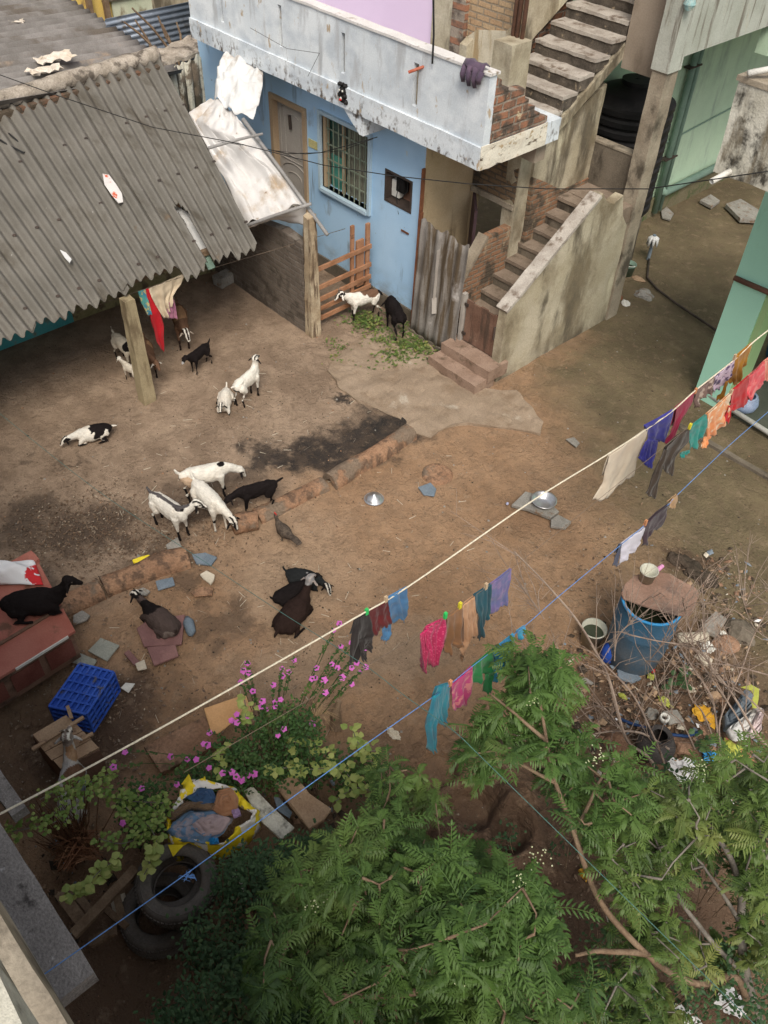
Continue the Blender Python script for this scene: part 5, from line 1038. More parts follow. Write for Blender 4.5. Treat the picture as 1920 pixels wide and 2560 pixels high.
# ================= YARD OBJECTS =================
def flat(name,f,pts,z,t,mat,label,cat,grp=None,dz=(0,0,0),rough=True):
    P=[G(*f(*p),z) for p in pts]
    P=[p+Vector((0,0,dz[i%len(dz)])) for i,p in enumerate(P)]
    o=MB().prism(P,(0,0,-t)).build(name,mat)
    bm=bmesh.new();bm.from_mesh(o.data);bmesh.ops.recalc_face_normals(bm,faces=bm.faces);bm.to_mesh(o.data);bm.free()
    if rough and t>.012:
        md=o.modifiers.new('bevel','BEVEL');md.width=min(.008,t*.3);md.segments=2
    return tag(o,label,cat,grp)
def kerb(pts,r,label,h=.10):
    P=[G(*p) for p in pts];prof=[]
    Q=[]
    for i in range(len(P)-1):
        n_=max(2,int((P[i+1]-P[i]).length/.08))
        for k in range(n_): Q.append(P[i].lerp(P[i+1],k/n_))
    Q.append(P[-1]);rows=[];seed=random.random()*20
    for i,p in enumerate(Q):
        t=(Q[min(i+1,len(Q)-1)]-Q[max(i-1,0)]).normalized();s=Vector((t.y,-t.x,0));row=[]
        for k in range(13):
            a=math.pi*k/12;rr=r*(1+.16*noise.noise(Vector((i*.35,k*.5,seed)))+.04*noise.noise(Vector((i*1.1,k*.9,seed))))+r*.25*(max(0,noise.noise(Vector((i*.22,0,seed))))) ;row.append(p+s*math.cos(a)*rr+Vector((0,0,-.04+(h+.04)*math.sin(a)**.7*(1+.12*noise.noise(Vector((i*.5,k*.6,seed)))))))
        rows.append(row)
    mb=MB().grid(rows)
    for row,fl in ((rows[0],0),(rows[-1],1)):
        c=sum(row,Vector())/len(row);mb.add([c]+row,[(0,j+1,j+2) if fl else (0,j+2,j+1) for j in range(12)])
    return tag(mb.build('mud_kerb',M['log'],smooth=True,rough=None),label,'kerb','rounded mud kerbs across the yard')
random.seed(21)
kerb([D(885,938),D(815,985),D(760,1015),D(712,1045)],.13,'smooth round mud kerb nearest the cement apron',.15)
kerb([D(700,1045),D(640,1075),D(590,1100),D(555,1115)],.12,'flattened crumbling mud kerb between the black kid and the round kerb',.07)
kerb([D(405,1205),D(340,1225),D(225,1272)],.14,'long ribbed mud kerb behind the grey-brown goat',.13)
kerb([D(218,1275),D(170,1298),D(120,1320)],.14,'short ribbed mud kerb touching the red-topped cupboard',.12)
c=G(*D(522,1140));m=MB().tube([c+Vector((.1,.17,.09)),c+Vector((0,0,.09)),c+Vector((-.03,-.10,.09))],[.11,.125,.12],14)
tag(m.build('clay_log',M['log'],smooth=True,rough=(.06,.012,7)),'broken round clay log under the neck of the stretching white goat','log')
def lerp2(a,b,t): return a.lerp(b,t)
# cupboard lying on its back
ZT=.60
A1=G(*D(162,1362),ZT);A0=G(*D(-60,1500),ZT);A2=G(*D(72,1193),ZT);A3=A0+(A2-A1)
cb=empty('cupboard',(A1.x,A1.y,0),'old cupboard with worn red laminate top lying at the left edge under a goat','cupboard')
MB().prism([A0,A1,A2,A3],(0,0,-.035)).build('top',M['redtop'],cb,bevel=.004)
ins=lambda p,k=.05:p+((A0+A1+A2+A3)/4-p)*k
B_=[ins(p) for p in (A0,A1,A2,A3)]
MB().prism([p-Vector((0,0,.037)) for p in B_],(0,0,-.40)).build('carcass',M['cupwood'],cb,rough=(.3,.003,5))
fd=(A0-A1).normalized();nn=Vector((-fd.y,fd.x,0))
if nn.dot(A1-A2)<0: nn=-nn
fr=[ins(A1)+nn*.012+fd*d_ for d_ in (.0,.34,.70,1.06,1.42)]
for i in range(4):
    a=fr[i]+fd*.04;b_=fr[i+1]-fd*.03
    MB().prism([a-Vector((0,0,.10)),b_-Vector((0,0,.10)),b_-Vector((0,0,.35)),a-Vector((0,0,.35))],nn*-.02+nn*.025).build('door_panel',M['cuppanel'],cb)
a=A1+nn*.004+fd*.08-Vector((0,0,.02));b_=A1+nn*.004+fd*.62-Vector((0,0,.02));MB().obox(a,b_,.014,.03).build('edge_strip',M['whitep'],cb)
a=A1.lerp(A2,.28)+Vector((0,0,.012));b_=A0.lerp(A3,.28)+Vector((0,0,.012));MB().obox(a,b_,.03,.02).build('top_batten',M['cupwood'],cb)
a=A1.lerp(A2,.93)+Vector((0,0,.02));b_=A0.lerp(A3,.93)+Vector((0,0,.02));MB().obox(a-fd*-.0,b_,.16,.05).build('raised_edge',M['redtop'],cb,rough=(.1,.006,6))
# white sack
rows=[];S0=[G(*cL(*p),ZT+.03) for p in ((-300,470),(-280,380),(250,290),(320,480))]
for i in range(24):
    row=[]
    for j in range(30):
        u=i/23;v=j/29;p=S0[0].lerp(S0[3],v).lerp(S0[1].lerp(S0[2],v),u);e=min(u,1-u)*min(v,1-v)*4
        row.append(p+Vector((0,0,.13*min(1,e*2.2)+.02*noise.noise(Vector((u*5,v*5,2))))))
    rows.append(row)
t_=NT('sack_print');x_,y_,z_=t_.sep();pc=G(*cL(310,420),ZT)
dst=t_.n('ShaderNodeVectorMath');dst.operation='DISTANCE';t_.l(t_.P,dst.inputs[0]);dst.inputs[1].default_value=tuple(pc+Vector((0,0,.02)))
msk=t_.math('MULTIPLY',t_.ramp(dst.outputs[1],.17,.15),t_.ramp(t_.noise(11,2),.42,.46));t_.out(t_.mix(msk,(.78,.78,.79),(.60,.03,.035)),.6,t_.noise(40,3),.004,.4)
tag(MB().grid(rows).build('sack',t_.m,smooth=True,solid=.01),'plump bright white sack with red printing on the cupboard','sack')
# blue crate
T0,T1,T2,T3=[G(*cL(*p),.42) for p in ((590,1065),(842,1130),(640,1440),(365,1380))]
crt=empty('crate',(T2.x,T2.y,0),'dirty blue plastic crate turned upside down beside the cupboard','crate')
dn=Vector((0,0,-.30))
def face_grid(a,b,c,d,nx,ny,t,w_,nrm,name):
    mb=MB()
    for i in range(nx+1):
        p=a.lerp(b,i/nx);q=d.lerp(c,i/nx);mb.obox(p,q,w_,t,up=nrm)
    for j in range(ny+1):
        p=a.lerp(d,j/ny);q=b.lerp(c,j/ny);mb.obox(p+nrm*.003,q+nrm*.003,w_,t,up=nrm)
    return mb.build(name,M['crate'],crt,bevel=.002)
upz=Vector((0,0,1))
MB().prism([T0-upz*.02,T1-upz*.02,T2-upz*.02,T3-upz*.02],(0,0,-.01)).build('base_panel',M['crate'],crt)
face_grid(T0,T1,T2,T3,6,5,.02,.02,upz,'base_ribs')
for a,b_ in ((T1,T2),(T2,T3)):
    nr=(b_-a).cross(upz).normalized();ce=(T0+T2)/2
    if nr.dot(a-ce)<0: nr=-nr
    MB().prism([a-nr*.02,b_-nr*.02,b_+dn-nr*.02,a+dn-nr*.02],-nr*.008).build('side_panel',M['crate'],crt)
    face_grid(a,b_,b_+dn,a+dn,5,4,.02,.018,nr,'side_ribs')
for a,b_ in ((T3,T0),(T0,T1)): 
    MB().prism([a,b_,b_+dn,a+dn],(b_-a).cross(upz).normalized()*.01).build('side_panel',M['crate'],crt)
# wooden pallet box
Pq=[G(*cL(*p),.50) for p in ((235,1590),(490,1440),(735,1690),(450,1840))]
pb=empty('pallet_box',(Pq[3].x,Pq[3].y,0),'rough brown wooden box of short planks with loose sticks on top, beside the blue crate','wooden box')
for i in range(4):
    a=Pq[0].lerp(Pq[3],i/4+.01);b_=Pq[1].lerp(Pq[2],i/4+.01);c_=Pq[1].lerp(Pq[2],(i+1)/4-.01);d_=Pq[0].lerp(Pq[3],(i+1)/4-.01)
    e=(b_-a)*rnd(-.04,.05);MB().prism([a-e,b_+e*.5,c_+e*.5,d_-e],(0,0,-.02)).build('plank',M['ply'],pb,rough=(.08,.003,7))
MB().prism([p-upz*.03 for p in Pq],(0,0,-.40)).build('carcass',M['cupwood'],pb,rough=(.12,.004,6))
for p,q_,lb in (((240,1700),(620,1460),'long pale stick lying across the rough wooden box'),((500,1380),(530,1470),'short dark splinter stuck at the back of the wooden box'),((580,1640),(690,1580),'short pale batten on the right of the wooden box')):
    tag(MB().obox(G(*cL(*p),.535),G(*cL(*q_),.545),.03,.022).build('stick',M['ply']),lb,'stick','sticks on the wooden box')
# scattered slabs, tiles, scraps
FL=[('tile',cL,((745,870),(885,930),(790,1040),(650,970)),.03,.02,'slate','large square grey tile lying beyond the blue crate','tile'),
('tile',cL,((560,970),(720,1040),(680,1090),(515,1050)),.05,.02,'slate','grey tile tucked against the back of the blue crate','tile'),
('tile',cL,((930,1205),(1000,1215),(950,1275),(895,1245)),.02,.01,'whitep','small white square tile right of the blue crate','tile'),
('tile',cL,((1085,940),(1300,925),(1322,1000),(1140,1078)),.09,.03,'plumtile','plum coloured tile sticking out in front of the grey-brown goat','tile'),
('tile',cL,((1010,800),(1100,740),(1370,695),(1345,920),(1065,935)),.05,.03,'plumtile','broken plum slab beneath the grey-brown goat','tile'),
('tile',cL,((915,985),(955,962),(1035,1045),(995,1078)),.04,.03,'plumtile','narrow plum tile piece left of the plum slab','tile'),
('tile',cL,((1000,1062),(1070,1035),(1087,1095),(1020,1115)),.05,.02,'rag','small cream tile piece at the end of the narrow plum piece','tile'),
('slab',cL,((1150,450),(1280,425),(1295,478),(1170,520)),.03,.02,'bluegrey','flat blue grey slab between the ribbed kerb and the cream rag','slab'),
('slab',cL,((540,705),(610,670),(665,700),(640,740),(540,775)),.05,.03,'stone','thin grey slab beside the right corner of the cupboard','slab'),
('slab',cL,((1000,520),(1060,500),(1112,520),(1085,555),(1010,552)),.05,.03,'stone','small pale slab above the head of the grey-brown goat','slab'),
('slab',cL,((1410,535),(1490,500),(1580,495),(1570,555),(1440,565)),.035,.025,'log','reddish slab chip right of the blue grey slab','slab'),
('rag',cL,((1480,400),(1530,375),(1590,400),(1585,440),(1560,475),(1500,430)),.07,.03,'rag','crumpled cream rag lying near the ribbed kerb','rag'),
('scrap',cL,((978,292),(1030,280),(1100,250),(1112,262),(1060,300),(1040,318),(985,312)),.05,.03,'yel','twisted yellow scrap on the soil above the ribbed kerb','scrap'),
('slab',cG,((255,905),(360,840),(400,930),(290,988)),.03,.025,'stone','grey slab lying in the gap between the kerbs near the white goats','slab'),
('slab',cG,((480,985),(600,975),(700,1005),(650,1080),(520,1065)),.03,.03,'bluegrey','low blue grey slab at the kerb gap beside the grey slab','slab'),
('slab',D,((1105,1090),(1135,1062),(1175,1072),(1208,1105),(1190,1118),(1140,1100)),.06,.05,'stone','rough stone slab beneath the steel basin','slab'),
('slab',D,((1190,1122),(1205,1112),(1235,1125),(1222,1141),(1190,1136)),.04,.04,'stone','small broken slab at the corner of the basin slab','slab'),
('slab',D,((903,1052),(930,1043),(943,1055),(938,1072),(915,1068)),.02,.02,'bluegrey','dark grey slab piece below the round stone in the open yard','slab'),
('slab',D,((1222,948),(1240,945),(1253,956),(1245,966)),.02,.02,'stone','lone pale stone chip right of the cement apron','slab'),
('slab',D,((1568,440),(1600,430),(1650,458),(1640,475),(1600,472)),.10,.08,'stone','large stone block in the passage below the mouldy parapet','slab'),
('slab',D,((1512,432),(1535,420),(1556,432),(1538,446)),.07,.06,'stone','middle stone block in the passage left of the large block','slab'),
('slab',D,((1428,455),(1440,447),(1456,460),(1448,474),(1430,468)),.05,.04,'stone','small square stone in the passage nearest the column','slab'),
('slab',cR,((1150,740),(1255,640),(1350,692),(1270,822),(1190,790)),.12,.06,'stone','tilted pale slab right of the blue drum','slab'),
('slab',cR,((850,1405),(960,1395),(1022,1480),(900,1505)),.06,.04,'stone','grey slab beneath the white cup ring in the rubbish','slab'),
('slab',cR,((500,1085),(600,1070),(690,1150),(620,1185),(510,1150)),.05,.04,'bluegrey','dull blue slab in front of the blue drum','slab'),
('slab',cR,((220,1155),(260,1150),(325,1185),(310,1200),(225,1175)),.03,.03,'stone','thin pale stone strip left of the rubbish heap','slab'),
('board',cW,((358,748),(650,652),(700,760),(560,840),(455,925),(405,905)),.32,.02,'board','square tan board standing out behind the flowering bush','board'),
('board',cW,((-60,1010),(280,850),(360,800),(440,905),(520,960),(300,1080),(60,1190)),.12,.06,'earthmound','broad reddish brown board below the tan board','board'),
('plank',cT,((1270,235),(1390,180),(1480,290),(1610,385),(1560,450),(1475,505),(1370,370)),.62,.04,'ply','broad pale wooden plank lying down from the flower bed','plank'),
('sheet_piece',cT,((1085,275),(1140,250),(1260,370),(1390,495),(1310,565),(1190,460)),.60,.03,'mould','broken streaked asbestos strip left of the pale plank','sheet piece'),
('sheet_piece',cT,((1265,310),(1300,320),(1375,400),(1360,440),(1290,395)),.48,.02,'bluegrey','pointed blue grey shard between the plank and the streaked strip','sheet piece'),
('sheet_piece',cT,((1000,730),(1040,735),(1090,830),(1095,885),(1060,860),(1010,780)),.55,.03,'mould','white flaky sheet fragment right of the tyres','sheet piece'),
]
for nm,f,pts,z,t,mt,lb,ct in FL: flat(nm,f,pts,z,t,M[mt],lb,ct,dz=(0,.01,-.008,.005))
# bottle-like blue grey scrap
c=G(*cL(1405,800),.04);tag(MB().tube([G(*cL(1385,720),.03),G(*cL(1395,760),.045),G(*cL(1415,830),.045),G(*cL(1410,860),.03)],[.02,.06,.05,.02],10).build('bottle',M['bluegrey'],smooth=True),'crushed blue grey bottle beside the rump of the grey-brown goat','bottle')
# round stone + ring
c=G(*D(945,1024));tag(MB().lathe([(.001,.035),(.16,.03),(.19,.01),(.20,-.02)],c,20).build('round_stone',M['log'],smooth=True,rough=(.08,.008,6)),'flat round earth-coloured stone set in the open yard','stone')
# steel lid and basin
c=G(*D(808,1078));tag(MB().lathe([(.001,.085),(.02,.085),(.025,.07),(.07,.06),(.105,.02),(.118,.0),(.122,.004)],c,28).build('steel_dome',M['steel'],smooth=True),'domed steel lid lying alone in the middle of the yard','lid')
c=G(*D(1173,1090),.065);tag(MB().lathe([(.001,.01),(.08,.01),(.095,.02),(.135,.085),(.155,.088),(.155,.082),(.132,.078),(.09,.005),(.001,.0)],c,32,).build('steel_basin',M['steel'],smooth=True),'shallow steel basin on the rough stone slab','basin')
c=G(*D(1096,1088),.02);tag(MB().lathe([(.001,.02),(.014,.014),(.02,0),(.014,-.014),(.001,-.02)],c,12).build('ball',surf('pale_blue_ball',(.4,.42,.6),(.45,.47,.65),5,.5,.05),smooth=True),'tiny pale blue ball left of the stone slab with the basin','ball')
# clutter by the column
def bucket(px,z,r,h,mat,label,cat='bucket',fill=None,name='bucket',tilt=(0,0,1),handle=False):
    c=G(*px,z);rt=empty(name,c,label,cat)
    MB().lathe([(.001,.004),(r*.78,.004),(r*.8,.0),(r,h),(r*1.07,h),(r*1.07,h+.012),(r*.97,h+.012),(r*.75,.012),(.001,.012)],c,28,axis=tilt).build('tub',mat,rt,smooth=True)
    if fill:
        MB().lathe([(.001,h*.7),(r*.92,h*.7)],c,28,axis=tilt).build('water',fill,rt)
    if handle:
        ps=[c+Vector((r*math.cos(a),0,h+.0+ r*.5*math.sin(a)*0))+Vector((0,-r*.8*math.sin(a),.02)) for a in np.linspace(0,math.pi,10)]
        MB().tube(ps,.006,6).build('handle',M['whitep'],rt)
    return rt
M['water']=surf('dark_water',(.03,.04,.02),(.04,.05,.03),5,.15,.05,spec=.6)
bucket(D(1352,592),0,.13,.18,M['pipeg'],'greenish bucket with wire handle standing at the foot of the concrete column',handle=True,fill=M['water'])
p=G(*D(1400,560));tp_=empty('standpipe',(p.x,p.y,0),'short standpipe with a white cloth bundle tied round it in the passage','tap')
MB().tube([p,p+Vector((0,0,.45))],.03,10).build('pipe',M['bluegrey'],tp_)
m=MB();random.seed(4)
for i in range(7):
    a=i*.9;m.tube([p+Vector((0,0,.42)),p+Vector((.07*math.cos(a),.07*math.sin(a),.38)),p+Vector((.09*math.cos(a),.09*math.sin(a),.26))],[.03,.03,.012],6)
m.build('cloth_bundle',M['tarp2'],tp_,smooth=True)
hose=[D(1402,560),D(1398,600),D(1420,625),D(1460,655),D(1500,682),D(1535,705),D(1562,726)]
tag(MB().tube([G(*h_,.03) for h_ in hose],.018,8).build('hose',M['iron'],smooth=True),'dark hose running from the standpipe across the olive ground','hose')
def rock(px,s,label,mat=None,z=0,grp='rocks and rubble',sq=.6):
    c=G(*px,z);bm=bmesh.new();bmesh.ops.create_icosphere(bm,subdivisions=3,radius=1)
    sd=random.random()*40
    for v in bm.verts:
        n_=noise.noise(v.co*1.3+Vector((sd,0,0)))*.45+noise.noise(v.co*3+Vector((0,sd,0)))*.15
        v.co=Vector((v.co.x*s[0],v.co.y*s[1],v.co.z*s[0]*sq))*(1+n_)+c
    me=bpy.data.meshes.new('rock');bm.to_mesh(me);bm.free();me.materials.append(mat or M['stone'])
    o=bpy.data.objects.new('rock',me);COL.objects.link(o);return tag(o,label,'rock',grp)
random.seed(8)
rock(D(1392,637),(.17,.14),'rounded grey rock right of the column beside the hose',sq=.4)
rock(D(1352,655),(.07,.06),'small pale rock at the foot of the column',M['whitep'])
rock(D(1330,640),(.10,.08),'dark red-brown lump at the foot of the column',M['rust'])
rock(D(1380,603),(.11,.07),'flat tan lump below the greenish bucket',M['ply'],sq=.3)
rock(cR(960,250),(.11,.09),'dark lump behind the pale pan on the drum lid',M['fodder_dirt'])
rock(cR(1060,300),(.15,.11),'long dark clod behind the drum lid',M['fodder_dirt'])
rock(cR(1190,400),(.13,.10),'biggest dark clod right of the drum lid',M['fodder_dirt'])
rock(cR(1440,790),(.17,.14),'large dull grey rock at the right beyond the tilted slab',M['darkconc'])
rock(cR(1170,1010),(.08,.06),'pale lump below the white pipe',M['rag'])
rock(cR(1330,900),(.14,.12),'brown clod right of the crumpled white paper ball',M['earthmound'])
rock(cR(1240,1290),(.07,.06),'small tan stone beside the orange leaf',M['ply'])
rock(cR(760,1430),(.06,.07),'small grey stone left of the white cup ring')
rock(cR(510,1660),(.16,.13),'brown stone left of the dark clay jar',M['earthmound'])
rock(cR(990,1670),(.10,.09),'brown stone right of the dark clay jar',M['earthmound'])
rock(D(1430,1260),(.12,.10),'low dark clod at the right of the drum lid edge',M['fodder_dirt'])
rock(G and D(1500,1240),(.13,.1),'dark clod near the right, behind the dry branches',M['fodder_dirt'])
# drum with lid and pan
c=G(1631,1503,.9);dr=empty('drum',(c.x,c.y,0),'big blue plastic drum, faded grey below, half covered by a rusty board','drum')
MB().lathe([(.001,.0),(.25,.0),(.27,.03),(.29,.25),(.295,.27),(.295,.3),(.30,.55),(.305,.57),(.305,.6),(.30,.62),(.29,.85),(.285,.9),(.27,.9),(.27,.85),(.27,.7)],(c.x,c.y,0),36).build('body',M['drum'],dr,smooth=True)
MB().lathe([(.285,.885),(.30,.89),(.30,.915),(.28,.915),(.275,.89)],(c.x,c.y,0),36,close=True).build('rim',M['drumrim'],dr,smooth=True)
MB().lathe([(.001,.6),(.27,.6)],(c.x,c.y,0),30).build('water',M['water'],dr)
flat('board',cR,((530,500),(560,430),(640,360),(790,320),(900,350),(1100,460),(1132,500),(1100,610),(1060,665),(980,672),(860,640),(700,585),(600,555),(545,540)),.95,.03,M['lid'],'rusty brown board laid over the blue drum','board',dz=(0,.01,.0,-.01))
bucket(cR(722,395),.96,.085,.13,M['pot'],'small pale pan standing on the rusty drum board','pan',name='pan')
tag(MB().tube([G(*cR(800,330),.97),G(*cR(850,290),.98)],[.025,.02],8).build('pink_scrap',M['blossom'].copy() if False else surf('pink_plastic',(.6,.25,.45),(.65,.3,.5),5,.6)),'pink plastic scrap behind the pale pan','scrap')
bucket(cR(290,880),0,.125,.24,M['pot'],'pale tub full of green water left of the blue drum','tub',fill=M['water'],name='tub')
c=G(*cR(425,1000));jg=empty('jug',(c.x,c.y,0),'deep blue plastic jug between the tub and the drum','jug')
MB().lathe([(.001,0),(.07,0),(.085,.03),(.085,.16),(.05,.22),(.03,.24),(.03,.27),(.001,.27)],c,20).build('body',M['bluebright'],jg,smooth=True)
MB().tube([c+Vector((.08,0,.15)),c+Vector((.13,0,.17)),c+Vector((.12,0,.23)),c+Vector((.04,0,.25))],.012,6).build('handle',M['bluebright'],jg)
# pipe, rubbish bits
tag(MB().tube([G(*cR(965,845),.06),G(*cR(1190,835),.06)],.055,14).build('pipe',M['rag'],smooth=True),'short fat pale pipe lying right of the drum','pipe')
def blobbit(f,p,s,mat,label,cat,z=.03,name='scrap',seed=0):
    c=G(*f(*p),z);bm=bmesh.new();bmesh.ops.create_icosphere(bm,subdivisions=3,radius=1)
    for v in bm.verts:
        n_=noise.noise(v.co*2.2+Vector((seed*3.1,0,0)))*.8+noise.noise(v.co*6+Vector((0,seed,0)))*.3
        v.co=Vector((v.co.x*s[0],v.co.y*s[1],v.co.z*s[2]))*(1+n_)+c
    me=bpy.data.meshes.new(name);bm.to_mesh(me);bm.free();me.materials.append(mat);o=bpy.data.objects.new(name,me);COL.objects.link(o);return tag(o,label,cat,'rubbish on the heap')
YG=surf('lime_plastic',(.36,.38,.07),(.42,.45,.10),5,.5,.1);OR=surf('orange_leaf',(.62,.32,.03),(.66,.38,.05),5,.7,.15)
for i,a in enumerate(((cR,(740,1070),(.07,.03,.03),M['redcloth'],'red plastic scrap in front of the blue drum'),(cR,(760,1140),(.035,.03,.02),YG,'lime scrap touching the red plastic scrap'),(cR,(870,1335),(.07,.035,.025),YG,'lime yellow scrap above the white cup ring'),(cR,(540,1290),(.04,.02,.02),YG,'tiny lime scrap left of the dry stick'),(cR,(1165,1430),(.11,.08,.02),OR,'broad orange leaf in the rubbish at right'),(cR,(1200,915),(.06,.05,.05),M['whitep'],'crumpled white paper ball below the short pipe'),(cR,(1060,1235),(.05,.03,.03),M['rag'],'cream scrap at the end of the green sprig'),(cR,(1320,820),(.05,.03,.03),M['whitep'],'small white scrap beside the tilted slab'),(cR,(1210,1750),(.05,.05,.04),M['drumrim'],'bright blue bottle cap scrap at the lower right'),(cR,(1380,1710),(.10,.07,.04),YG,'lime green bag half under the leaves at the lower right'),(cR,(1040,1880),(.16,.10,.05),M['white'],'white bag under the leaves below the clay jar'),(cR,(1440,1720),(.16,.03,.03),surf('salmon_plastic',(.55,.16,.13),(.6,.2,.16),5,.5),'salmon red plastic strip at the lower right'),(D,(1120,1605),(.13,.07,.05),M['rag'],'cream rag on the earth mound beside the leafy lobe'),(D,(850,1585),(.07,.04,.03),M['rag'],'pale scrap on bare soil right of the variegated vine'),(D,(1265,1890),(.05,.03,.06),OR,'orange wrapper hanging among the branches'),(D,(1370,1840),(.03,.03,.03),M['redcloth'],'tiny red scrap among the neem leaves'),(D,(1485,1680),(.16,.08,.07),M['white'],'white plastic bag behind the neem leaves at right'),(D,(1580,2165),(.10,.09,.02),M['white'],'white paper near the bottom right corner'),(D,(1490,2200),(.12,.05,.03),M['tarp2'],'grey white rag at the bottom right'))):
    blobbit(a[0],a[1],a[2],a[3],a[4],'scrap',seed=i+1)
c=G(*cR(855,1475),.09);tag(MB().lathe([(.028,0),(.045,.0),(.048,.06),(.040,.065),(.03,.06)],c,20,close=True).build('cup',M['whitep'],smooth=True),'white cup rim showing as a ring on the grey slab','cup')
tag(MB().tube([G(*cR(*p),.04) for p in ((520,1465),(600,1500),(700,1530),(800,1560),(900,1585),(1040,1600),(1150,1560))],.016,8).build('hose',surf('navy_hose',(.02,.05,.14),(.03,.07,.18),5,.5),smooth=True),'navy blue hose curving in the rubbish beneath the branches','hose')
c=G(*cR(760,1740));jr=tag(MB().lathe([(.001,.01),(.12,.04),(.17,.12),(.18,.20),(.14,.29),(.09,.33),(.09,.345),(.11,.36),(.10,.37),(.07,.34)],c,28).build('clay_jar',surf('dark_clay',(.05,.046,.045),(.10,.09,.085),4,.8,.2,50,.006,.5),smooth=True),'large dark grey clay jar among the branches below the drum','jar')
# crumpled sacks right edge
for i,(pts,mt,lb) in enumerate((([(1310,1460),(1480,1250),(1560,1330),(1420,1500),(1320,1560)],M['bluegrey'],'grey folded sheet, upper one of the rubbish sheets at the right'),([(1330,1570),(1560,1380),(1620,1400),(1500,1620),(1400,1640)],M['tarp2'],'pale crumpled sheet below the grey folded sheet'),([(1560,1400),(1620,1380),(1600,1560),(1530,1640),(1500,1600)],surf('pinkish_sack',(.55,.45,.45),(.6,.5,.5),5,.7),'pinkish sack at the right edge of the rubbish'))):
    P=[G(*cR(*p),.12+.05*i) for p in pts];ce=sum(P,Vector())/5;rows=[]
    for k in range(14):
        t=k/13;rows.append([ce.lerp(P[0].lerp(P[1],0) if 0 else Q_,t)+Vector((0,0,.14*(1-t)*1+.12*noise.noise(Vector((Q_.x*6*t,Q_.y*6*t,i))))) for Q_ in poly(P+[P[0]],40)])
    tag(MB().grid(rows).build('sheet',mt,smooth=True,solid=.004),lb,'sheet','crumpled sheets at the right')
P=[G(*cR(*p),.35) for p in ((1450,1225),(1530,1205),(1590,1240),(1585,1320),(1570,1385),(1540,1385),(1528,1330),(1550,1290),(1530,1250))]
tag(MB().prism(P,(0,0,.006)).build('lime_ribbon',YG),'curved lime green plastic strip over the grey sheets','scrap')
# blue drum & pot on veranda
c=G(1902,905,0.06);tag(MB().lathe([(.001,0),(.24,0),(.27,.2),(.28,.45),(.27,.7),(.25,.75),(.001,.75)],(c.x+.15,c.y+.35,.06),28).build('drum',surf('veranda_drum',(.02,.10,.22),(.03,.13,.27),3,.5),smooth=True),'dark blue drum on the veranda behind the mint pillar','drum')
c=G(*c5(1420,930),.06);tag(MB().lathe([(.001,0),(.10,0),(.15,.05),(.17,.12),(.15,.2),(.12,.22),(.13,.24),(.10,.24)],c,24).build('pot',surf('bluewhite_pot',(.28,.36,.52),(.4,.46,.6),4,.4),smooth=True),'blue and white round pot on the veranda behind the red cloth','pot')
# ================= CORNER HEAP: tyres, bag, brooms =================
def tyre(px,z,label,R_=.30,tl=(0,0,1),shift=(0,0)):
    c=G(*px,z)+Vector((shift[0],shift[1],0));rt=empty('tyre',c,label,'tyre','stacked old tyres')
    pr=[]
    for k in range(28):
        a=2*math.pi*k/28;x=R_*.80+R_*.20*math.copysign(abs(math.cos(a))**.6,math.cos(a));zz=.105*math.copysign(abs(math.sin(a))**.7,math.sin(a))
        pr.append((x,zz))
    pr=[p for p in pr if not (p[0]<R_*.70 and abs(p[1])<.06)]
    i0=max(range(len(pr)),key=lambda i:0 if i==0 else math.hypot(pr[i][0]-pr[i-1][0],pr[i][1]-pr[i-1][1]));pr=pr[i0:]+pr[:i0]
    MB().lathe(pr,c,56,axis=tl).build('carcass',M['rubber'],rt,smooth=True,solid=.012)
    tr_=MB();q=Vector((0,0,1)).rotation_difference(Vector(tl))
    for j in range(3):
        for k in range(60):
            a=2*math.pi*(k+.5*(j%2))/60;zz=(-.05,0,.05)[j];rr=R_+.002
            p=Vector((rr*math.cos(a),rr*math.sin(a),zz));t=Vector((-math.sin(a),math.cos(a),0));n_=Vector((math.cos(a),math.sin(a),0))
            cs=[p+t*sx*.011+Vector((0,0,1))*sz*.019+n_*sn*.006 for sn in (-1,1) for sx,sz in ((-1,-1),(1,-1),(1,1),(-1,1))]
            tr_.hexa([c+q@v for v in cs])
    o=tr_.build('tread',M['rubber'],rt)
    for zz in (.108,):
        MB().lathe([(R_*.86,zz-.006),(R_*.86,zz+.004),(R_*.89,zz+.004),(R_*.89,zz-.008)],c,56,axis=tl).build('sidewall_ring',M['rubber'],rt,smooth=True)
    return rt
tc=cT(698,830)
tyre(tc,.60,'uppermost tyre of the stack, tilted below the yellow bag',.30,(.08,-.05,1))
tyre(tc,.38,'second tyre of the stack, right under the uppermost tyre',.29,(0,.02,1),(-.03,-.02))
tyre(cT(600,1010),.14,'lowest tyre, sticking out of the dark bottom of the stack',.31,(-.05,.03,1),(0,0))
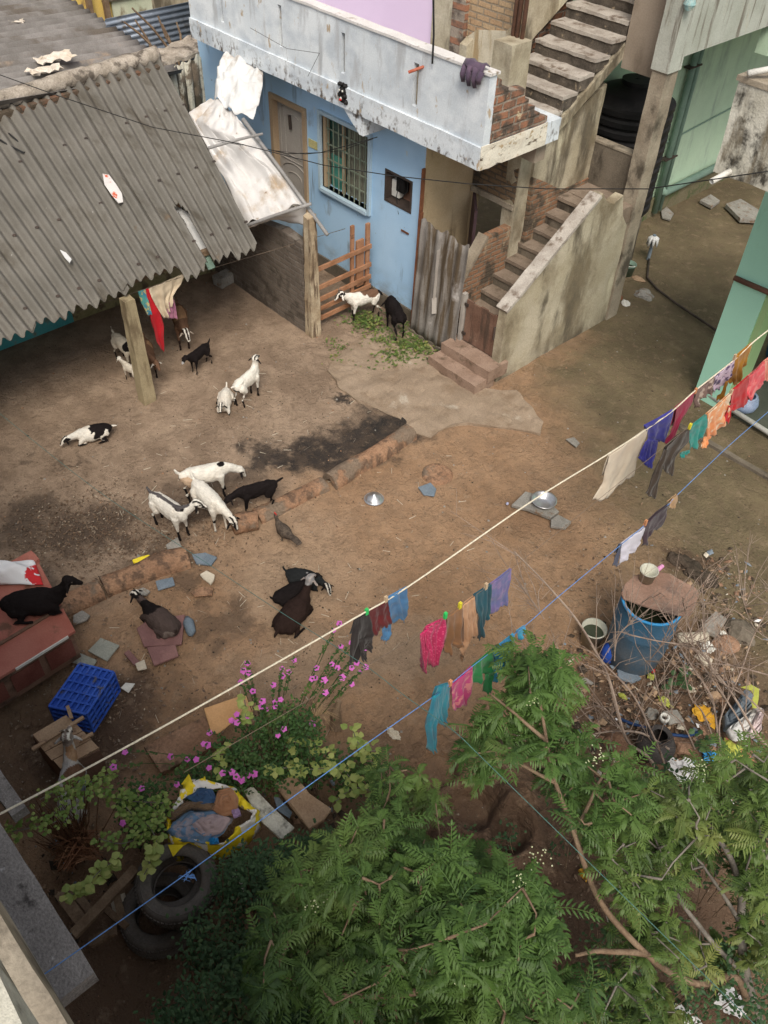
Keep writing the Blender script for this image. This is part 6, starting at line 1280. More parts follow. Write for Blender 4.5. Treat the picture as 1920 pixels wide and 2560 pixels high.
# yellow bag with clothes
ctr=G(*cT(905,430),.72)
bag=empty('sack_bag',(ctr.x,ctr.y,.55),'open yellow and white woven bag stuffed with old clothes above the tyres','bag')
ol=[(640,450),(700,330),(720,230),(765,185),(850,195),(900,235),(1010,250),(1090,300),(1190,400),(1175,470),(1090,560),(950,640),(830,645),(740,605),(690,660),(640,610),(630,540)]
op=[(655,440),(700,370),(760,300),(820,275),(900,265),(980,262),(1040,300),(1060,370),(1150,420),(1120,450),(1040,500),(990,590),(900,590),(800,565),(700,560),(680,545),(655,500)]
O=[G(*cT(*p),.66) for p in ol];I=[G(*cT(*p),.78) for p in op];N_=90
O=poly(O+[O[0]],N_);I=poly(I+[I[0]],N_)
rows=[]
for k in range(9):
    t=k/8;row=[]
    for j in range(N_):
        p=O[j].lerp(I[j],t);z=.06*math.sin(t*math.pi)+.05*noise.noise(Vector((j*.35,t*3,1)))+(-.14*(1-t)**3);row.append(p+Vector((0,0,z))+Vector((1,1,0))*.02*noise.noise(Vector((j*.5,t*5,7))))
    rows.append(row)
bt=NT('bag_weave');cc=bt.mix(bt.ramp(bt.noise(5,3),.50,.53),(.86,.66,.03),(.80,.77,.72));cc=bt.mix(bt.ramp(bt.noise(8,2,vec=bt.scale(bt.P,(1,2,1))),.64,.67),cc,(.30,.24,.10));bt.out(cc,.55,bt.noise(60,3),.006,.6)
MB().grid(rows).build('woven_shell',bt.m,bag,smooth=True,solid=.006)
for (p0,p1,p2,nm) in (((720,240),(765,180),(800,260),'corner_flap'),((800,230),(860,195),(870,240),'corner_flap'),((620,440),(640,430),(690,540),'side_flap'),((640,600),(735,600),(670,670),'corner_flap')):
    P=[G(*cT(*p),z_) for p,z_ in ((p0,.72),(p1,.80),(p2,.76))];MB().prism(P,(0,0,.01)).build(nm,M['yel'],bag)
def heapcloth(pts,z,mat,label):
    P=[G(*cT(*p),z+.02) for p in _sc(pts)];ce=sum(P,Vector())/len(P);Q_=poly(P+[P[0]],36);rows=[]
    for k in range(14):
        t=k/13;rows.append([ce.lerp(q_,t)+Vector((0,0,.03*(1-t*t)+.03*noise.noise(Vector((ce.x*9+q_.x*9*t,q_.y*9*t,z*40)))+.05*abs(noise.noise(Vector((q_.x*22*t,q_.y*14*t,z*30))))-.02*t)) for q_ in Q_])
    tag(MB().grid(rows).build('cloth',mat,smooth=True,solid=.008),label,'cloth','old clothes in the yellow bag')
def _sc(P,k=1.14,cx=890,cy=430): return [(cx+(x-cx)*k,cy+(y-cy)*k) for x,y in P]
heapcloth([(660,500),(760,400),(900,390),(1010,440),(960,520),(860,570),(720,550)],.79,cm('denim',(.11,.20,.32),(.15,.25,.38),'blot',(.32,.30,.34)),'faded denim blue cloth at the front of the yellow bag')
heapcloth([(780,470),(900,410),(1000,440),(950,510),(850,530)],.83,cm('mauve_grey',(.44,.34,.34),(.38,.30,.31)),'mauve grey cloth lying over the denim one')
heapcloth([(760,330),(830,285),(900,285),(930,350),(850,375)],.82,cm('navy_cloth2',(.05,.11,.22),(.04,.08,.17)),'navy blue cloth at the back of the yellow bag')
heapcloth([(930,300),(1000,275),(1035,330),(1030,410),(960,430),(900,390)],.84,cm('rust_cloth',(.42,.22,.12),(.34,.17,.09)),'rust brown cloth at the right side of the yellow bag')
heapcloth([(660,420),(780,350),(930,370),(900,395),(780,390),(690,450)],.83,cm('umber_cloth',(.20,.13,.08),(.15,.10,.06)),'umber brown strip of cloth across the middle of the bag')
heapcloth([(1000,400),(1040,390),(1050,420),(1015,435)],.86,cm('lilac_bit',(.42,.30,.5),(.38,.26,.46)),'small lilac cloth tucked beside the rust brown one')
heapcloth([(880,550),(930,545),(935,565),(890,575)],.80,cm('blue_bit',(.02,.25,.6),(.02,.2,.5)),'small bright blue piece at the front rim of the bag')
# support heap beneath bag and tyres
rock((570,2080),(.42,.36),'dark earth heap carrying the yellow bag',M['ground'],z=.05,sq=.8)
# broom sticks, wooden frame
random.seed(31)
br=empty('broom',G(*cT(150,500),0),'bundle of dry brown broom sticks standing behind the vine at the left','broom')
m=MB();b0=G(*cT(120,640),.1)
for i in range(90):
    a=b0+Vector((rnd(-.12,.12),rnd(-.12,.12),0));e=a+Vector((rnd(-.22,.22),rnd(-.22,.22),rnd(.6,.85)));m.tube([a,a.lerp(e,.5)+Vector((rnd(-.03,.03),rnd(-.03,.03),0)),e],[.006,.005,.002],4)
m.build('bristles',surf('broom_stick',(.12,.06,.035),(.20,.11,.06),9,.9,.2),br)
br=empty('broom',G(*cT(20,640),0),'loose pile of reddish dry palm fronds lying beside the concrete ledge','dry fronds')
m=MB()
for i in range(110):
    a=G(*cT(rnd(-60,60),rnd(500,760)),rnd(.05,.5));e=G(*cT(rnd(60,260),rnd(480,700)),rnd(.2,.55));m.tube([a,a.lerp(e,.5)+Vector((0,0,rnd(0,.1))),e],[.004,.006,.002],4)
m.build('fronds',surf('red_dry_frond',(.22,.10,.055),(.30,.16,.09),9,.9,.2),br)
wfm=empty('broken_frame',G(*cT(200,900),0),'broken dark wooden frame lying beside the tyres in the corner','wooden frame')
for (p,q_,z0_,z1_,w_) in (((80,1130),(450,740),.45,.55,.08),((0,880),(150,1080),.40,.38,.09),((60,850),(190,1000),.25,.25,.06),((330,880),(380,1080),.3,.2,.06),((180,1180),(330,1100),.2,.3,.07),((250,960),(400,1090),.2,.25,.05)):
    MB().obox(G(*cT(*p),z0_),G(*cT(*q_),z1_),w_,.04).build('bar',M['bark'],wfm,rough=(.1,.006,6))
wt=MB();tag(MB().obox(G(*cT(340,900),.15),G(*cT(370,1020),.12),.12,.02).build('board',M['rag']),'pale scrap board beneath the broken frame','board')
# pale blue stake by the goat head
p=G(*cL(560,2010),.2);tag(MB().tube([G(*D(165,1760),.1),G(*D(178,1690),.55)],[.05,.035],8).build('stake',M['bluegrey'],smooth=True),'pale blue stake wrapped in plastic beside the striped goat','stake')
# dry grass tuft + half-hidden pot
tg_=G(*cW(1130,800),.35);dgm=MB()
for i in range(70):
    a=rnd(0,6.28);l=rnd(.10,.24);d_=Vector((math.cos(a),math.sin(a),0));dgm.tube([tg_,tg_+d_*l*.5+Vector((0,0,.07)),tg_+d_*l+Vector((0,0,rnd(-.06,.03)))],[.003,.0025,.001],3)
tag(dgm.build('dry_grass_tuft',surf('straw',(.36,.25,.14),(.45,.33,.2),9,.9,.2)),'straw coloured grass tuft at the right of the flowering bush','grass tuft')
tag(MB().tube([G(*cW(1270,880),.05),G(*cW(1270,780),.25),G(*cW(1290,700),.4)],[.06,.05,.02],8).build('stump',M['bark'],rough=(.06,.01,8)),'dark twisted stump right of the straw tuft','stump')
# earth mound under the tree
c=G(*D(1060,1765));bm=bmesh.new();bmesh.ops.create_grid(bm,x_segments=110,y_segments=110,size=1.15)
for v in bm.verts:
    r_=v.co.length;hh=.42*math.exp(-(r_/.62)**2)*(1+.6*noise.noise(v.co*2))+.10*abs(noise.noise(v.co*4))*math.exp(-(r_/.9)**2)+.045*noise.noise(v.co*9)+.02*noise.noise(v.co*22)*(1 if r_<1.0 else 0)-sum(.42*math.exp(-((v.co-Vector(h_)).length/w_)**4) for h_,w_ in (((-.62,-.05,0),.16),((-.12,-.1,0),.20),((.25,-.05,0),.17)))
    v.co=v.co+c+Vector((0,0,hh-.06))
me=bpy.data.meshes.new('terrain');bm.to_mesh(me);bm.free();me.materials.append(M['ground']);o=bpy.data.objects.new('terrain',me);COL.objects.link(o);tag(o,kind='structure')
# small litter and pebbles: uncountable
random.seed(41)
m=MB()
for i in range(2600):
    x,y=rnd(-13,.5),rnd(-.5,11)
    if x<-6.2 and rnd(0,1)<.3 and y<3.5: pass
    s_=abs(random.gauss(.006,.006))+.004
    m.add([(x+s_*a,y+s_*b_*rnd(.6,1),gz(x,y)+c_*s_*.6) for a,b_,c_ in ((1,0,0),(0,1,0),(-1,0,0),(0,-1,0),(rnd(-.3,.3),rnd(-.3,.3),1.2))],[(0,1,4),(1,2,4),(2,3,4),(3,0,4)],random.choice((0,0,1,2)))
for i in range(1100):   # droppings and bits of straw
    p_=G(*D(*random.choice(((300,1000),(500,960),(450,1120),(250,1120),(600,850),(650,1000),(500,1350),(620,1450),(750,1350),(350,1400),(850,1250),(700,900),(200,1180),(900,1100)))));x=random.gauss(p_.x,.55);y=random.gauss(p_.y,.55);z=gz(x,y)
    if i%5:
        s_=rnd(.005,.011);m.add([(x+s_*a,y+s_*b_,z+c_*s_) for a,b_,c_ in ((1,0,0),(0,1,0),(-1,0,0),(0,-1,0),(0,0,1.1))],[(0,1,4),(1,2,4),(2,3,4),(3,0,4)],2)
    else:
        a=rnd(0,6.28);l=rnd(.02,.06);dx,dy=math.cos(a)*l,math.sin(a)*l;m.add([(x-dx,y-dy,z+.004),(x-dx+dy*.08,y-dy-dx*.08,z+.006),(x+dx,y+dy,z+.008),(x+dx-dy*.08,y+dy+dx*.08,z+.004)],[(0,1,2,3)],3)
mq=MB();QM=[M['rag'],M['bluegrey'],M['white'],M['ply'],M['crate'],M['redcloth'],YG,M['earthmound'],M['fodder_dirt']]
for i in range(1300):
    p_=G(*D(*random.choice(((1400,1450),(1350,1500),(1500,1450),(1580,1350),(1450,1550),(1300,1580),(1550,1500),(1250,1450),(1500,1650),(640,1720),(150,1900),(1560,1250),(1600,1600)))));x=random.gauss(p_.x,.24);y=random.gauss(p_.y,.24);s_=rnd(.01,.07)*rnd(.4,1);z=gz(x,y)+rnd(0,.04)
    a=rnd(0,3.14);u=Vector((math.cos(a),math.sin(a),rnd(-.4,.4)))*s_;w_=Vector((-math.sin(a),math.cos(a),rnd(-.4,.4)))*s_*rnd(.2,.9);c=Vector((x,y,z+.01))
    mq.add([c-u,c-w_,c+u*rnd(.6,1),c+w_,c+Vector((0,0,s_*.4))],[(0,1,4),(1,2,4),(2,3,4),(3,0,4)],random.choice((0,1,1,3,3,3,3,7,7,7,7,8,8,8,8,8,8,2 if i%7==0 else 8)))
tag(mq.build('rubbish_bits',QM),kind='stuff',label='small mixed rubbish crumbs strewn around the drum and jar',cat='rubbish')
tag(m.build('pebbles',[M['log'],M['stone'],M['fodder_dirt'],M['rag']]),kind='stuff',label='small stones and grit scattered over the yard',cat='pebbles')
def leafpatch(n,cen,spread,z0,z1,size,mat,name,label,cat):
    m=MB();lv=[]
    for i in range(n):
        p=random.choice(cen);x=random.gauss(p[0],spread);y=random.gauss(p[1],spread);z=gz(x,y)+rnd(z0,z1);a=rnd(0,6.28);s_=rnd(.5,1.2)*size
        d_=Vector((math.cos(a),math.sin(a),rnd(-.3,.5)));e=Vector((-math.sin(a),math.cos(a),rnd(-.4,.4)))*.45;c=Vector((x,y,z))
        m.add([c-d_*s_,c-e*s_,c+d_*s_,c+e*s_],[(0,1,2,3)]);lv.append(random.random())
    o=m.build(name,mat);at=o.data.attributes.new('lv','FLOAT','FACE');at.data.foreach_set('value',lv);tag(o,label,cat,kind='stuff')
fp=[G(*D(*p)) for p in ((800,700),(830,730),(870,745),(900,760),(780,690),(850,770),(910,745),(880,720))]
leafpatch(1500,[(p.x,p.y) for p in fp],.14,.0,.08,.035,M['fodder'],'cut_fodder','green and yellow cut fodder leaves strewn by the blue wall','fodder')
fp=[G(*D(*p)) for p in ((720,740),(735,775),(800,790),(745,760))]
leafpatch(110,[(p.x,p.y) for p in fp],.09,.0,.04,.03,M['fodder'],'cut_fodder','sparse green leaves left of the fodder','fodder')
fp=[G(*D(*p)) for p in ((90,1120),(130,1150),(210,1100),(250,1140),(180,1170),(300,1150),(440,1110),(60,1180),(480,1110),(230,1190),(380,1180))]
M['deadleaf']=leafmat('dead_leaf',(.10,.06,.04),(.20,.13,.08),(.42,.36,.27),30,.1)
leafpatch(1900,[(p.x,p.y) for p in fp],.30,.0,.03,.022,M['deadleaf'],'leaf_litter','brown and pale leaf litter trodden into the goat yard','leaf litter')
fp=[G(*D(*p)) for p in ((1450,1400),(1300,1500),(1500,1500),(1400,1550),(200,1620),(100,1580),(1100,1900),(1350,1250),(250,1500),(1550,1300),(1250,1650),(1450,1700))]
leafpatch(2600,[(p.x,p.y) for p in fp],.45,.0,.05,.026,M['deadleaf'],'leaf_litter','dead leaves and crumbs around the rubbish and bushes','leaf litter')
# ================= OUR OWN HOUSE (lower left corner) =================
oh=empty('concrete_house',(-3,-.5,0),'lichen-spotted concrete ledge and plastered parapet of the near house at the lower left','house')
MB().boxx(-9,-1.79,-1.2,.005,2.90,3.0).build('sunshade_ledge',M['chajja'],oh,rough=(.12,.010,4))
p0=G(238,2428,3.0)
a=G(0,2290,4.6);b_=G(0,2435,5.4)
MB().prism([(-4,a.y,4.3),(.6,G(180,2560,4.6).y,4.3),(.6,G(180,2560,4.6).y,4.75),(-4,a.y,4.75)],(0,-.12,0)).build('plaster_band',M['concrete'],oh,rough=(.1,.006,6))
MB().boxx(-4,1.0,-.30,b_.y+.0,5.2,5.45).build('parapet_top',M['mould'],oh,rough=(.1,.012,6))
MB().boxx(-9,4,-1.4,-.9,0,4.6).build('wall',M['darkconc'],oh)
MB().boxx(-9,4,-1.5,-.16,3.2,4.4).build('wall',M['chajja'],oh)
a=G(*D(-40,1640),1.0);b_=G(*D(45,1760),1.0)
tag(MB().obox(a,b_,.12,.12).build('concrete_beam',M['chajja'],rough=(.1,.008,5)),'grey concrete beam end at the left edge above the ledge','beam')
# ================= VEGETATION =================
random.seed(99)
class Leaves:
    def __init__(s): s.v=[];s.f=[];s.lv=[]
    def leaflet(s,b,d,side,L,w,lv,droop=.25,curve=.0):
        up=Vector((0,0,1))
        m1=b+d*L*.35+side*curve*L*.3;m2=b+d*L*.7-up*droop*L*.35+side*curve*L*.8;t=b+d*L-up*droop*L+side*curve*L*1.6
        n=len(s.v);s.v+=[b,m1+side*w,m1-side*w,m2+side*w*.75,m2-side*w*.75,t]
        s.f+=[(n,n+2,n+1),(n+1,n+2,n+4,n+3),(n+3,n+4,n+5)];s.lv+=[lv]*3
    def frond(s,b,d,L,lv,npair=6,ll=.075,lw=.0085):
        d=d.normalized();up=Vector((0,0,1));sd=d.cross(up)
        if sd.length<.1: sd=Vector((1,0,0))
        sd.normalize();p=b.copy();dd=d.copy();step=L/(npair+1);pts=[p.copy()];bend=rnd(-.12,.12)
        for i in range(npair+1):
            p=p+dd*step;dd=(dd-up*rnd(.05,.22)+sd*bend).normalized();pts.append(p.copy())
            k=math.sin(math.pi*(i+1.2)/(npair+2.2))**.5
            for q in (-1,1):
                if rnd(0,1)<.07: continue
                ld=(sd*q*.9+dd*.55+up*rnd(-.1,.12)).normalized();sv=ld.cross(up).normalized()
                s.leaflet(p,ld,sv,ll*k*rnd(.65,1.2),lw*rnd(.85,1.15),min(1,max(0,lv+rnd(-.12,.12))),.3,-q*.12)
        s.leaflet(p,dd,sd,ll*.8,lw,lv,.3)
        n=len(s.v);w=.0018
        for q in pts: s.v+=[q+sd*w,q-sd*w]
        for i in range(len(pts)-1): s.f.append((n+2*i,n+2*i+1,n+2*i+3,n+2*i+2));s.lv.append(1.0)
    def whorl(s,c,ax,nf,L,ll=.075,lw=.0085,base=.5):
        ax=ax.normalized();a0=rnd(0,6.28);x=ax.cross(Vector((.3,.7,.1))).normalized();y=ax.cross(x)
        for i in range(nf):
            a=a0+2.4*i+rnd(-.5,.5);el=rnd(-.25,1.0);d=(x*math.cos(a)+y*math.sin(a))*math.cos(el)+ax*math.sin(el)
            s.frond(c-ax*rnd(0,.10),d,L*rnd(.45,1.25),min(1,max(0,base+rnd(-.25,.3)+.25*el)),random.choice((7,8,9)),ll*.92,lw*.68)
    def leaf(s,c,d,up,L,w,lv):
        sd=d.cross(up).normalized();n=len(s.v)
        s.v+=[c,c+d*L*.3+sd*w-up*w*.2,c+d*L*.3-sd*w-up*w*.2,c+d*L*.3,c+d*L*.68+sd*w*.8-up*.1*L,c+d*L*.68-sd*w*.8-up*.1*L,c+d*L*.68-up*.04*L,c+d*L-up*.12*L]
        s.f+=[(n,n+3,n+1),(n,n+2,n+3),(n+1,n+3,n+6,n+4),(n+3,n+2,n+5,n+6),(n+4,n+6,n+7),(n+6,n+5,n+7)];s.lv+=[lv]*6
    def build(s,name,mat,root=None):
        m=MB();m.v=[tuple(v) for v in s.v];m.f=[list(f) for f in s.f];m.m=[0]*len(s.f);o=m.build(name,mat,root)
        at=o.data.attributes.new('lv','FLOAT','FACE');at.data.foreach_set('value',s.lv);return o
LIMB=[(1640,2190),(1585,2110),(1500,2125),(1395,2060),(1300,1950),(1240,1800),(1200,1690),(1180,1600)]
def nearlimb(x,y):
    for (a,b),(c,d) in zip(LIMB,LIMB[1:]):
        t=max(0,min(1,((x-a)*(c-a)+(y-b)*(d-b))/((c-a)**2+(d-b)**2)))
        if math.hypot(x-a-(c-a)*t,y-b-(d-b)*t)<15: return True
    return False
def inpoly(x,y,P):
    c=False
    for (x0,y0),(x1,y1) in zip(P,P[1:]+P[:1]):
        if (y0>y)!=(y1>y) and x<(x1-x0)*(y-y0)/(y1-y0)+x0: c=not c
    return c
def sample(P,n,sep):
    xs=[p[0] for p in P];ys=[p[1] for p in P];out=[];tries=0
    while len(out)<n and tries<n*60:
        tries+=1;x=rnd(min(xs),max(xs));y=rnd(min(ys),max(ys))
        if inpoly(x,y,P) and all((x-a)**2+(y-b)**2>sep*sep for a,b in out): out.append((x,y))
    return out
def bez(pts,n=8):
    out=[];m=len(pts)
    for i in range(m-1):
        p0=pts[max(i-1,0)];p1=pts[i];p2=pts[i+1];p3=pts[min(i+2,m-1)]
        for k in range(n):
            t=k/n;out.append(.5*((2*p1)+(p2-p0)*t+(2*p0-5*p1+4*p2-p3)*t*t+(3*p1-p0-3*p2+p3)*t**3))
    out.append(pts[-1]);return out
def limb(mb,pts,r0,r1,n=7):
    Q=bez(pts);mb.tube([q+noise.noise_vector(q*4)*.012 for q in Q],[r0+(r1-r0)*(i/(len(Q)-1)) for i in range(len(Q))],n);return Q
def tree(name,label,limbs,zones,group='leafy neem trees',bark='bark',blossoms=()):
    base=limbs[0][0][0];rt=empty(name,(base.x,base.y,0),label,'tree',group)
    tk=MB();skel=[]
    for pts,r0,r1 in limbs: skel+=limb(tk,pts,r0,r1)
    lf=Leaves()
    for P,n,sep,z0,z1,nf,L,ll,lw,bs in zones:
        for (x,y) in sample(P,int(n*2.1),sep*.68):
            if nearlimb(x,y) and y>1640 and rnd(0,1)<.85: continue
            z=rnd(z0-.15,z1+.12);c=G(*D(x,y),z)
            near=min(skel,key=lambda q:(q-c).length_squared+ (0 if q.z<c.z+.1 else 1))
            if (near-c).length>.12:
                mid=near.lerp(c,.5)+Vector((rnd(-.05,.05),rnd(-.05,.05),-.05));tk.tube([near,mid,c],[.009,.006,.004],5)
                skel+= [mid,c]
            ax=Vector((rnd(-.6,.6),rnd(-.6,.6),1));q_=rnd(.62,1.15);lf.whorl(c,ax,random.randint(max(4,nf-7),nf),L*q_*.78,ll*rnd(.7,1.0)*q_**.5,lw,min(.95,max(.05,bs+rnd(-.32,.32))))
    tk.build('trunk',M[bark],rt,smooth=True);lf.build('crown',M['neem2'] if bark=='greybark' else M['neem'],rt)
    for i,(x,y,z) in enumerate(blossoms):
        c=G(*D(x,y),z);b=Leaves()
        for k in range(22):
            p=c+Vector((random.gauss(0,.025),random.gauss(0,.035),rnd(-.02,.04)));a=rnd(0,6.28);b.leaf(p,Vector((math.cos(a),math.sin(a),rnd(-.3,.8))).normalized(),Vector((0,0,1)),.011,.005,rnd(0,1))
        b.build('blossom_cluster',M['whiteblossom'],rt)
    return rt
g=lambda x,y,z:G(*D(x,y),z)
# tree 1: long curved limb, upper lobe over the clothes line
tree('neem_tree','tall neem tree with one long bare curved limb, its leafy top over the blue rope',
 [([G(*D(1640,2190),0),g(1625,2190,.7),g(1585,2110,1.1),g(1500,2125,1.35),g(1395,2060,1.7),g(1300,1950,2.0),g(1240,1800,2.25),g(1200,1690,2.4),g(1180,1600,2.5),g(1165,1500,2.65)],.030,.009),
  ([g(1395,2060,1.7),g(1300,2055,1.9),g(1240,2062,2.0)],.022,.010),([g(1180,1600,2.5),g(1110,1540,2.6),g(1060,1500,2.6)],.014,.006),([g(1200,1690,2.4),g(1120,1650,2.4),g(1050,1640,2.35)],.014,.006),([g(1240,1800,2.25),g(1290,1700,2.3),g(1330,1640,2.3)],.014,.006)],
 [([(1110,1420),(1150,1400),(1200,1410),(1225,1440),(1220,1490),(1150,1510),(1110,1470)],10,24,2.45,2.8,13,.27,.078,.0095,.55),
  ([(1060,1540),(1120,1500),(1230,1520),(1290,1610),(1220,1670),(1110,1640),(1050,1620)],11,32,2.15,2.6,11,.25,.075,.009,.45),
  ([(1010,1560),(1060,1570),(1060,1690),(1000,1650)],4,28,2.0,2.4,9,.22,.07,.008,.35),
  ([(1180,1650),(1300,1620),(1400,1660),(1380,1760),(1300,1800),(1200,1740)],11,34,2.0,2.5,11,.25,.072,.0085,.55)],
 blossoms=((1150,1510,2.75),(1290,1640,2.6),(1160,1850,2.5)))
# tree 2: broad crown filling the bottom middle
tree('neem_tree','broad dense neem tree filling the bottom middle of the view, dotted with white blossom',
 [([G(*D(1020,2200),0),g(1015,2180,.9),g(1000,2120,1.6),g(980,2040,2.0)],.06,.03),([g(1000,2120,1.6),g(900,2050,2.0),g(800,1950,2.2),g(740,1880,2.3)],.03,.01),([g(980,2040,2.0),g(1000,1930,2.3),g(1010,1850,2.4)],.025,.01),([g(980,2040,2.0),g(1100,1980,2.2),g(1160,1950,2.3)],.02,.01),([g(1000,2120,1.6),g(850,2150,1.9),g(700,2150,2.0)],.03,.01),([g(780,2212,1.6),g(735,2120,1.9),g(700,2040,2.1)],.012,.006)],
 [([(640,1870),(740,1800),(810,1750),(870,1760),(900,1820),(860,1900),(700,1930),(620,1930)],24,28,1.9,2.6,11,.25,.07,.008,.45),
  ([(560,1950),(640,1900),(880,1900),(960,2000),(900,2120),(700,2180),(560,2120)],38,30,1.8,2.5,11,.26,.072,.0085,.38),
  ([(880,1800),(1000,1840),(1080,1870),(1150,1900),(1190,1980),(1160,2080),(1000,2130),(900,2080),(880,1920)],40,30,2.0,2.7,12,.28,.08,.0095,.5),
  ([(960,2100),(1200,2060),(1280,2120),(1290,2240),(950,2260)],17,34,1.5,2.2,11,.25,.072,.0085,.35),
  ([(760,2140),(960,2120),(970,2260),(700,2260)],12,34,1.3,1.9,10,.24,.07,.008,.3),
  ([(800,1650),(850,1640),(960,1700),(940,1760),(830,1740)],9,26,1.6,2.1,10,.2,.06,.007,.4)],
 blossoms=((1120,1915,2.75),(680,1955,2.5),(1010,2090,2.5)))
# tree 3: right-hand crown
tree('neem_tree','neem tree with grey upright stems filling the lower right corner',
 [([G(*D(1655,2330),0),g(1640,2212,.6),g(1610,2110,1.0),g(1600,2000,1.4),g(1600,1920,1.6),g(1575,1850,1.9),g(1540,1790,2.1)],.045,.014),([g(1600,2000,1.4),g(1560,1930,1.6),g(1520,1870,1.8)],.018,.008),([g(1610,2110,1.0),g(1500,1990,1.4),g(1450,1900,1.7),g(1430,1850,1.9)],.02,.008),([g(1600,1920,1.6),g(1650,1860,1.9),g(1690,1800,2.1)],.02,.01)],
 [([(1400,1640),(1460,1700),(1540,1640),(1700,1620),(1720,1800),(1600,1860),(1500,1800),(1400,1760)],25,32,1.8,2.4,11,.25,.072,.0085,.5),
  ([(1330,1760),(1450,1740),(1540,1830),(1480,1900),(1380,1960),(1320,1900)],16,32,1.6,2.2,11,.25,.072,.0085,.4),
  ([(1300,1960),(1420,1960),(1480,2050),(1440,2110),(1330,2040)],8,34,1.3,1.9,10,.24,.07,.008,.32),
  ([(1300,2120),(1420,2130),(1480,2200),(1440,2260),(1290,2260)],9,36,1.0,1.6,10,.24,.07,.008,.3),
  ([(1590,1860),(1700,1840),(1710,1960),(1640,1960)],10,28,1.5,2.0,10,.22,.07,.008,.45),
  ([(1480,2040),(1570,2040),(1560,2110),(1490,2100)],5,30,1.1,1.4,9,.22,.07,.008,.45),
  ([(1610,1990),(1700,1990),(1700,2080),(1620,2060)],6,30,1.1,1.6,9,.22,.07,.008,.35)],bark='greybark',
 blossoms=((1510,1660,2.4),))
# low dense teal shrub at the bottom
def shrub(name,label,zones,mat,stems=12,group=None,cat='shrub',leafs=(.035,.011)):
    P0=zones[0];cx=sum(p[0] for p in P0[0])/len(P0[0]);cy=sum(p[1] for p in P0[0])/len(P0[0]);b=G(*D(cx,cy));rt=empty(name,b,label,cat,group)
    lf=Leaves();tk=MB()
    for P,n,z0,z1,bs in zones:
        pts=sample(P,max(8,n//26),3)
        for (x,y) in pts:
            z=rnd(z0,z1);c=G(*D(x,y),z);r_=Vector((c.x+rnd(-.12,.12),c.y+rnd(-.12,.12),max(.02,z0-.45)));tk.tube([r_,r_.lerp(c,.5)+Vector((rnd(-.04,.04),rnd(-.04,.04),0)),c],[.006,.004,.002],4)
            for k in range(26):
                q=c+Vector((random.gauss(0,.055),random.gauss(0,.055),rnd(-.22,.05)));a=rnd(0,6.28);lf.leaf(q,Vector((math.cos(a),math.sin(a),rnd(-.3,.7))).normalized(),Vector((rnd(-.4,.4),rnd(-.4,.4),1)).normalized(),leafs[0]*rnd(.6,1.3),leafs[1]*rnd(.7,1.2),min(1,max(0,bs+rnd(-.35,.35))))
    tk.build('stem',M['bark'],rt);lf.build('foliage',M[mat],rt);return rt
shrub('shrub','dense low shrub of tiny bluish leaves along the bottom edge',[([(330,2170),(420,2120),(560,2080),(640,2130),(720,2212),(760,2290),(320,2290)],4600,.9,1.5,.35),([(400,1990),(470,1960),(560,2000),(600,2080),(480,2110),(400,2080)],1300,.7,1.2,.35),([(470,1870),(520,1830),(600,1850),(560,1950),(480,1940)],1300,.8,1.4,.3)],'smallleaf')
shrub('shrub','feathery green shrub between the pale plank and the bottom shrub',[([(560,1840),(640,1820),(740,1790),(760,1830),(660,1880),(560,1880)],1500,.7,1.3,.55)],'smallleaf')
# periwinkle bush with pink flowers
pw=shrub('flowering_bush','periwinkle bush covered in small pink flowers above the yellow bag',
 [([(370,1660),(430,1625),(500,1600),(560,1640),(540,1690),(440,1710),(380,1700)],1500,.35,.8,.4),([(500,1600),(560,1560),(640,1560),(700,1600),(700,1680),(600,1700),(520,1670)],2400,.4,.9,.4),
  ([(560,1560),(600,1520),(660,1520),(690,1570),(640,1590)],800,.6,.95,.55),([(250,1690),(330,1680),(370,1720),(350,1800),(270,1780)],700,.3,.6,.5),
  ([(690,1640),(760,1620),(820,1650),(800,1690),(730,1690)],600,.3,.6,.5)],'flowerleaf',cat='flowering bush',leafs=(.034,.012))
FLW=[(660,437),(632,490),(668,505),(612,566),(697,630),(984,415),(899,475),(945,497),(900,525),(840,587),(1138,470),(1105,545),(1130,540),(1192,553),(1245,443),(1283,468),(1317,535),(1382,582),(1200,640),(1295,163),(1256,209),(1307,320),(1428,270),(1377,297),(1465,340),(1434,353),(1415,432),(1480,463),(1437,498),(1380,470),(765,700),(757,735),(850,705),(890,688),(850,738),(790,758),(585,790),(549,832),(587,848),(652,830),(397,918),(357,995),(386,1003),(913,892),(870,935),(1110,857),(128,1082),(305,1103),(394,1160),(488,1197),(553,1190),(582,1222),(620,1245),(635,1232),(665,1213),(708,1203),(172,1275)]
flm=bpy.data.meshes.new('flower');fb=Leaves()
for k in range(5):
    a=k*2*math.pi/5;d_=Vector((math.cos(a),math.sin(a),.12)).normalized();fb.leaf(Vector((0,0,0)),d_,Vector((0,0,1)),.030,.0145,rnd(.3,1))
flm.from_pydata([tuple(v) for v in fb.v],[],fb.f);flm.materials.append(M['blossom']);at=flm.attributes.new('lv','FLOAT','FACE');at.data.foreach_set('value',fb.lv)
stm=MB();tw=Leaves();more=[(270,1625),(245,1657),(306,1703),(265,1778),(405,1640)]
allf=[cW(x,y) for x,y in FLW]+[D(x,y) for x,y in more]
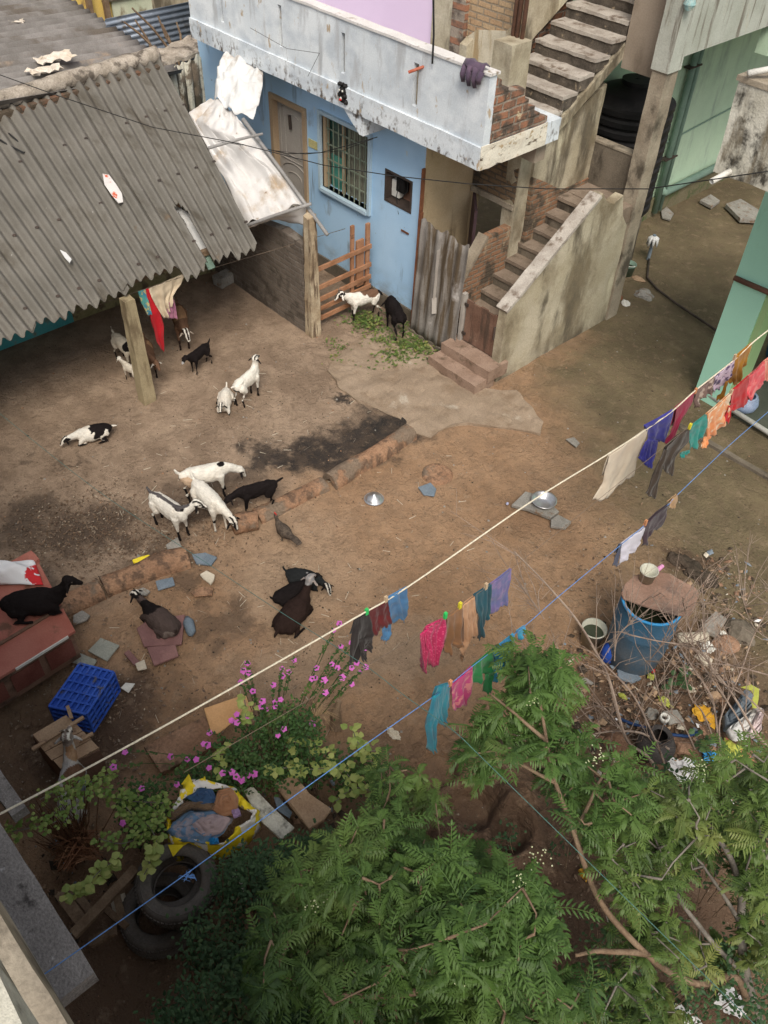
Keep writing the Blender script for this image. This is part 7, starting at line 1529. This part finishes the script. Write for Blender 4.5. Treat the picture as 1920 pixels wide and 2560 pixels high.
for i,(x,y) in enumerate(allf):
    z=rnd(.75,1.0) if y<1930 else rnd(.7,.95);c=G(x,y,z)
    o=bpy.data.objects.new('flower',flm);COL.objects.link(o);o.parent=pw;o.location=c-Vector(pw.location);sdir_=Vector((.4,-.4,.8))+Vector((rnd(-.5,.5),rnd(-.5,.5),.6));o.rotation_euler=sdir_.to_track_quat('Z','Y').to_euler();sc1=rnd(.85,1.2);o.scale=(sc1,)*3
    ax=(x-960);base=c+Vector((rnd(-.06,.06)-.0,rnd(-.06,.06),-.35))
    tp_=G(cW(800,900)[0],cW(800,900)[1],.4);base=c.lerp(tp_,.35);base.z=max(.25,c.z-.35)
    stm.tube([base,base.lerp(c,.55)+Vector((0,0,.04)),c-Vector((0,0,.01))],[.004,.003,.002],4)
    for k in range(16):
        t=rnd(.35,1);q=base.lerp(c,t)+Vector((0,0,.02));a=rnd(0,6.28);tw.leaf(q,Vector((math.cos(a),math.sin(a),rnd(0,.6))).normalized(),Vector((0,0,1)),rnd(.02,.036),.010,rnd(.2,.9))
stm.build('flower_stalks',M['flowerleaf'],pw);tw.build('stalk_foliage',M['flowerleaf'],pw)
# vines with heart leaves
def vine(label,paths,size,mat='vine',dens=.03,spread=.03,bs=.6):
    Q=[G(*p[:2],p[2]) for p in paths[0]];rt=empty('vine',(Q[0].x,Q[0].y,0),label,'vine','leafy vines in the corner');tk=MB();lf=Leaves()
    for path in paths:
        Q=bez([G(*p[:2],p[2]) for p in path]);tk.tube(Q,.004,5);L=sum((b-a).length for a,b in zip(Q,Q[1:]));n=int(L/dens)
        for i in range(n):
            t=i/n*(len(Q)-1);k=min(int(t),len(Q)-2);c=Q[k].lerp(Q[k+1],t-k)+Vector((rnd(-1,1),rnd(-1,1),rnd(-.3,1)))*spread;a=rnd(0,6.28);s_=size*rnd(.7,1.2)
            lf.leaf(c,Vector((math.cos(a),math.sin(a),rnd(-.8,.3))).normalized(),Vector((rnd(-.3,.3),rnd(-.3,.3),1)).normalized(),s_,s_*.42,min(1,max(0,bs+rnd(-.4,.4))))
    tk.build('stem',M['greybark'],rt);lf.build('foliage',M[mat],rt);return rt
v=lambda f,l,z0,z1:[(*f(*p),z0+(z1-z0)*i/(len(l)-1)) for i,p in enumerate(l)]
vine('pale yellow-green vine strand hanging lowest above the broken frame',[v(cT,[(330,690),(250,740),(170,820),(110,880),(50,890)],.95,.8)],.075,dens=.009,spread=.035,bs=.75)
vine('pale vine strand hanging beside the left of the uppermost tyre',[v(cT,[(575,570),(545,640),(530,710),(495,780)],.95,.8)],.07,dens=.008,spread=.03,bs=.8)
vine('ivy-leaved vine tangled around the pink flowers at the left',[v(cT,[(30,270),(160,280),(330,320),(430,340),(640,350)],.75,.85),v(cT,[(640,360),(560,420),(480,540),(360,590),(230,560)],.9,.8),v(cT,[(-120,330),(0,270),(120,250),(260,190),(300,170)],.7,.8),v(cT,[(350,320),(440,430),(520,480),(570,560)],.8,.9),v(D,[(0,1800),(60,1790),(130,1770),(180,1720)],.8,.8)],.042,dens=.0055,spread=.075,bs=.15)
vine('variegated yellow and green vine right of the flowering bush',[v(cW,[(1390,900),(1420,980),(1480,1040),(1560,1040)],.6,.6),v(cW,[(1420,1000),(1500,1100),(1560,1180),(1540,1240)],.6,.5),v(cW,[(1230,1080),(1330,1180),(1380,1240)],.5,.5),v(cW,[(820,1170),(960,1160),(1100,1170),(1230,1160)],.7,.7),v(cW,[(480,1040),(460,1100),(500,1180)],.75,.7),v(cW,[(640,690),(650,760),(640,830)],.85,.8),v(cW,[(980,980),(1100,1020),(1180,1000)],.7,.7)],.075,dens=.011,spread=.055,bs=.65)
vine('pale mottled vine trailing below the variegated vine towards the trees',[v(cW,[(1600,1330),(1520,1320),(1400,1300),(1270,1390)],.5,.5),v(cW,[(1560,1380),(1640,1340),(1700,1250)],.5,.5)],.07,dens=.012,spread=.05,bs=.5)
vine('small green sprig in the rubbish right of the blue drum',[v(cR,[(900,1260),(940,1180),(1010,1120),(1040,1200)],.1,.25),v(cR,[(1100,1600),(1180,1680),(1300,1640)],.2,.4)],.06,dens=.012,spread=.07,mat='smallleaf',bs=.8)
# bare dry shrub on the right
random.seed(17)
rb_=G(*cR(820,1900));bs_=empty('bare_shrub',(rb_.x,rb_.y,0),'leafless shrub with many thin dry branches arching over the rubbish at right','bare shrub')
m=MB()
def bare(pts,z0,z1,r0,r1,kids=7,lvl=0):
    Q=bez([G(*p,z0+(z1-z0)*i/(len(pts)-1)) for i,p in enumerate(pts)],6)
    m.tube(Q,[r0+(r1-r0)*i/(len(Q)-1) for i in range(len(Q))],5)
    for k in range(kids):
        i=random.randint(len(Q)//5,len(Q)-2);a=Q[i];t=(Q[i+1]-Q[i]).normalized();sd=Vector((rnd(-1,1),rnd(-1,1),rnd(-.2,.9))).normalized();d_=(t*.7+sd*.8).normalized();L=rnd(.2,.75)
        p=[a,a+d_*L*.5+Vector((rnd(-.03,.03),rnd(-.03,.03),.03)),a+d_*L+Vector((rnd(-.05,.05),rnd(-.05,.05),rnd(0,.1)))];m.tube(p,[.0038,.003,.0014],4)
        for j in range(3):
            b=p[0].lerp(p[2],rnd(.3,.95));d2=(d_+Vector((rnd(-1,1),rnd(-1,1),rnd(-.3,1)))).normalized();m.tube([b,b+d2*rnd(.08,.25)],[.002,.001],3)
r=lambda *l:[cR(*p) for p in l]
BL=[(r((820,1900),(740,1760),(600,1660),(540,1540),(450,1200),(380,1030),(200,720),(0,480),(-130,340),(-290,180)),.2,2.0,.016,.004),
(r((880,1900),(860,1800),(780,1600),(620,1280),(400,1040),(300,900)),.2,1.6,.013,.004),(r((1290,1780),(1250,1400),(1200,1250),(1010,960),(930,780),(840,640),(770,520)),.3,1.8,.010,.003),
(r((1900,1900),(1600,1620),(1400,1300),(1250,1100),(1100,930),(770,860),(600,820)),.3,1.6,.012,.004),(r((1700,1140),(1400,1060),(1200,1030),(1100,930),(980,760)),.8,1.5,.007,.003),
(r((1310,1780),(1290,1480),(1440,1130),(1540,850),(1659,620),(1700,500)),.3,1.7,.009,.003),(r((1480,1640),(1440,1480),(1130,1000),(1040,700),(1000,550)),.3,1.6,.009,.003),
(r((1240,1620),(1160,1420),(1060,1290),(1020,1030),(1090,700)),.2,1.2,.007,.003),(r((480,1020),(500,850),(620,700),(700,560)),.8,1.4,.006,.003),(r((560,1600),(400,1380),(250,1390)),.4,.5,.007,.004),
(r((900,1700),(700,1580),(500,1560),(330,1580)),.3,.5,.012,.006),(r((1700,1500),(1500,1300),(1300,1180),(1200,1000),(1150,700)),.4,1.7,.008,.003),(r((1750,900),(1550,760),(1440,460)),.9,1.8,.006,.002),(r((1100,1700),(1000,1500),(850,1350),(780,1100),(700,1000)),.2,1.2,.007,.003),(r((760,1000),(880,850),(1000,620)),.9,1.5,.005,.002),(r((-60,700),(-150,560),(-260,430)),1.6,1.9,.004,.002),(r((100,1500),(-50,1200),(-180,1000),(-420,780)),1.0,1.8,.006,.002)]
for b in BL: bare(b[0],b[1],b[2],b[3]*1.1,b[4]*1.3,kids=12)
m.build('branches',M['drytwig'],bs_)
# extra low undergrowth to darken gaps beneath the trees
shrub('undergrowth','dark undergrowth filling the gaps beneath the neem trees',[([(1150,2100),(1350,2060),(1500,2150),(1600,2290),(1100,2290)],900,.2,.6,.2),([(560,1900),(700,1830),(900,1850),(1150,1900),(1180,2100),(1000,2200),(650,2200),(540,2100)],4200,1.0,1.8,.3),([(1280,2000),(1500,2000),(1690,2050),(1690,2260),(1280,2260)],1800,.7,1.4,.35),([(1200,1700),(1350,1640),(1659,1650),(1690,1850),(1450,1900),(1250,1850)],1700,.7,1.5,.3),([(1000,1800),(1200,1760),(1250,1900),(1050,1900)],150,.2,.4,.2)],'smallleaf',cat='undergrowth')
